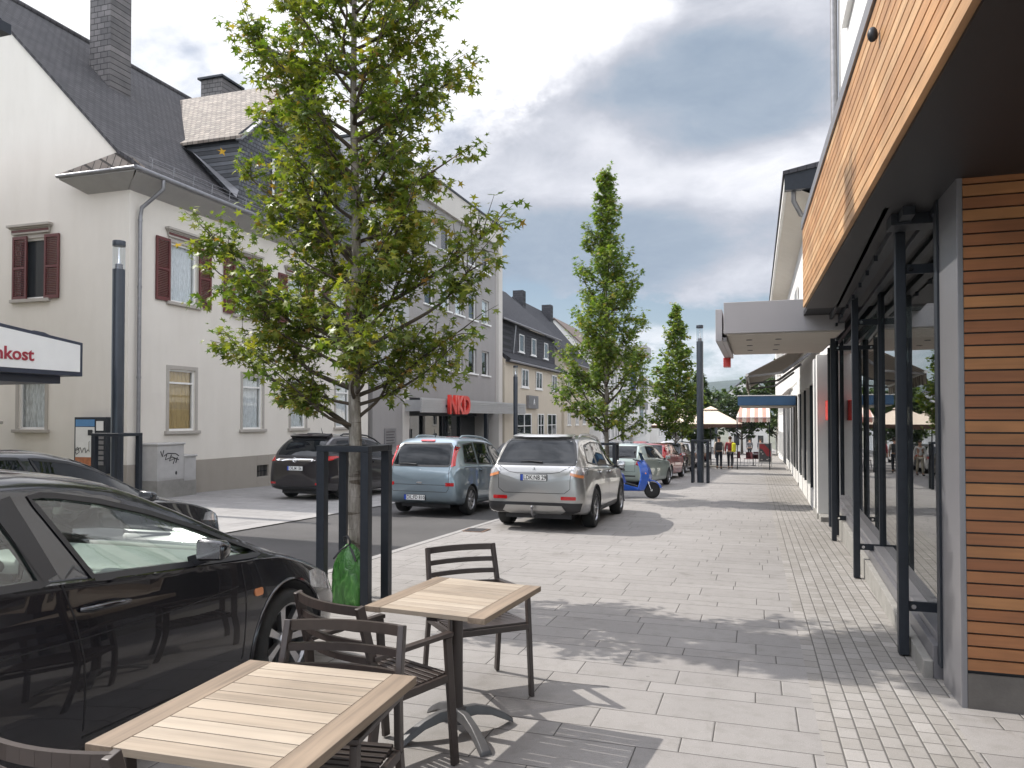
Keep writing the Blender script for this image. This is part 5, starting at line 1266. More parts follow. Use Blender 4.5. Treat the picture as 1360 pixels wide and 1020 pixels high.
#            y    zb   w    zw   zs   ws   ze   we   zt
black=dict(paint='p_black',W=1.77,r=.315,ra=.365,yr=-1.33,yf=1.25,spokes=7,rimr=.74,tw=.215,goff=-.006,glass='clear_pane',cabin=(-1.25,1.02),
 rows=[(-2.14,.32,.62,.52,.78,.60,.84,.50,.86),(-2.08,.24,.76,.52,.86,.74,.95,.58,.98),(-1.9,.20,.85,.52,.95,.81,1.10,.60,1.13),(-1.5,.18,.88,.52,1.0,.845,1.31,.55,1.35),(-1.0,.17,.885,.52,1.0,.855,1.375,.57,1.42),
  (-.4,.17,.885,.52,.975,.86,1.385,.585,1.445),(.05,.17,.885,.52,.94,.86,1.335,.585,1.40),(.45,.17,.885,.52,.915,.86,1.205,.60,1.275),(.8,.17,.885,.52,.885,.86,1.055,.635,1.125),(1.15,.17,.88,.52,.855,.85,.90,.70,.97),(1.45,.18,.875,.50,.78,.83,.80,.73,.865),
  (1.75,.19,.84,.47,.66,.79,.69,.68,.76),(1.95,.21,.76,.44,.56,.71,.60,.60,.665),(2.08,.23,.64,.42,.49,.60,.52,.5,.58),(2.15,.27,.45,.40,.44,.42,.46,.36,.50)],
 side_glass=[[(-.24,.965),(.30,.935),(.86,.90),(.97,.895),(.95,.915),(.60,1.065),(.25,1.185),(-.05,1.265),(-.27,1.305),(-.36,1.315),(-.40,1.31)],
             [(-1.35,1.01),(-.50,.985),(-.62,1.32),(-.9,1.33),(-1.15,1.31),(-1.42,1.16)]],
 screen_plan=[(-.56,.12),(.56,.12),(.60,.5),(.66,1.0),(.35,1.12),(0,1.16),(-.35,1.12),(-.66,1.0),(-.60,.5)],
 seams=[[(-.42,.955),(-.36,.80),(-.32,.62),(-.30,.3)],[(.78,.86),(.80,.72),(.78,.32)],[(-.30,.27),(.78,.27)]],
 handles=[],mirror=(.40,1.0))
black['rows']=[r[:5]+(r[5]-(.024 if -1.8<r[0]<1.5 else 0),)+r[6:] for r in black['rows']]
car,bv,body=make_car(black,(-3.69,2.92),0,'shiny black hatchback parked beside the cafe tables in the foreground',name='parked_car')
# more of the near car: arches, lamps, dashboard, seats, windscreen glass
def archlip(t,bvh,yw,rw,ra,W,mat):
    for s in (1,-1):
        pts=[]
        for i in range(21):
            a=PI*(-.08+1.16*i/20); y=yw+(ra+.012)*math.cos(a); z=rw+(ra+.012)*math.sin(a)
            h=bvh.ray_cast(Vector((6*s,y,z)),Vector((-s,0,0)))
            x=h[0].x if h[0] else s*(W/2); pts.append((x-s*.002,y,z))
        MB().tube(pts,.014,6,True).build('arch_lip',mat,t,smooth=60)
archlip(car,bv,1.25,.315,.365,1.77,'p_black')
patch(bv,'z+',[(-.54,.14),(.54,.14),(.60,.52),(.66,.98),(.34,1.1),(0,1.14),(-.34,1.1),(-.66,.98),(-.60,.52)],-.004,.004,'clear_pane','windscreen',car,res=.08)
patch(bv,'y-',rr(-.55,.55,1.08,1.34,.05),.003,.004,'car_glass','rear_window',car)
for s,vw in ((1,'x+'),(-1,'x-')):
    patch(bv,vw,[(1.50,.60),(1.68,.56),(1.92,.50),(1.94,.56),(1.85,.62),(1.62,.70),(1.52,.70)],.004,.01,'clear_lens','headlight',car)
    patch(bv,vw,rr(.88,.955,.655,.70,.015),.008,.01,'orange_lens','side_indicator',car)
    strip_patch(bv,vw,[(-1.9,.74),(-.9,.72),(-.3,.705),(.3,.715),(.74,.74)],.006,.002,'black_plastic','door_crease',car)
    strip_patch(bv,vw,[(-.47,.985),(-.55,1.32)],.10,.004,'black_plastic','door_pillar_trim',car)
for s in (1,-1):
    hx=lambda y,z:bv.ray_cast(Vector((6*s,y,z)),Vector((-s,0,0)))[0].x
    m=MB(); m.tube([(hx(-.33,.83)+s*.002,-.33,.83),(hx(-.30,.832)+s*.038,-.30,.832),(hx(-.2,.832)+s*.046,-.2,.834),(hx(-.10,.826)+s*.040,-.10,.828),(hx(-.075,.822)+s*.002,-.075,.822)],[.012,.015,.016,.015,.012],8); m.build('handle_grip','p_black',car,smooth=70)
patch(bv,'y+',rr(-.55,.55,.28,.44,.04),.004,.01,'black_plastic','front_grille',car)
m=MB()
pr=[(.42,.66),(.38,.78),(.40,.85),(.47,.885),(.58,.89),(.66,.87),(1.0,.885),(1.02,.60),(.5,.55)]
m.prism(pr,'x',-.74,.74); ds=m.build('dashboard','dash',car,bevel=.02)
for x in (.55,-.55,.12,-.12):
    m=MB(); m.lathe([(.02,.405),(.055,.405),(.065,.392),(.05,.385)],20,(x,0,.80),'y'); m.build('air_vent','black_plastic',ds,smooth=50)
for x0,x1 in ((-.17,-.015),(.015,.17)):
    for k in range(5): m=MB(); m.box(x0,x1,.345,.356,.755+k*.016,.764+k*.016); m.build('vent_slat','black_plastic',ds)
m=MB(); m.box(-.16,.16,.342,.359,.63,.72); m.build('radio','black_plastic',ds,bevel=.004)
m=MB(); m.box(.25,.66,.372,.385,.60,.72); m.build('glove_box_lid','dash',ds,bevel=.005)
m=MB(); m.disc_sph((0,.42,1.20),(.11,.02,.04),14,8); m.build('rear_view_mirror','black_plastic',car,smooth=60)
m=MB(); m.box(-.22,.22,.36,.42,.58,.84); m.build('centre_console','dash',ds,bevel=.015)
for x in (.38,-.38):
    m=MB(); m.box(x-.24,x+.24,-.55,-.03,.30,.52); m.hexa([(x-.24,-.62,.45),(x+.24,-.62,.45),(x+.24,-.46,.50),(x-.24,-.46,.50),(x-.19,-.80,1.02),(x+.19,-.80,1.02),(x+.19,-.70,1.02),(x-.19,-.70,1.02)]); m.box(x-.13,x+.13,-.84,-.75,1.06,1.24); m.build('seat','seat_fab',car,bevel=.04)
m=MB(); 
pts=[(-.37+.18*math.cos(a),.24+.06*math.sin(a),.80+.17*math.sin(a)) for a in [2*PI*i/24 for i in range(25)]]
m.tube(pts,.014,6); m.bar((-.5,.26,.80),(-.24,.26,.80),.03,.04); m.build('steering_wheel','black_plastic',car,smooth=60)
m=MB(); m.box(-.78,.78,-1.2,.9,.27,.31); m.build('cabin_floor','seat_fab',car)

dark=dict(paint='p_dark',W=1.8,r=.315,yr=-1.35,yf=1.30,spokes=10,
 rows=[(-2.2,.32,.62,.52,.78,.60,.86,.50,.88),(-2.12,.24,.78,.52,.88,.76,.98,.58,1.0),(-1.9,.2,.87,.52,.96,.83,1.15,.60,1.18),(-1.5,.18,.9,.52,1.0,.86,1.36,.56,1.40),(-.9,.17,.9,.52,1.0,.87,1.42,.58,1.46),
  (-.3,.17,.9,.52,.98,.87,1.41,.59,1.465),(.15,.17,.9,.52,.955,.87,1.33,.59,1.39),(.55,.17,.9,.52,.93,.87,1.17,.61,1.25),(.95,.17,.9,.52,.90,.865,.98,.68,1.06),(1.25,.17,.895,.52,.87,.85,.89,.72,.96),(1.6,.18,.88,.50,.80,.83,.81,.72,.87),
  (1.9,.19,.83,.47,.70,.78,.72,.66,.77),(2.08,.21,.72,.44,.58,.68,.61,.58,.66),(2.16,.25,.55,.42,.47,.52,.49,.45,.53)],
 side_glass=[[(-.28,1.0),(.35,.965),(.98,.935),(.62,1.12),(.30,1.24),(0,1.32),(-.38,1.36)],[(-1.3,1.03),(-.40,1.005),(-.52,1.365),(-.9,1.375),(-1.2,1.35)]],
 seams=[[(-.36,.98),(-.36,.3)],[(.85,.88),(.86,.3)]],handles=[(-.2,.86)],mirror=(.62,.98),
 front=[('car_glass',[(-.56,1.34),(.56,1.34),(.70,.99),(-.70,.99)],.003,.004,'windscreen'),('clear_lens',[(.46,.60),(.66,.56),(.72,.66),(.62,.70)],.01,.02,'headlight','mirror'),('black_plastic',rr(-.45,.45,.34,.52,.03),.005,.01,'front_grille')],
 side=[('clear_lens',[(1.62,.64),(1.98,.60),(2.0,.66),(1.82,.72),(1.68,.72)],.006,.01,'headlight_side')])
make_car(dark,(-6.86,5.55),0,'very dark blue hatchback on the road behind the near black hatchback',name='parked_car')

zaf=dict(paint='p_brown',W=1.85,r=.33,yr=-1.38,yf=1.38,spokes=10,
 rows=[(-2.30,.38,.66,.60,.95,.64,1.00,.56,1.02),(-2.25,.30,.80,.58,.97,.76,1.03,.66,1.05),(-2.1,.25,.89,.56,1.04,.82,1.22,.70,1.26),(-1.85,.22,.91,.55,1.06,.86,1.45,.66,1.52),(-1.6,.20,.92,.55,1.07,.87,1.57,.64,1.63),(-.9,.19,.925,.55,1.06,.88,1.60,.64,1.67),
  (-.1,.19,.925,.55,1.02,.88,1.57,.64,1.65),(.5,.19,.925,.55,.98,.88,1.44,.64,1.52),(1.0,.19,.92,.55,.95,.875,1.20,.68,1.28),(1.5,.19,.91,.55,.90,.86,.98,.76,1.05),(1.9,.2,.88,.52,.80,.82,.84,.72,.9),(2.15,.22,.78,.48,.66,.72,.70,.62,.76),(2.3,.27,.55,.45,.50,.52,.54,.45,.57)],
 side_glass=[[(-.15,1.07),(.55,1.02),(1.15,.99),(.75,1.25),(.40,1.42),(-.20,1.50)],[(-1.05,1.10),(-.25,1.075),(-.30,1.51),(-.95,1.52)],[(-1.85,1.20),(-1.15,1.11),(-1.08,1.50),(-1.55,1.48)]],
 seams=[[(-.2,1.04),(-.2,.32)],[(-1.1,1.08),(-.95,.7),(-.9,.3)],[(.9,.95),(.9,.3)]],handles=[(-.08,.93),(-.98,.95)],mirror=(.8,1.05),
 rear=[('car_glass',[(-.60,1.10),(.60,1.10),(.66,1.16),(.60,1.48),(.5,1.53),(-.5,1.53),(-.6,1.48),(-.66,1.16)],.004,.005,'rear_window'),('chrome',[(-.60,1.00),(-.5,1.035),(.5,1.035),(.60,1.0),(.5,.985),(-.5,.985)],.012,.012,'trim_bar'),
  ('red_lens',[(.62,.98),(.80,.96),(.87,1.02),(.86,1.12),(.70,1.08)],.012,.02,'tail_lamp','mirror'),('red_lens',rr(.60,.80,.40,.45,.01),.006,.01,'reflector','mirror'),('black_plastic',[(-.62,.24),(.62,.24),(.70,.34),(-.70,.34)],.008,.01,'diffuser'),('p_brown',rr(-.58,.58,1.55,1.60,.02),.10,.10,'roof_spoiler')],
 rear_seams=[[(-.62,1.0),(-.62,.60),(-.55,.52),(.55,.52),(.62,.6),(.62,1.0)]],plate=('DIL:M 156',.80),antenna=-1.2,railmat='black_plastic',rails=(.56,-1.2,.9,0))
z,zb_,_=make_car(zaf,(-10.82,18.75),R(-4),'dark brown estate car parked on the left pavement, chrome bar across its tailgate',name='parked_car')
m=MB(); m.tube([(.055*math.cos(a),-2.335,1.01+.055*math.sin(a)) for a in [2*PI*i/20 for i in range(21)]],.008,6); m.tube([(-.06,-2.335,1.01),(-.01,-2.335,1.02),(.01,-2.335,1.0),(.06,-2.335,1.01)],.008,5); m.build('round_badge','chrome',z,smooth=50)

mer=dict(paint='p_blue',W=1.70,r=.305,yr=-1.25,yf=1.38,spokes=9,wstyle='cap',ra=.34,
 rows=[(-2.02,.40,.62,.60,.78,.60,.84,.55,.86),(-1.99,.32,.76,.60,.84,.72,.92,.64,.94),(-1.93,.28,.82,.58,.93,.75,1.04,.66,1.07),(-1.80,.24,.845,.56,1.0,.79,1.27,.66,1.31),(-1.66,.22,.85,.56,1.01,.80,1.46,.63,1.51),(-1.5,.21,.85,.56,1.02,.81,1.54,.61,1.60),(-.8,.20,.85,.55,1.01,.815,1.56,.60,1.63),
  (0,.20,.85,.55,.98,.815,1.53,.60,1.61),(.55,.20,.85,.55,.94,.81,1.40,.61,1.49),(1.0,.20,.85,.55,.91,.81,1.16,.65,1.25),(1.35,.2,.84,.55,.88,.80,.97,.70,1.04),(1.7,.2,.82,.52,.78,.77,.82,.68,.88),(1.9,.23,.72,.48,.64,.67,.68,.58,.73),(2.0,.28,.55,.45,.50,.5,.53,.44,.56)],
 side_glass=[[(.02,1.03),(.60,.985),(1.05,.96),(.72,1.24),(.42,1.40),(-.02,1.47)],[(-.80,1.06),(-.08,1.035),(-.12,1.475),(-.76,1.49)],[(-1.52,1.10),(-.92,1.065),(-.86,1.48),(-1.36,1.44)]],
 seams=[[(-.03,1.0),(-.03,.32)],[(-.86,1.03),(-.80,.7),(-.9,.6),(-.92,.45)],[(.95,.9),(.95,.3)],[(-.9,.30),(.95,.28)]],handles=[(.12,.90),(-.72,.92)],mirror=(.84,1.02),
 rear=[('car_glass',[(-.63,1.02),(.60,1.02),(.64,1.06),(.60,1.40),(.53,1.475),(-.53,1.475),(-.60,1.40),(-.66,1.06)],.004,.005,'rear_window'),('red_lens',[(.665,1.00),(.735,1.03),(.68,1.42),(.635,1.44)],.012,.02,'tail_lamp','mirror'),('red_lens',rr(.58,.755,.62,.69,.008),.006,.01,'reflector','mirror'),
  ('red_lens',rr(-.16,.16,1.515,1.545,.01),.02,.02,'brake_light'),('chrome',rr(-.06,.06,.665,.70,.016),.02,.02,'tailgate_grip')],
 rear_seams=[[(-.64,1.02),(-.64,.56),(-.60,.50),(.60,.50),(.64,.56),(.64,1.02)],[(-.62,.64),(.62,.64)]],plate=('DIL:FD 810',.38,-.10),wiper=(-.10,1.05,-.52,1.06),antenna=-1.3,rails=(.52,-1.2,.8,0),railmat='p_blue')
c,_,_=make_car(mer,(-6.47,16.2),R(-2),'light blue compact car on the road between the dark estate and the silver SUV',name='parked_car')
m=MB(); m.tube([(.05*math.cos(a),-1.985,.90+.04*math.sin(a)) for a in [2*PI*i/20 for i in range(21)]],.006,6); m.tube([(-.055,-1.99,.90),(0,-1.99,.905),(.055,-1.985,.90)],.006,5); m.build('round_badge','chrome',c,smooth=50)

suv=dict(paint='p_silver',W=1.80,r=.355,yr=-1.30,yf=1.37,spokes=7,ra=.41,tw=.225,
 rows=[(-2.32,.44,.66,.66,.92,.64,.98,.58,1.0),(-2.28,.36,.80,.66,1.0,.76,1.08,.68,1.10),(-2.20,.31,.87,.66,1.06,.79,1.15,.70,1.17),(-2.0,.28,.895,.66,1.10,.83,1.38,.68,1.42),(-1.82,.26,.90,.66,1.10,.845,1.55,.64,1.61),(-1.6,.25,.90,.66,1.10,.85,1.60,.62,1.67),(-.8,.24,.90,.65,1.08,.855,1.62,.62,1.69),
  (0,.24,.90,.65,1.05,.855,1.58,.62,1.66),(.5,.24,.90,.65,1.02,.855,1.44,.63,1.52),(.95,.24,.90,.65,1.0,.855,1.21,.67,1.29),(1.25,.24,.90,.65,.97,.85,1.04,.72,1.12),(1.7,.25,.88,.62,.92,.82,.95,.72,1.0),(2.0,.27,.82,.58,.80,.76,.84,.66,.88),(2.2,.3,.68,.52,.62,.62,.66,.55,.7),(2.3,.35,.5,.5,.52,.45,.55,.4,.57)],
 side_glass=[[(-.02,1.10),(.55,1.065),(1.0,1.04),(.66,1.30),(.38,1.44),(-.06,1.50)],[(-.95,1.13),(-.12,1.105),(-.16,1.505),(-.9,1.52)],[(-1.72,1.19),(-1.1,1.14),(-1.02,1.51),(-1.5,1.46)]],
 seams=[[(-.07,1.08),(-.07,.36)],[(-1.0,1.10),(-.93,.8),(-.88,.6),(-.86,.36)],[(.9,1.0),(.9,.36)]],handles=[(.08,.96),(-.86,.98)],mirror=(.80,1.10),
 side=[('black_plastic',[(-.80,.26),(.90,.26),(.90,.36),(-.80,.36)],.008,.01,'sill_trim'),('clear_lens',[(-2.16,1.0),(-2.06,1.10),(-1.92,1.06),(-2.0,.96)],.006,.01,'tail_lamp_side')],
 rear=[('car_glass',[(-.70,1.15),(.70,1.15),(.715,1.19),(.635,1.50),(.57,1.58),(-.57,1.58),(-.635,1.50),(-.715,1.19)],.004,.005,'rear_window'),('clear_lens',[(.62,1.02),(.84,.97),(.86,1.10),(.70,1.12),(.64,1.11)],.014,.02,'tail_lamp','mirror'),('orange_lens',[(.64,.97),(.84,.92),(.84,.968),(.64,1.018)],.014,.02,'amber_lamp','mirror'),
  ('red_lens',rr(.48,.74,.55,.61,.012),.006,.01,'reflector','mirror'),('black_plastic',[(-.68,.32),(.68,.32),(.80,.36),(.84,.50),(-.84,.50),(-.80,.36)],.010,.01,'bumper_cladding'),('p_silver',[(-.46,.315),(.46,.315),(.56,.36),(.50,.45),(-.50,.45),(-.56,.36)],.024,.02,'skid_plate'),
  ('p_silver',rr(-.55,.55,1.60,1.635,.015),.05,.06,'roof_spoiler')],
 rear_seams=[[(-.66,1.14),(-.64,.86),(-.64,.74),(-.54,.66),(.54,.66),(.64,.74),(.64,.86),(.66,1.14)],[(-.64,1.12),(-.45,1.02),(-.3,1.0),(.3,1.0),(.45,1.02),(.64,1.12)]],plate=('LDK:NB 29',.925),wiper=(.12,1.19,-.28,1.20),antenna=-1.25,rails=(.60,-1.45,.6,0),railmat='p_silver')
c,bs,_=make_car(suv,(-3.66,14.92),R(0),'silver SUV seen from behind, parked on the slabs, tow bar below its bumper',name='parked_car')
archlip(c,bs,-1.30,.355,.41,1.80,'black_plastic'); archlip(c,bs,1.37,.355,.41,1.80,'black_plastic')
m=MB(); m.tube([(0,-2.0,.30),(0,-2.36,.28),(0,-2.42,.32),(0,-2.42,.40)],.02,8); m.disc_sph((0,-2.42,.425),(.028,.028,.028)); m.build('tow_bar','zinc',c,smooth=60)
m=MB()
for k in range(3):
    a=PI/2+k*2*PI/3; d=Vector((math.cos(a),math.sin(a))); n_=Vector((-d.y,d.x)); C0=Vector((0,1.06))
    q=[C0,C0+d*.022+n_*.012,C0+d*.044,C0+d*.022-n_*.012]; m.prism([(p.x,p.y) for p in q],'y',-2.30,-2.285)
m.build('badge','chrome',c)

mint=dict(paint='p_mint',W=1.68,r=.295,yr=-1.2,yf=1.27,spokes=8,rows=[(-1.95,.36,.60,.55,.80,.60,.86,.52,.88),(-1.90,.28,.76,.55,.88,.72,.98,.62,1.0),(-1.75,.24,.82,.53,.95,.77,1.16,.62,1.2),(-1.45,.20,.84,.53,.98,.80,1.38,.58,1.43),(-.7,.19,.84,.53,.97,.81,1.41,.58,1.47),
  (0,.19,.84,.53,.94,.81,1.38,.58,1.45),(.5,.19,.84,.53,.91,.81,1.22,.60,1.30),(.95,.19,.84,.53,.88,.80,1.0,.66,1.07),(1.3,.19,.83,.5,.85,.79,.88,.70,.93),(1.65,.2,.80,.48,.76,.74,.78,.66,.83),(1.88,.24,.66,.44,.60,.62,.63,.54,.67),(1.95,.3,.5,.42,.5,.48,.52,.42,.54)],
 side_glass=[[(-.05,.99),(.5,.95),(.95,.93),(.6,1.14),(.3,1.27),(-.08,1.34)],[(-1.2,1.03),(-.15,1.0),(-.18,1.345),(-1.0,1.36)]],seams=[[(-.1,.96),(-.1,.3)],[(.85,.88),(.85,.3)]],handles=[(.05,.84)],mirror=(.7,.98),
 rear=[('car_glass',[(-.60,1.0),(.60,1.0),(.52,1.36),(-.52,1.36)],.004,.005,'rear_window'),('red_lens',[(.60,.78),(.76,.74),(.77,.92),(.66,.94)],.012,.02,'tail_lamp','mirror'),('black_plastic',rr(-.6,.6,.40,.44,.01),.01,.01,'bumper_strip')],
 rear_seams=[[(-.58,.96),(-.58,.56),(.58,.56),(.58,.96)]],plate=('LDK:AC 607',.74),wiper=(0,1.03,.35,1.05),antenna=1.,rails=None)
del mint['rails'],mint['antenna']
make_car(mint,(-3.98,26.4),R(-9),'pale mint green hatchback parked behind the blue scooter',name='parked_car')
red=dict(mint); red['paint']='p_red'; red['plate']=('DIL:K 42',.74)
red['rear']=[('car_glass',[(-.60,1.0),(.60,1.0),(.52,1.36),(-.52,1.36)],.004,.005,'rear_window'),('red_lens',[(.62,.80),(.76,.76),(.70,1.3),(.60,1.32)],.012,.02,'tail_lamp','mirror')]
make_car(red,(-3.95,32.3),R(-6),'red hatchback parked in the row between the mint green and the dark hatchback',name='parked_car')
dk=dict(mint); dk['paint']='p_dark'; dk['plate']=('LDK:T 81',.74)
ddk,_,_=make_car(dk,(-3.95,38.6),R(-4),'dark hatchback with a red sticker on its tailgate, last of the near parking row',name='parked_car')
# distant cars: copies of two light kinds
def far_car(src,x,y,rz,mat,label):
    c=copy_tree(src); c.location=(x,y,gz(y)); c.rotation_euler=Euler((math.atan(SL)*math.cos(rz),0,rz)); c['label']=label; c['group']='cars parked far down the street'
    for o in c.children:
        if o.name.startswith('body') or o.name.startswith('wing') or o.name.startswith('door_h'):
            o.data=o.data.copy(); o.data.materials[0]=M[mat]
        if o.name.startswith('plate_holder'):
            for q in list(o.children): bpy.data.objects.remove(q)
    return c
far=[(-4.1,44.5,0,'p_white','white hatchback in the far parking row just past the dark hatchback'),(-4.2,50,0,'p_grey','grey hatchback behind the white one in the far row'),(-4.3,56,0,'p_dark','dark hatchback far down the right parking row'),(-4.4,64,0,'p_white','small white car furthest down the right parking row'),
 (-9.6,30.5,PI,'p_grey','grey car on the left side of the road, half hidden by the silver SUV'),(-9.7,42,PI,'p_dark','dark car parked left of the road beyond the middle tree'),(-9.8,50,PI,'p_grey','grey car parked left of the road under the lamp post'),(-9.8,58,PI,'p_dark','black car parked left of the road in the distance'),(-7.2,66,PI,'p_white','white car driving towards the camera in the distance'),(-7.4,78,PI,'p_grey','grey car driving towards the camera, farther away'),(-9.9,68,PI,'p_red','dark red car parked left of the road in the distance')]
for a in far: far_car(ddk,*a)
ddk['group']='cars parked far down the street' if False else ddk.get('group','parked row')
if 'group' in ddk: del ddk['group']

# ------------------------------------------------------------------ trees
def leafmat(name,c0,c1,c2,tr=.35,tint=None):
    m,nt_,b=new_mat(name); out=nt_.nodes['Material Output']
    g=N(nt_,'ShaderNodeNewGeometry'); col=ramp(nt_,g.outputs['Random Per Island'],[(0,c0),(.5,c1),(.93,c2),(1,tint or c2)])
    n=N(nt_,'ShaderNodeTexNoise',Scale=1.6,Detail=3.); tc_=N(nt_,'ShaderNodeTexCoord'); nt_.links.new(tc_.outputs['Object'],n.inputs['Vector'])
    col=mixc(nt_,.8,col,ramp(nt_,n.outputs['Fac'],[(.35,(.75,.85,.8)),(.65,(1.25,1.12,.9))]),'MULTIPLY')
    nt_.links.new(col,b.inputs['Base Color']); b.inputs['Roughness'].default_value=.42; b.inputs['Specular IOR Level'].default_value=.45
    t=N(nt_,'ShaderNodeBsdfTranslucent'); nt_.links.new(mixc(nt_,1.,col,(1.25,1.35,.55),'MULTIPLY'),t.inputs['Color'])
    mx=N(nt_,'ShaderNodeMixShader'); mx.inputs[0].default_value=tr; nt_.links.new(b.outputs[0],mx.inputs[1]); nt_.links.new(t.outputs[0],mx.inputs[2]); nt_.links.new(mx.outputs[0],out.inputs['Surface'])
    return m
M['leaf']=leafmat('star_leaf',(.068,.115,.022),(.14,.185,.033),(.27,.28,.06),.46,(.30,.17,.06))
M['leaf2']=leafmat('star_leaf_fresh',(.07,.125,.022),(.135,.205,.036),(.25,.30,.065),.45,(.26,.17,.05))
M['leaf_far']=leafmat('far_leaf',(.03,.06,.02),(.055,.095,.03),(.09,.13,.04),.25)
def barkmat():
    m,nt_,b=new_mat('pale_bark'); b.inputs['Roughness'].default_value=.9
    v=coords(nt_,'Object',(9,9,2.2)); n=N(nt_,'ShaderNodeTexNoise',Scale=1.5,Detail=8.,Roughness=.7); nt_.links.new(v,n.inputs['Vector'])
    v2=coords(nt_,'Object',(2.,2.,14)); n2=N(nt_,'ShaderNodeTexNoise',Scale=1.,Detail=5.,Distortion=1.); nt_.links.new(v2,n2.inputs['Vector'])
    a=ramp(nt_,n.outputs['Fac'],[(.34,(.10,.088,.072)),(.5,(.21,.188,.16)),(.66,(.35,.325,.29))])
    nt_.links.new(mixc(nt_,.9,a,ramp(nt_,n2.outputs['Fac'],[(.36,(.35,.3,.25)),(.42,(1,1,1))]),'MULTIPLY'),b.inputs['Base Color'])
    bp=N(nt_,'ShaderNodeBump',Strength=.8,Distance=.012); nt_.links.new(n.outputs['Fac'],bp.inputs['Height']); nt_.links.new(bp.outputs['Normal'],b.inputs['Normal']); return m
M['bark']=barkmat(); M['twig']=pbr('dark_twig',(.07,.055,.04),.9,var=.2)
def add_leaf(m,p,d,up,s,r,star=True):
    d=d.normalized(); x=d.cross(up)
    if x.length<.05: x=d.cross(Vector((1,.3,.2)))
    x.normalize(); n=x.cross(d)
    if star:
        o=len(m.v); m.v.append(tuple(p+d*s*.38))
        A=((0,1.0),(18,.42),(50,.88),(68,.34),(118,.66),(180,.10),(-118,.66),(-68,.34),(-50,.88),(-18,.42))
        c=p+d*s*.38; fold=r.uniform(-.25,.1)
        for a,rad in A:
            a=R(a); q=c+(d*math.cos(a)+x*math.sin(a))*rad*s*.62+n*(fold*abs(math.sin(a))*rad*s*.6-.12*s*rad*max(0,math.cos(a)))
            m.v.append(tuple(q))
        for k in range(10): m.f.append((o,o+1+k,o+1+(k+1)%10)); m.m.append(0)
    else:
        o=len(m.v); w=x*s*.5; f=n*s*.15
        m.v+= [tuple(p),tuple(p+d*s*.45+w-f),tuple(p+d*s),tuple(p+d*s*.45-w-f)]; m.f.append((o,o+1,o+2)); m.m.append(0); m.f.append((o,o+2,o+3)); m.m.append(0)
def tree(name,label,x,y,hgt,r0,prof,nl,seed,leaf,lsz,lpt,trunk_r,tips=(),clear=1.9,star=True,group=None,twn=6,jit=.12,cat='tree',bark='bark'):
    """prof(t) crown radius for t in 0..1 from clear height to the top; tips: extra limbs given as (dx,dy,z)."""
    r=random.Random(seed); zb=gz(y); t=thing(name,label,cat,(x,y,zb),0,group)
    # trunk
    pts=[];rs=[];px=py=0
    n=22
    for i in range(n+1):
        z=hgt*i/n; px+=r.uniform(-.012,.012)*hgt/8; py+=r.uniform(-.012,.012)*hgt/8
        pts.append((px if i else 0,py if i else 0,z-.05 if i==0 else z)); rs.append(max(.008,trunk_r*(1.15 if i==0 else 1)*(1-.93*(i/n)**.9)))
    m=MB().tube(pts,rs,12); m.build('trunk',bark,t,smooth=80)
    def tp(z): k=min(n-1,int(z/hgt*n)); f=z/hgt*n-k; a,b=Vector(pts[k]),Vector(pts[k+1]); return a.lerp(b,f)
    lim=MB(); tw=MB(); lv=MB()
    limbs=[]
    for i in range(nl):
        f=(i+.5)/nl; f=f**.92; z=clear+(hgt-clear)*f; az=i*2.39996+r.uniform(-.5,.5)
        rad=prof(f)*r.uniform(1-jit*2,1+jit)
        zt=z+rad*r.uniform(.15,.75)+.1; z0=z-rad*r.uniform(.15,.5)
        limbs.append((Vector((math.cos(az)*rad,math.sin(az)*rad,min(zt,hgt*1.01))),max(clear*.8,z0)))
    for (dx,dy,z) in tips:
        rad=math.hypot(dx,dy); limbs.append((Vector((dx,dy,z-zb)),max(clear*.85,z-zb-rad*r.uniform(.35,.7))))
    for tip,z0 in limbs:
        a=tp(min(z0,hgt*.97)); L=(tip-a).length
        if L<.12: continue
        mid1=a.lerp(tip,.35)+Vector((r.uniform(-.06,.06),r.uniform(-.06,.06),-.05*L+r.uniform(-.04,.04)))
        mid2=a.lerp(tip,.7)+Vector((r.uniform(-.07,.07),r.uniform(-.07,.07),-.04*L))
        P=[Vector(q) for q in catmull([a,mid1,mid2,tip],4)]; k=len(P); rb=min(trunk_r*.40,.007+.012*L)
        lim.tube(P,[rb*(1-.85*i/(k-1))+.002 for i in range(k)],6)
        # twigs
        nt2=max(2,int(twn*L)+2)
        for q in range(nt2):
            f=1. if q==0 else r.uniform(.18,1)**.8
            i=min(k-2,int(f*(k-1))); base=P[i].lerp(P[i+1],f*(k-1)-i)
            d=(P[i+1]-P[i]).normalized(); o=Vector((r.gauss(0,1),r.gauss(0,1),r.gauss(.1,.7))); o=(o-d*o.dot(d)*.6).normalized()
            dr=(d*.75+o*.9).normalized() if q else d
            ln=r.uniform(.16,.42)*(1 if L>.5 else .6)
            e=base+dr*ln+Vector((0,0,r.uniform(-.03,.06)))
            tw.tube([base,base.lerp(e,.5)+Vector((0,0,.02)),e],[.006,.004,.002],4,False)
            nn=int(lpt*r.uniform(.6,1.3))
            for j in range(nn):
                g=r.uniform(.1,1.08); p=base.lerp(e,g)+Vector((r.gauss(0,.03),r.gauss(0,.03),r.gauss(0,.03)))
                ld=Vector((r.gauss(0,1),r.gauss(0,1),r.uniform(-1.5,.35))).normalized()*.8+dr*.4
                up=Vector((r.gauss(0,.55),r.gauss(0,.55),1)).normalized()
                add_leaf(lv,p+ld*.03,ld,up,lsz*(.5+.8*r.random()**.8),r,star)
    if bark=='bark' and trunk_r>.03: lim.build('limb','bark' if False else 'twig',t,smooth=70)
    tw.build('twig','twig',t)
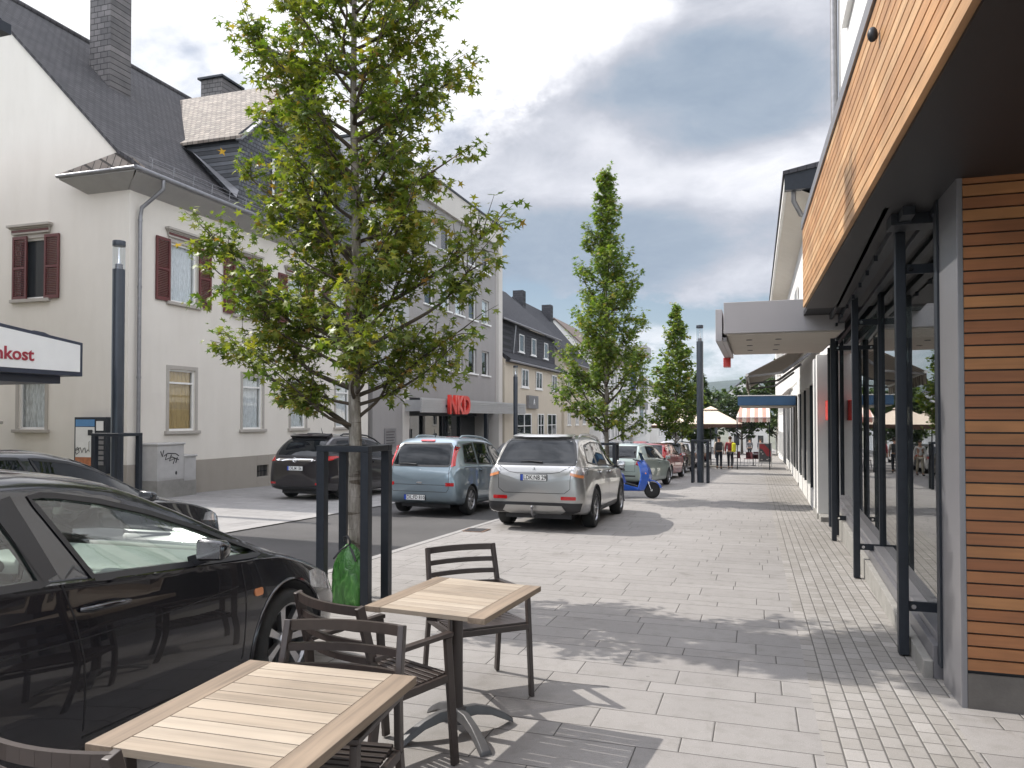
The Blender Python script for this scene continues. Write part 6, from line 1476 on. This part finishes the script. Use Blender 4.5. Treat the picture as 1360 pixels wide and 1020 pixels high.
    lv.build('crown',leaf,t,recalc=False)
    return t
def cone(R_,a=.18,p=1.1):
    def f(t):
        return R_*(min(1,(t+a)/(a+.12)) if t<.12 else (1-((t-.12)/.88)**p*.97))
    return f
T1=[(-1.62,-.15,3.5),(-1.6,.2,2.42),(-1.45,.3,4.2),(-.75,-.3,2.15),(-1.1,.2,4.75),(-1.0,-.3,5.4),(-.75,.1,6.1),(.86,.1,4.95),(.98,.2,4.15),(1.42,.1,3.42),(1.28,-.2,2.95),(.9,.1,2.2),(1.0,.4,2.5),(-1.2,-.5,3.0),(-1.3,.4,3.9),(.72,-.1,5.6),(-.45,-.6,2.0),(.35,-.7,2.3),(-.95,.6,2.7),(-1.35,0,2.75)]
tree('street_tree','star leaved foreground street tree with a green watering bag at its foot',-3.76,6.65,8.3,1,cone(.97,.25,1.5),70,11,'leaf',.100,23,.078,T1,clear=1.95,twn=11,jit=.2)
tree('street_tree','tall conical street tree behind the silver SUV, standing against the sky',-3.76,19.9,8.55,1,cone(1.30,.20,.88),92,21,'leaf2',.12,23,.075,(),clear=1.75,twn=11,jit=.2)
tree('street_tree','slender street tree left of the right lamp post, beyond the parked row',-3.75,38.2,8.1,1,cone(1.2,.25,1.0),70,31,'leaf2',.15,12,.07,(),clear=1.7,twn=11,star=False)
tree('street_tree','smaller street tree just behind the right lamp post',-3.9,56.5,6.4,1,cone(1.35,.3,1.0),80,41,'leaf_far',.2,13,.07,(),clear=1.5,twn=9,star=False)
for i,(x,y,h_,R_,lb) in enumerate([(-5.4,88,6.6,2.6,'broad dark green tree left in the mass of trees beyond the parasol'),(-1.6,92,7.4,3.0,'broad green tree in the middle of the mass beyond the parasol'),(2.4,86,8.6,3.2,'tall dark green tree at the right of the mass, next to the awning end'),(6.5,98,11.5,4.2,'large dark tree rising behind the right side roofs'),(-13.5,140,9.5,3.6,'rounded tree at the far end of the left side of the street')]):
    tree('broadleaf_tree',lb,x,y,h_,1,(lambda R_: (lambda t: R_*math.sqrt(max(0,1-(t*1.7-.7)**2))+.1))(R_),60,60+i,'leaf_far',.34,9,.16,(),clear=2.0,twn=3,star=False,group='trees at the far end of the street')

# ------------------------------------------------------------------ guards, lamps
def guard(x,y,w,d,h_,p,label,rz=0,kind='tree guard'):
    t=thing('post_guard',label,kind,(x,y,gz(y)),rz)
    for sx in (-1,1):
        for sy in (-1,1):
            m=MB(); a,b=sx*(w/2-p/2),sy*(d/2-p/2); m.box(a-p/2,a+p/2,b-p/2,b+p/2,-.12,h_-p*.7); m.build('post','dark_metal',t,bevel=.006)
    m=MB()
    for sy in (-1,1): m.box(-w/2,w/2,sy*d/2-(p if sy>0 else 0),sy*d/2+(0 if sy>0 else p),h_-p*.7+.0005,h_)
    for sx in (-1,1): m.box(sx*w/2-(p if sx>0 else 0),sx*w/2+(0 if sx>0 else p),-d/2+p+.0005,d/2-p-.0005,h_-p*.7+.001,h_-.0005)
    m.build('top_frame','dark_metal',t,bevel=.005); return t
guard(-3.76,6.66,.56,.50,1.52,.085,'dark metal frame guard around the trunk of the foreground tree')
guard(-3.76,19.9,.56,.52,1.5,.085,'dark metal frame guard around the trunk behind the scooter and the silver SUV')
guard(-2.0,29.3,.64,.6,1.6,.09,'dark metal frame guard around the foot of the right lamp post',kind='post guard')
guard(-12.95,12.85,.72,.66,1.64,.10,'dark metal frame guard around the foot of the left lamp post',kind='post guard')
M['lamp_glass']=glassmat('lamp_cylinder_glass',(.9,.93,.95),1.35,.95)
def lamp(x,y,ztop,label,r=.125):
    zb=gz(y); H_=ztop-zb; t=thing('street_lamp',label,'street lamp',(x,y,zb))
    m=MB(); m.lathe([(r,-.1),(r,H_-.62),(r*.98,H_-.61)],28); m.build('pole','pole',t,smooth=50)
    m=MB(); m.lathe([(r*.62,H_-.61),(r*.62,H_-.50),(r*.5,H_-.49)],24); m.build('lamp_base','grey_metal',t,smooth=50)
    m=MB(); m.lathe([(r*.30,H_-.49),(r*.20,H_-.35),(r*.10,H_-.26),(r*.10,H_-.13)],20); m.build('reflector','chrome',t,smooth=60)
    m=MB(); m.lathe([(r*.99,H_-.608),(r*.99,H_-.115)],28); m.f=m.f[:-2]; m.m=m.m[:-2]; m.build('glass_cylinder','lamp_glass',t,smooth=60)
    m=MB(); m.lathe([(r*1.02,H_-.112),(r*1.04,H_-.10),(r*1.04,H_-.01),(r*1.0,H_)],28); m.build('cap','pole',t,smooth=50)
lamp(-12.95,12.85,5.38,'tall round lamp post in front of the corner of the cream house, at the left')
lamp(-2.0,29.3,5.08,'tall round lamp post on the right pavement, left of the white canopy')
lamp(-12.7,40.2,4.5,'lamp post on the left pavement between the grey block and the mansard house')
lamp(-10.4,62,3.6,'thin lamp post far down the left side, seen under the middle tree')
lamp(-3.4,70,3.3,'dark lamp post far down the street, beside the cafe parasol')

# ------------------------------------------------------------------ watering bag
t=thing('watering_bag','green plastic tree watering bag tied round the trunk of the foreground tree','watering bag',(-3.72,6.50,gz(6.5)))
def bagmat():
    m,nt_,b=new_mat('green_bag_plastic'); b.inputs['Roughness'].default_value=.25; b.inputs['Base Color'].default_value=(.05,.17,.035,1)
    v=coords(nt_,'Object',(1,1,.45)); n=N(nt_,'ShaderNodeTexNoise',Scale=14.,Detail=3.,Distortion=1.5); nt_.links.new(v,n.inputs['Vector'])
    nt_.links.new(ramp(nt_,n.outputs['Fac'],[(.3,(.02,.08,.015)),(.6,(.06,.19,.04)),(.8,(.16,.34,.10))]),b.inputs['Base Color'])
    bp=N(nt_,'ShaderNodeBump',Strength=1.,Distance=.03); nt_.links.new(n.outputs['Fac'],bp.inputs['Height']); nt_.links.new(bp.outputs['Normal'],b.inputs['Normal']); return m
rr_=random.Random(9); m=MB(); n=36; prof=[(.165,-.02),(.185,.05),(.182,.16),(.172,.28),(.155,.38),(.125,.46),(.08,.53),(.035,.57)]
for r0,z in prof:
    for j in range(n): a=2*PI*j/n; q=r0*(1+.06*math.sin(a*5+z*9)+rr_.uniform(-.025,.025)); m.v.append((q*math.cos(a)*1.0,q*math.sin(a)*.62,z+rr_.uniform(-.006,.006)))
for i in range(len(prof)-1):
    for j in range(n): m.f.append((i*n+j,i*n+(j+1)%n,(i+1)*n+(j+1)%n,(i+1)*n+j)); m.m.append(0)
m.f.append(tuple(range((len(prof)-1)*n,len(prof)*n))); m.m.append(0)
m.build('bag',bagmat(),t,smooth=70)
m=MB(); m.tube([(.0,-.02,.555),(.02,-.03,.60),(-.01,-.03,.65),(-.05,-.03,.64),(-.04,-.03,.60)],.011,6); m.tube([(-.12,-.10,.44),(-.05,-.08,.53),(.0,-.02,.565),(.06,-.07,.52),(.12,-.1,.43)],.010,6); m.build('tie_strap','black_plastic',t,smooth=60)

# ------------------------------------------------------------------ cafe tables and chairs
def table(x,y,rz,label):
    t=thing('cafe_table',label,'table',(x,y,gz(y)),rz,'slatted wooden cafe tables'); W2,D2,H_=.34,.385,.745
    m=MB(); n=10; rw_=.092; a0=-D2; st=2*D2/n
    for i in range(n): m.box(-W2+rw_+.001,W2-rw_-.001,a0+i*st+.0025,a0+(i+1)*st-.0025,H_-.024,H_-.0005)
    m.build('slats','teak',t,bevel=.0015)
    for s in (-1,1): m=MB(); m.box(s*(W2-rw_),s*W2,-D2,D2,H_-.03,H_); m.build('edge_rail','teak_y',t,bevel=.003)
    m=MB(); m.box(-W2+.12,W2-.12,-.03,.03,H_-.055,H_-.031); m.box(-.03,.03,-D2+.1,D2-.1,H_-.07,H_-.056); m.build('under_frame','chair',t)
    m=MB(); m.lathe([(.032,.10),(.030,.3),(.030,H_-.07)],20); m.build('column','chair',t,smooth=50)
    m=MB(); m.lathe([(.045,.06),(.05,.10),(.048,.135),(.033,.15)],20); 
    for k in range(4):
        a=R(45+90*k+8); d=Vector((math.cos(a),math.sin(a),0)); u=Vector((0,0,1)); pts=[(.03,.115,.035,.03),(.11,.115,.033,.028),(.20,.09,.036,.022),(.28,.05,.042,.020),(.335,.016,.045,.014)]
        sd_=Vector((-d.y,d.x,0)); vs=[]
        for (q,z,w_,h2) in pts: c=d*q+u*z; vs+=[c-sd_*w_*.8-u*h2,c+sd_*w_*.8-u*h2,c+sd_*w_*.55+u*h2*.9,c-sd_*w_*.55+u*h2*.9]
        fs=[(4*i+j,4*i+(j+1)%4,4*i+4+(j+1)%4,4*i+4+j) for i in range(4) for j in range(4)]+[(3,2,1,0),(16,17,18,19)]
        m.add(vs,fs)
    m.build('foot_cross','cast_iron',t,bevel=.006)
    return t
table(-1.475,2.08,R(2),'near wooden slatted cafe table at the bottom left, cut off by the frame')
table(-1.55,3.86,R(-5),'farther wooden slatted cafe table with its whole cast foot showing')
def make_chair():
    t=thing('cafe_chair','','chair',(0,0,0),0,'brown slatted cafe armchairs')
    W2=.26
    for s in (-1,1):
        x=s*W2
        m=MB(); m.bar((x,.25,0),(x*.985,.20,.628),.026,.042,(0,1,0)); m.build('front_leg','chair',t,bevel=.005)
        P=[(x,-.30,0),(x*.97,-.23,.42),(x*.93,-.25,.62),(x*.90,-.315,.865)]
        m=MB()
        for a,b in zip(P[:-1],P[1:]): m.bar(a,b,.026,.042,(0,1,0))
        m.build('rear_leg','chair',t,bevel=.004)
        m=MB(); m.bar((x*.94,-.25,.625),(x*.985,.225,.642),.042,.022); m.build('armrest','chair',t,bevel=.005)
        m=MB(); m.bar((x*.97,-.22,.415),(x*.985,.215,.43),.022,.036); m.build('side_rail','chair',t,bevel=.003)
    m=MB(); n=12
    for i in range(n):
        y=-.205+i*.036; z=.432+.012*abs((i-6)/6)**2; m.box(-W2+.02,W2-.02,y,y+.026,z,z+.014)
    m.bar((-W2+.01,.22,.425),(W2-.01,.22,.425),.03,.034); m.bar((-W2+.01,-.215,.42),(W2-.01,-.215,.42),.03,.03); m.build('seat','chair',t,bevel=.002)
    for z,hh,yb in ((.845,.040,-.308),(.765,.030,-.287),(.690,.030,-.267),(.615,.028,-.250)):
        m=MB()
        N_=10; 
        for i in range(N_):
            a,b=-1+2*i/N_,-1+2*(i+1)/N_
            f=lambda q: (q*W2*.90,yb-.045*(1-q*q),z)
            m.bar(f(a),f(b),.018,hh)
        m.build('back_slat','chair',t)
    return t
ch=make_chair(); chairs=[(-1.66,1.74,R(-2),'chair cut off at the bottom left corner, only its curved top rail in view'),(-1.50,2.34,R(187),'chair pushed in at the far side of the near table, facing the camera'),
 (-1.75,3.36,R(-23),'chair between the black car and the farther table, its back turned to the camera'),(-1.70,4.58,R(222),'chair at the far side of the farther table, its back against the open pavement')]
for i,(x,y,rz,lb) in enumerate(chairs):
    c=ch if i==0 else copy_tree(ch); c.location=(x,y,gz(y)); c.rotation_euler=(0,0,rz); c['label']=lb

# ------------------------------------------------------------------ scooter
def scooter():
    t=thing('motor_scooter','blue motor scooter with white flashes parked between the silver SUV and the mint hatchback','scooter',(-3.32,20.95,gz(20.95)),R(-100)); t.rotation_euler=Euler((0,R(-7),R(-100)))
    blue=carpaint('scooter_blue',(.02,.11,.55),.1,0,.3)
    for y in (.62,-.62):
        w_=bpy.data.objects.new('wheel',None); COL.objects.link(w_); w_.parent=t; w_.location=(0,y,.225)
        m=MB(); m.lathe([(.13,-.045),(.19,-.055),(.215,-.035),(.225,0),(.215,.035),(.19,.055),(.13,.045)],28,(0,0,0),'x'); m.build('tyre','rubber',w_,smooth=50)
        m=MB(); m.lathe([(.125,-.035),(.135,-.04),(.135,.04),(.125,.035)],28,(0,0,0),'x'); m.f=m.f[:-2]; m.m=m.m[:-2]; m.lathe([(.03,-.05),(.03,.05)],12,(0,0,0),'x')
        for k in range(3): a=2*PI*k/3+.4; m.bar((0,.02*math.cos(a),.02*math.sin(a)),(0,.13*math.cos(a),.13*math.sin(a)),.045,.03,(1,0,0))
        m.build('rim','white',w_,smooth=40)
    m=MB(); 
    # front shield as lofted blade
    for i,(y,z,w_,d) in enumerate([(.30,.22,.16,.13),(.36,.40,.21,.15),(.40,.60,.22,.17),(.35,.80,.19,.17),(.26,.98,.13,.16)]):
        m.v+=[(-w_,y-.02,z),(-w_*.55,y+d,z),(w_*.55,y+d,z),(w_,y-.02,z),(w_*.9,y-.05,z),(-w_*.9,y-.05,z)]
    for i in range(4):
        for j in range(6): m.f.append((i*6+j,i*6+(j+1)%6,i*6+6+(j+1)%6,i*6+6+j)); m.m.append(0)
    m.f+= [(5,4,3,2,1,0),tuple(24+k for k in range(6))]; m.m+=[0,0]
    m.build('leg_shield',blue,t,smooth=50)
    m=MB(); arc=[(.62+.275*math.cos(R(q)),.225+.275*math.sin(R(q))) for q in range(15,166,15)]; inn=[(.62+.245*math.cos(R(q)),.225+.245*math.sin(R(q))) for q in range(165,14,-15)]
    m.prism(arc+inn,'x',-.075,.075); m.hexa([(-.07,.36,.38),(.07,.36,.38),(.05,.62,.47),(-.05,.62,.47),(-.09,.38,.56),(.09,.38,.56),(.05,.56,.54),(-.05,.56,.54)]); m.build('front_fender',blue,t,bevel=.012)
    m=MB(); m.prism([(-.80,.62),(-.86,.74),(-.6,.76),(-.25,.66),(-.14,.36),(.36,.26),(.38,.19),(-.12,.17),(-.4,.26),(-.7,.42)],'x',-.15,.15); m.build('body_panel',blue,t,bevel=.035)
    m=MB(); m.prism([(-.12,.361),(.33,.27),(.33,.30),(-.10,.40)],'x',-.13,.13); m.build('floor_mat','black_plastic',t)
    m=MB(); m.prism([(-.78,.761),(-.8,.84),(-.5,.86),(-.22,.80),(-.20,.72),(-.55,.77)],'x',-.14,.14); m.build('seat','black_plastic',t,bevel=.03)
    m=MB(); m.hexa([(-.10,.24,.93),(.10,.24,.93),(.09,.42,.95),(-.09,.42,.95),(-.08,.24,1.04),(.08,.24,1.04),(.06,.38,1.04),(-.06,.38,1.04)]); m.build('handlebar_cowl',blue,t,bevel=.03)
    m=MB(); m.tube([(-.33,.16,1.02),(-.1,.28,1.0),(.1,.28,1.0),(.33,.16,1.02)],.017,8); m.build('handlebar','black_plastic',t,smooth=60)
    m=MB(); m.tube([(0,.36,.86),(0,.62,.225)],.03,8); m.tube([(.07,.50,.5),(.07,.62,.225),(-.07,.62,.225),(-.07,.50,.5)],.018,8); m.build('fork','chrome',t,smooth=60)
    for s in (-1,1):
        m=MB(); m.tube([(s*.2,.22,1.02),(s*.3,.2,1.15),(s*.3,.2,1.19)],.006,5); m.disc_sph((s*.30,.2,1.22),(.06,.012,.04),12,8); m.build('mirror','black_plastic',t,smooth=60)
        for k in range(3): m=MB(); m.hexa([(s*.152,-.5+k*.13,.36),(s*.156,-.5+k*.13,.36),(s*.156,-.46+k*.13,.36),(s*.152,-.46+k*.13,.36),(s*.152,-.60+k*.13,.47),(s*.156,-.60+k*.13,.47),(s*.156,-.585+k*.13,.47),(s*.152,-.585+k*.13,.47)]); m.build('white_flash','white',t)
    m=MB(); m.disc_sph((0,.50,.70),(.09,.04,.05),14,8); m.build('headlamp','clear_lens',t,smooth=60)
    m=MB(); m.disc_sph((.13,.47,.66),(.04,.03,.03),10,6); m.disc_sph((-.13,.47,.66),(.04,.03,.03),10,6); m.build('indicator','orange_lens',t,smooth=60)
    m=MB(); m.hexa([(-.16,.34,1.0),(.16,.34,1.0),(.16,.36,1.0),(-.16,.36,1.0),(-.11,.22,1.24),(.11,.22,1.24),(.11,.235,1.24),(-.11,.235,1.24)]); m.build('windshield','car_glass',t,bevel=.004)
    m=MB(); m.box(-.17,.17,-.98,-.66,.80,1.06); m.build('top_case','black_plastic',t,bevel=.05)
scooter()

# ------------------------------------------------------------------ cafe: parasol, board, chairs
def parasol(x,y,label,H_=2.55,R_=1.75,zt=3.35):
    t=thing('parasol',label,'parasol',(x,y,gz(y)))
    def ringp(r,z): 
        return [(r*c[0],r*c[1],z) for c in ((-1,-1),(0,-1.02),(1,-1),(1.02,0),(1,1),(0,1.02),(-1,1),(-1.02,0))]
    m=MB(); m.v=ringp(R_,H_)+ringp(R_*.18,zt)+ringp(R_,H_-.02)+ringp(R_*.18,zt-.02)
    for j in range(8): k=(j+1)%8; m.f+= [(j,k,8+k,8+j),(16+j,24+j,24+k,16+k),(j,16+j,16+k,k)]; m.m+=[0]*3
    m.build('canvas','sand_canvas',t)
    m=MB(); m.v=ringp(R_*.24,zt+.03)+ringp(.03,zt+.22)
    for j in range(8): k=(j+1)%8; m.f.append((j,k,8+k,8+j)); m.m.append(0)
    m.build('vent_cap','sand_canvas',t)
    m=MB(); m.v=ringp(R_+.005,H_-.0)+ringp(R_+.01,H_-.20)
    for j in range(8): k=(j+1)%8; m.f.append((j,8+j,8+k,k)); m.m.append(0)
    m.build('valance','brown_canvas',t)
    m=MB(); m.tube([(0,0,0),(0,0,zt+.2)],.035,8); m.build('pole','dark_metal',t)
    m=MB(); m.box(-.4,.4,-.4,.4,0,.10); m.build('foot','concrete',t,bevel=.02)
M['sand_canvas']=pbr('sand_canvas',(.62,.52,.42),.9,var=.05); M['brown_canvas']=pbr('brown_canvas',(.09,.05,.035),.9,var=.1)
parasol(-2.55,46.2,'sand coloured square parasol with brown valance in front of the cafe, behind the two walkers')
parasol(-4.6,50.5,'second sand coloured parasol, half hidden by the slender tree left of the lamp post')
t=thing('pavement_board','framed pavement board with a red and grey picture, in front of the cafe','sign',(.50,48.4,gz(48.4)),R(0))
m=MB()
for x in (-.36,.36): m.box(x-.025,x+.025,-.02,.02,-.02,1.45)
for z in (.28,1.42): m.box(-.335,.335,-.02,.02,z-.03,z+.03)
m.build('frame','white_panel',t)
m=MB(); m.box(-.335,.335,-.008,.008,.311,1.389); m.build('poster',pbr('dark_poster',(.10,.10,.105),.5,var=.2,scale=6),t)
m=MB(); m.prism([(-.33,1.38),(-.05,1.36),(.33,.95),(.33,.62),(.1,.66),(-.15,1.05),(-.33,1.12)],'y',-.012,-.0085); m.build('red_shape',pbr('poster_red',(.42,.05,.06),.5,var=.2,scale=10),t)
m=MB()
for a in ((-.22,.9,.06),(-.14,.78,.05),(-.2,.44,.07),(.12,.45,.06),(.24,.5,.05)): m.disc_sph((a[0],-.011,a[1]),(a[2],.003,.03),10,6)
m.build('pale_spots','white_panel',t)
def cafe_chair2():
    t=thing('bistro_chair','','chair',(0,0,0),0,'dark wicker bistro chairs outside the cafe')
    for s in (-1,1):
        for y in (-.2,.2): m=MB(); m.tube([(s*.2,y*1.15,0),(s*.19,y,.44)],.013,6); m.build('leg','zinc',t)
    m=MB(); m.box(-.22,.22,-.22,.22,.43,.47); m.build('seat','wicker',t,bevel=.015)
    m=MB(); 
    for i in range(8):
        a0,a1=R(200+i*17.5),R(217.5+i*17.5)
        p=lambda a,z:(.25*math.cos(a),.22*math.sin(a)+.02,z)
        m.add([p(a0,.47),p(a1,.47),p(a1,.86),p(a0,.86),(p(a0,0)[0]*.92,p(a0,0)[1]*.92,.47),(p(a1,0)[0]*.92,p(a1,0)[1]*.92,.47),(p(a1,0)[0]*.92,p(a1,0)[1]*.92,.86),(p(a0,0)[0]*.92,p(a0,0)[1]*.92,.86)],[(0,1,2,3),(7,6,5,4),(0,4,5,1),(3,2,6,7)])
    m.build('backrest','wicker',t)
    return t
M['wicker']=pbr('dark_red_wicker',(.09,.02,.025),.8,var=.4,scale=40)
c0=cafe_chair2()
spots=[(-.45,49.5,R(150),'dark red wicker chair just left of the pavement board'),(.05,50.4,R(200),'wicker chair behind the pavement board'),(-1.2,51.5,R(90),'wicker chair at the parasol edge, left of the others'),(-2.9,47.6,R(20),'wicker chair under the parasol, behind the walkers'),(-3.6,48.4,R(-60),'wicker chair under the parasol, nearest the parked cars')]
for i,(x,y,rz,lb) in enumerate(spots):
    c=c0 if i==0 else copy_tree(c0); c.location=(x,y,gz(y)); c.rotation_euler=(0,0,rz); c['label']=lb
for (x,y,lb) in ((-.2,50.2,'small round cafe table between the wicker chairs beside the pavement board'),(-3.2,47.4,'small round cafe table under the parasol')):
    t=thing('bistro_table',lb,'table',(x,y,gz(y))); m=MB(); m.lathe([(.34,.72),(.35,.73),(.35,.745),(.34,.75)],24); m.build('tabletop','grey_metal',t,smooth=50); m=MB(); m.lathe([(.2,0),(.2,.02),(.03,.05),(.03,.719)],16); m.build('column','dark_metal',t,smooth=50)
# picket screen of the cafe terrace
t=thing('terrace_screen','low white picket screen round the cafe terrace beneath the parasol','fence',(-4.1,46,gz(46)))
m=MB()
for i in range(14): m.box(-.02,.02,-1.5+i*.22,-1.4+i*.22,0,.9)
m.box(.021,.05,-1.5,1.5,.2,.26); m.box(.021,.05,-1.5,1.5,.7,.76); m.build('pickets','white_panel',t)

# ------------------------------------------------------------------ people
M['skin']=pbr('skin',(.42,.24,.16),.55,var=.08)
def skinned(name,verts,edges,radii,mat,parent,root=0,sub=1):
    me=bpy.data.meshes.new(name); me.from_pydata(verts,edges,[]); o=bpy.data.objects.new(name,me); COL.objects.link(o)
    md=o.modifiers.new('s','SKIN'); md.use_smooth_shade=True
    for i,v in enumerate(me.skin_vertices[0].data): r=radii[i]; v.radius=(r,r) if not isinstance(r,tuple) else r; v.use_root=(i==root)
    s=o.modifiers.new('u','SUBSURF'); s.levels=sub; s.render_levels=sub
    bpy.context.view_layer.update(); m2=bpy.data.meshes.new_from_object(o.evaluated_get(bpy.context.evaluated_depsgraph_get()))
    o.modifiers.clear(); old=o.data; o.data=m2; bpy.data.meshes.remove(old); m2.name=name
    m2.materials.clear(); m2.materials.append(M[mat] if isinstance(mat,str) else mat)
    for f in m2.polygons: f.use_smooth=True
    o.parent=parent; return o
def person(x,y,rz,label,shirt,trousers,hair,h_=1.75,step=.12,pack=None,bag=None,sleeves=True):
    t=thing('person',label,'person',(x,y,gz(y)),rz); k=h_/1.75; t.scale=(k,k,k)
    # joints, facing +Y
    J=dict(pel=(0,0,.93),wst=(0,.0,1.08),chs=(0,.01,1.30),nck=(0,.0,1.47),hd0=(0,.01,1.55),hd1=(0,.025,1.63),hd2=(0,.01,1.71))
    V=[];E_=[];Rr=[]
    def a(p,r,par=None): V.append(p); Rr.append(r); 
    ids={}
    def add(n,p,r,par=None):
        ids[n]=len(V); V.append(p); Rr.append(r)
        if par: E_.append((ids[par],ids[n]))
    add('pel',J['pel'],(.155,.115)); add('wst',J['wst'],(.135,.10),'pel'); add('chs',J['chs'],(.165,.115),'wst'); add('nck',J['nck'],.055,'chs'); add('hd0',J['hd0'],(.070,.085),'nck'); add('hd1',J['hd1'],(.078,.098),'hd0'); add('hd2',J['hd2'],(.06,.07),'hd1')
    arms={}
    for s,sw in ((1,.10),(-1,-.10)):
        n='r' if s>0 else 'l'
        pts=[((s*.19,0,1.42),.052),((s*.235,-.01+sw*.2,1.14),.042),((s*.235,.05+sw,.90),.030),((s*.23,.07+sw,.85),.028)]
        add(n+'s',pts[0][0],pts[0][1],'chs'); add(n+'e',pts[1][0],pts[1][1],n+'s'); add(n+'w',pts[2][0],pts[2][1],n+'e'); add(n+'h',pts[3][0],(.03,.02),n+'w')
        for q in range(5):
            dx=(q-2)*.014; ln=(.075,.085,.09,.082,.06)[q] if q<4 else .05
            if q==4: add(n+'f%d'%q,(s*.23-s*.035,.09+sw,.82),.011,n+'h')
            else: add(n+'f%d'%q,(s*.232,.065+sw+dx*1.4,.85-ln),.009,n+'h')
        arms[s]=pts
        st=step*s
        hp=((s*.09,0,.86),.082); kn=((s*.095,st*.55+.03,.50),.058); an=((s*.095,st*1.15-(.05 if st<0 else 0),.09 if st>=0 else .12),.040); to=((s*.105,st*1.15+.14,.035),.032)
        add(n+'hp',hp[0],hp[1],'pel'); add(n+'k',kn[0],kn[1],n+'hp'); add(n+'a',an[0],an[1],n+'k'); add(n+'t',to[0],to[1],n+'a')
        arms[s,'leg']=(hp,kn,an,to)
    skinned('body',V,E_,Rr,'skin',t)
    tv=[J['pel'],J['wst'],J['chs'],(0,0,1.43)]; te=[(0,1),(1,2),(2,3)]; tr=[(.168,.125),(.150,.115),(.182,.130),(.09,.08)]
    for s in (1,-1):
        p=arms[s]; i=len(tv); tv+= [p[0][0],p[1][0]]; te+=[(2,i),(i,i+1)]; tr+=[.068,.056]
        if sleeves: q=Vector(p[1][0]).lerp(Vector(p[2][0]),.85); tv.append(tuple(q)); te.append((i+1,i+2)); tr.append(.044)
    skinned('shirt',tv,te,tr,shirt,t)
    lv=[(0,0,.95)]; le=[]; lr=[(.165,.125)]
    for s in (1,-1):
        hp,kn,an,to=arms[s,'leg']; i=len(lv); lv+=[hp[0],kn[0],(an[0][0],an[0][1],an[0][2]+.03)]; le+=[(0,i),(i,i+1),(i+1,i+2)]; lr+=[.098,.074,.058]
    skinned('trousers',lv,le,lr,trousers,t)
    for s in (1,-1):
        hp,kn,an,to=arms[s,'leg']; m=MB(); c=((an[0][0]+to[0][0])/2,(an[0][1]+to[0][1])/2,.045+(an[0][2]-.09 if s*step<0 else 0)); m.disc_sph((c[0],c[1],c[2]),(.052,.145,.05),12,8); m.build('shoe','ink',t,smooth=60)
    m=MB(); m.disc_sph((0,-.002,1.675),(.092,.108,.095),14,10); m.build('hair',hair,t,smooth=60)
    # face: nose, eyes and ears on the far side of the head from the camera
    m=MB(); m.disc_sph((0,.122,1.615),(.014,.02,.022),8,6); m.disc_sph((.085,.01,1.62),(.012,.022,.032),8,6); m.disc_sph((-.085,.01,1.62),(.012,.022,.032),8,6); m.build('nose_and_ears','skin',t,smooth=60)
    for s in (1,-1): m=MB(); m.disc_sph((s*.032,.108,1.64),(.012,.008,.008),8,6); m.build('eye','ink',t,smooth=60)
    m=MB(); m.disc_sph((0,.110,1.575),(.025,.006,.006),8,6); m.build('mouth',pbr('lip',(.3,.1,.09),.5),t,smooth=60)
    if pack: m=MB(); m.box(-.155,.155,-.30,-.11,1.02,1.45); m.box(-.11,.11,-.34,-.301,1.06,1.28); m.bar((.12,-.12,1.40),(.13,.12,1.34),.05,.02); m.bar((-.12,-.12,1.40),(-.13,.12,1.34),.05,.02); p_=m.build('backpack',pack,t,bevel=.035)
    if bag: m=MB(); m.box(.10,.30,-.22,.06,.92,1.40); m.build('shoulder_bag',bag,t,bevel=.05); MB().tube([(.2,-.1,1.38),(.12,.0,1.48),(-.05,.1,1.3)],.015,6).build('bag_strap',bag,t)
    return t
cl=lambda n,c:pbr(n,c,.9,var=.12,scale=8)
person(-1.95,43.3,R(2),'walker seen from behind with beige shirt, dark trousers and black backpack','beige_shirt' if False else cl('beige_shirt',(.42,.36,.30)),cl('dark_jeans',(.02,.022,.03)),cl('dark_hair',(.02,.014,.01)),1.80,.10,pack='ink')
person(-1.38,43.7,R(-4),'walker in dark red shirt carrying a bright yellow bag on the right shoulder',cl('dark_red_shirt',(.17,.02,.03)),cl('black_trousers',(.014,.014,.018)),cl('brown_hair',(.06,.035,.02)),1.80,-.10,bag=cl('yellow_bag',(.62,.60,.03)))
person(-2.75,40.5,R(170),'person in white top and beige trousers beside the parked row, behind the lamp post',cl('white_shirt',(.6,.6,.58)),cl('beige_trousers',(.40,.36,.28)),cl('black_hair',(.015,.012,.01)),1.68,.12)
person(-.55,68,R(10),'distant walker in grey on the pavement beyond the cafe',cl('grey_shirt',(.14,.14,.15)),cl('dark_trousers',(.03,.03,.035)),cl('hair_d',(.02,.015,.01)),1.75,.12)
person(.35,74,R(0),'distant walker in dark clothes near the right side houses',cl('navy_shirt',(.03,.035,.06)),cl('grey_trousers',(.12,.12,.12)),cl('hair_e',(.05,.03,.02)),1.72,-.12)
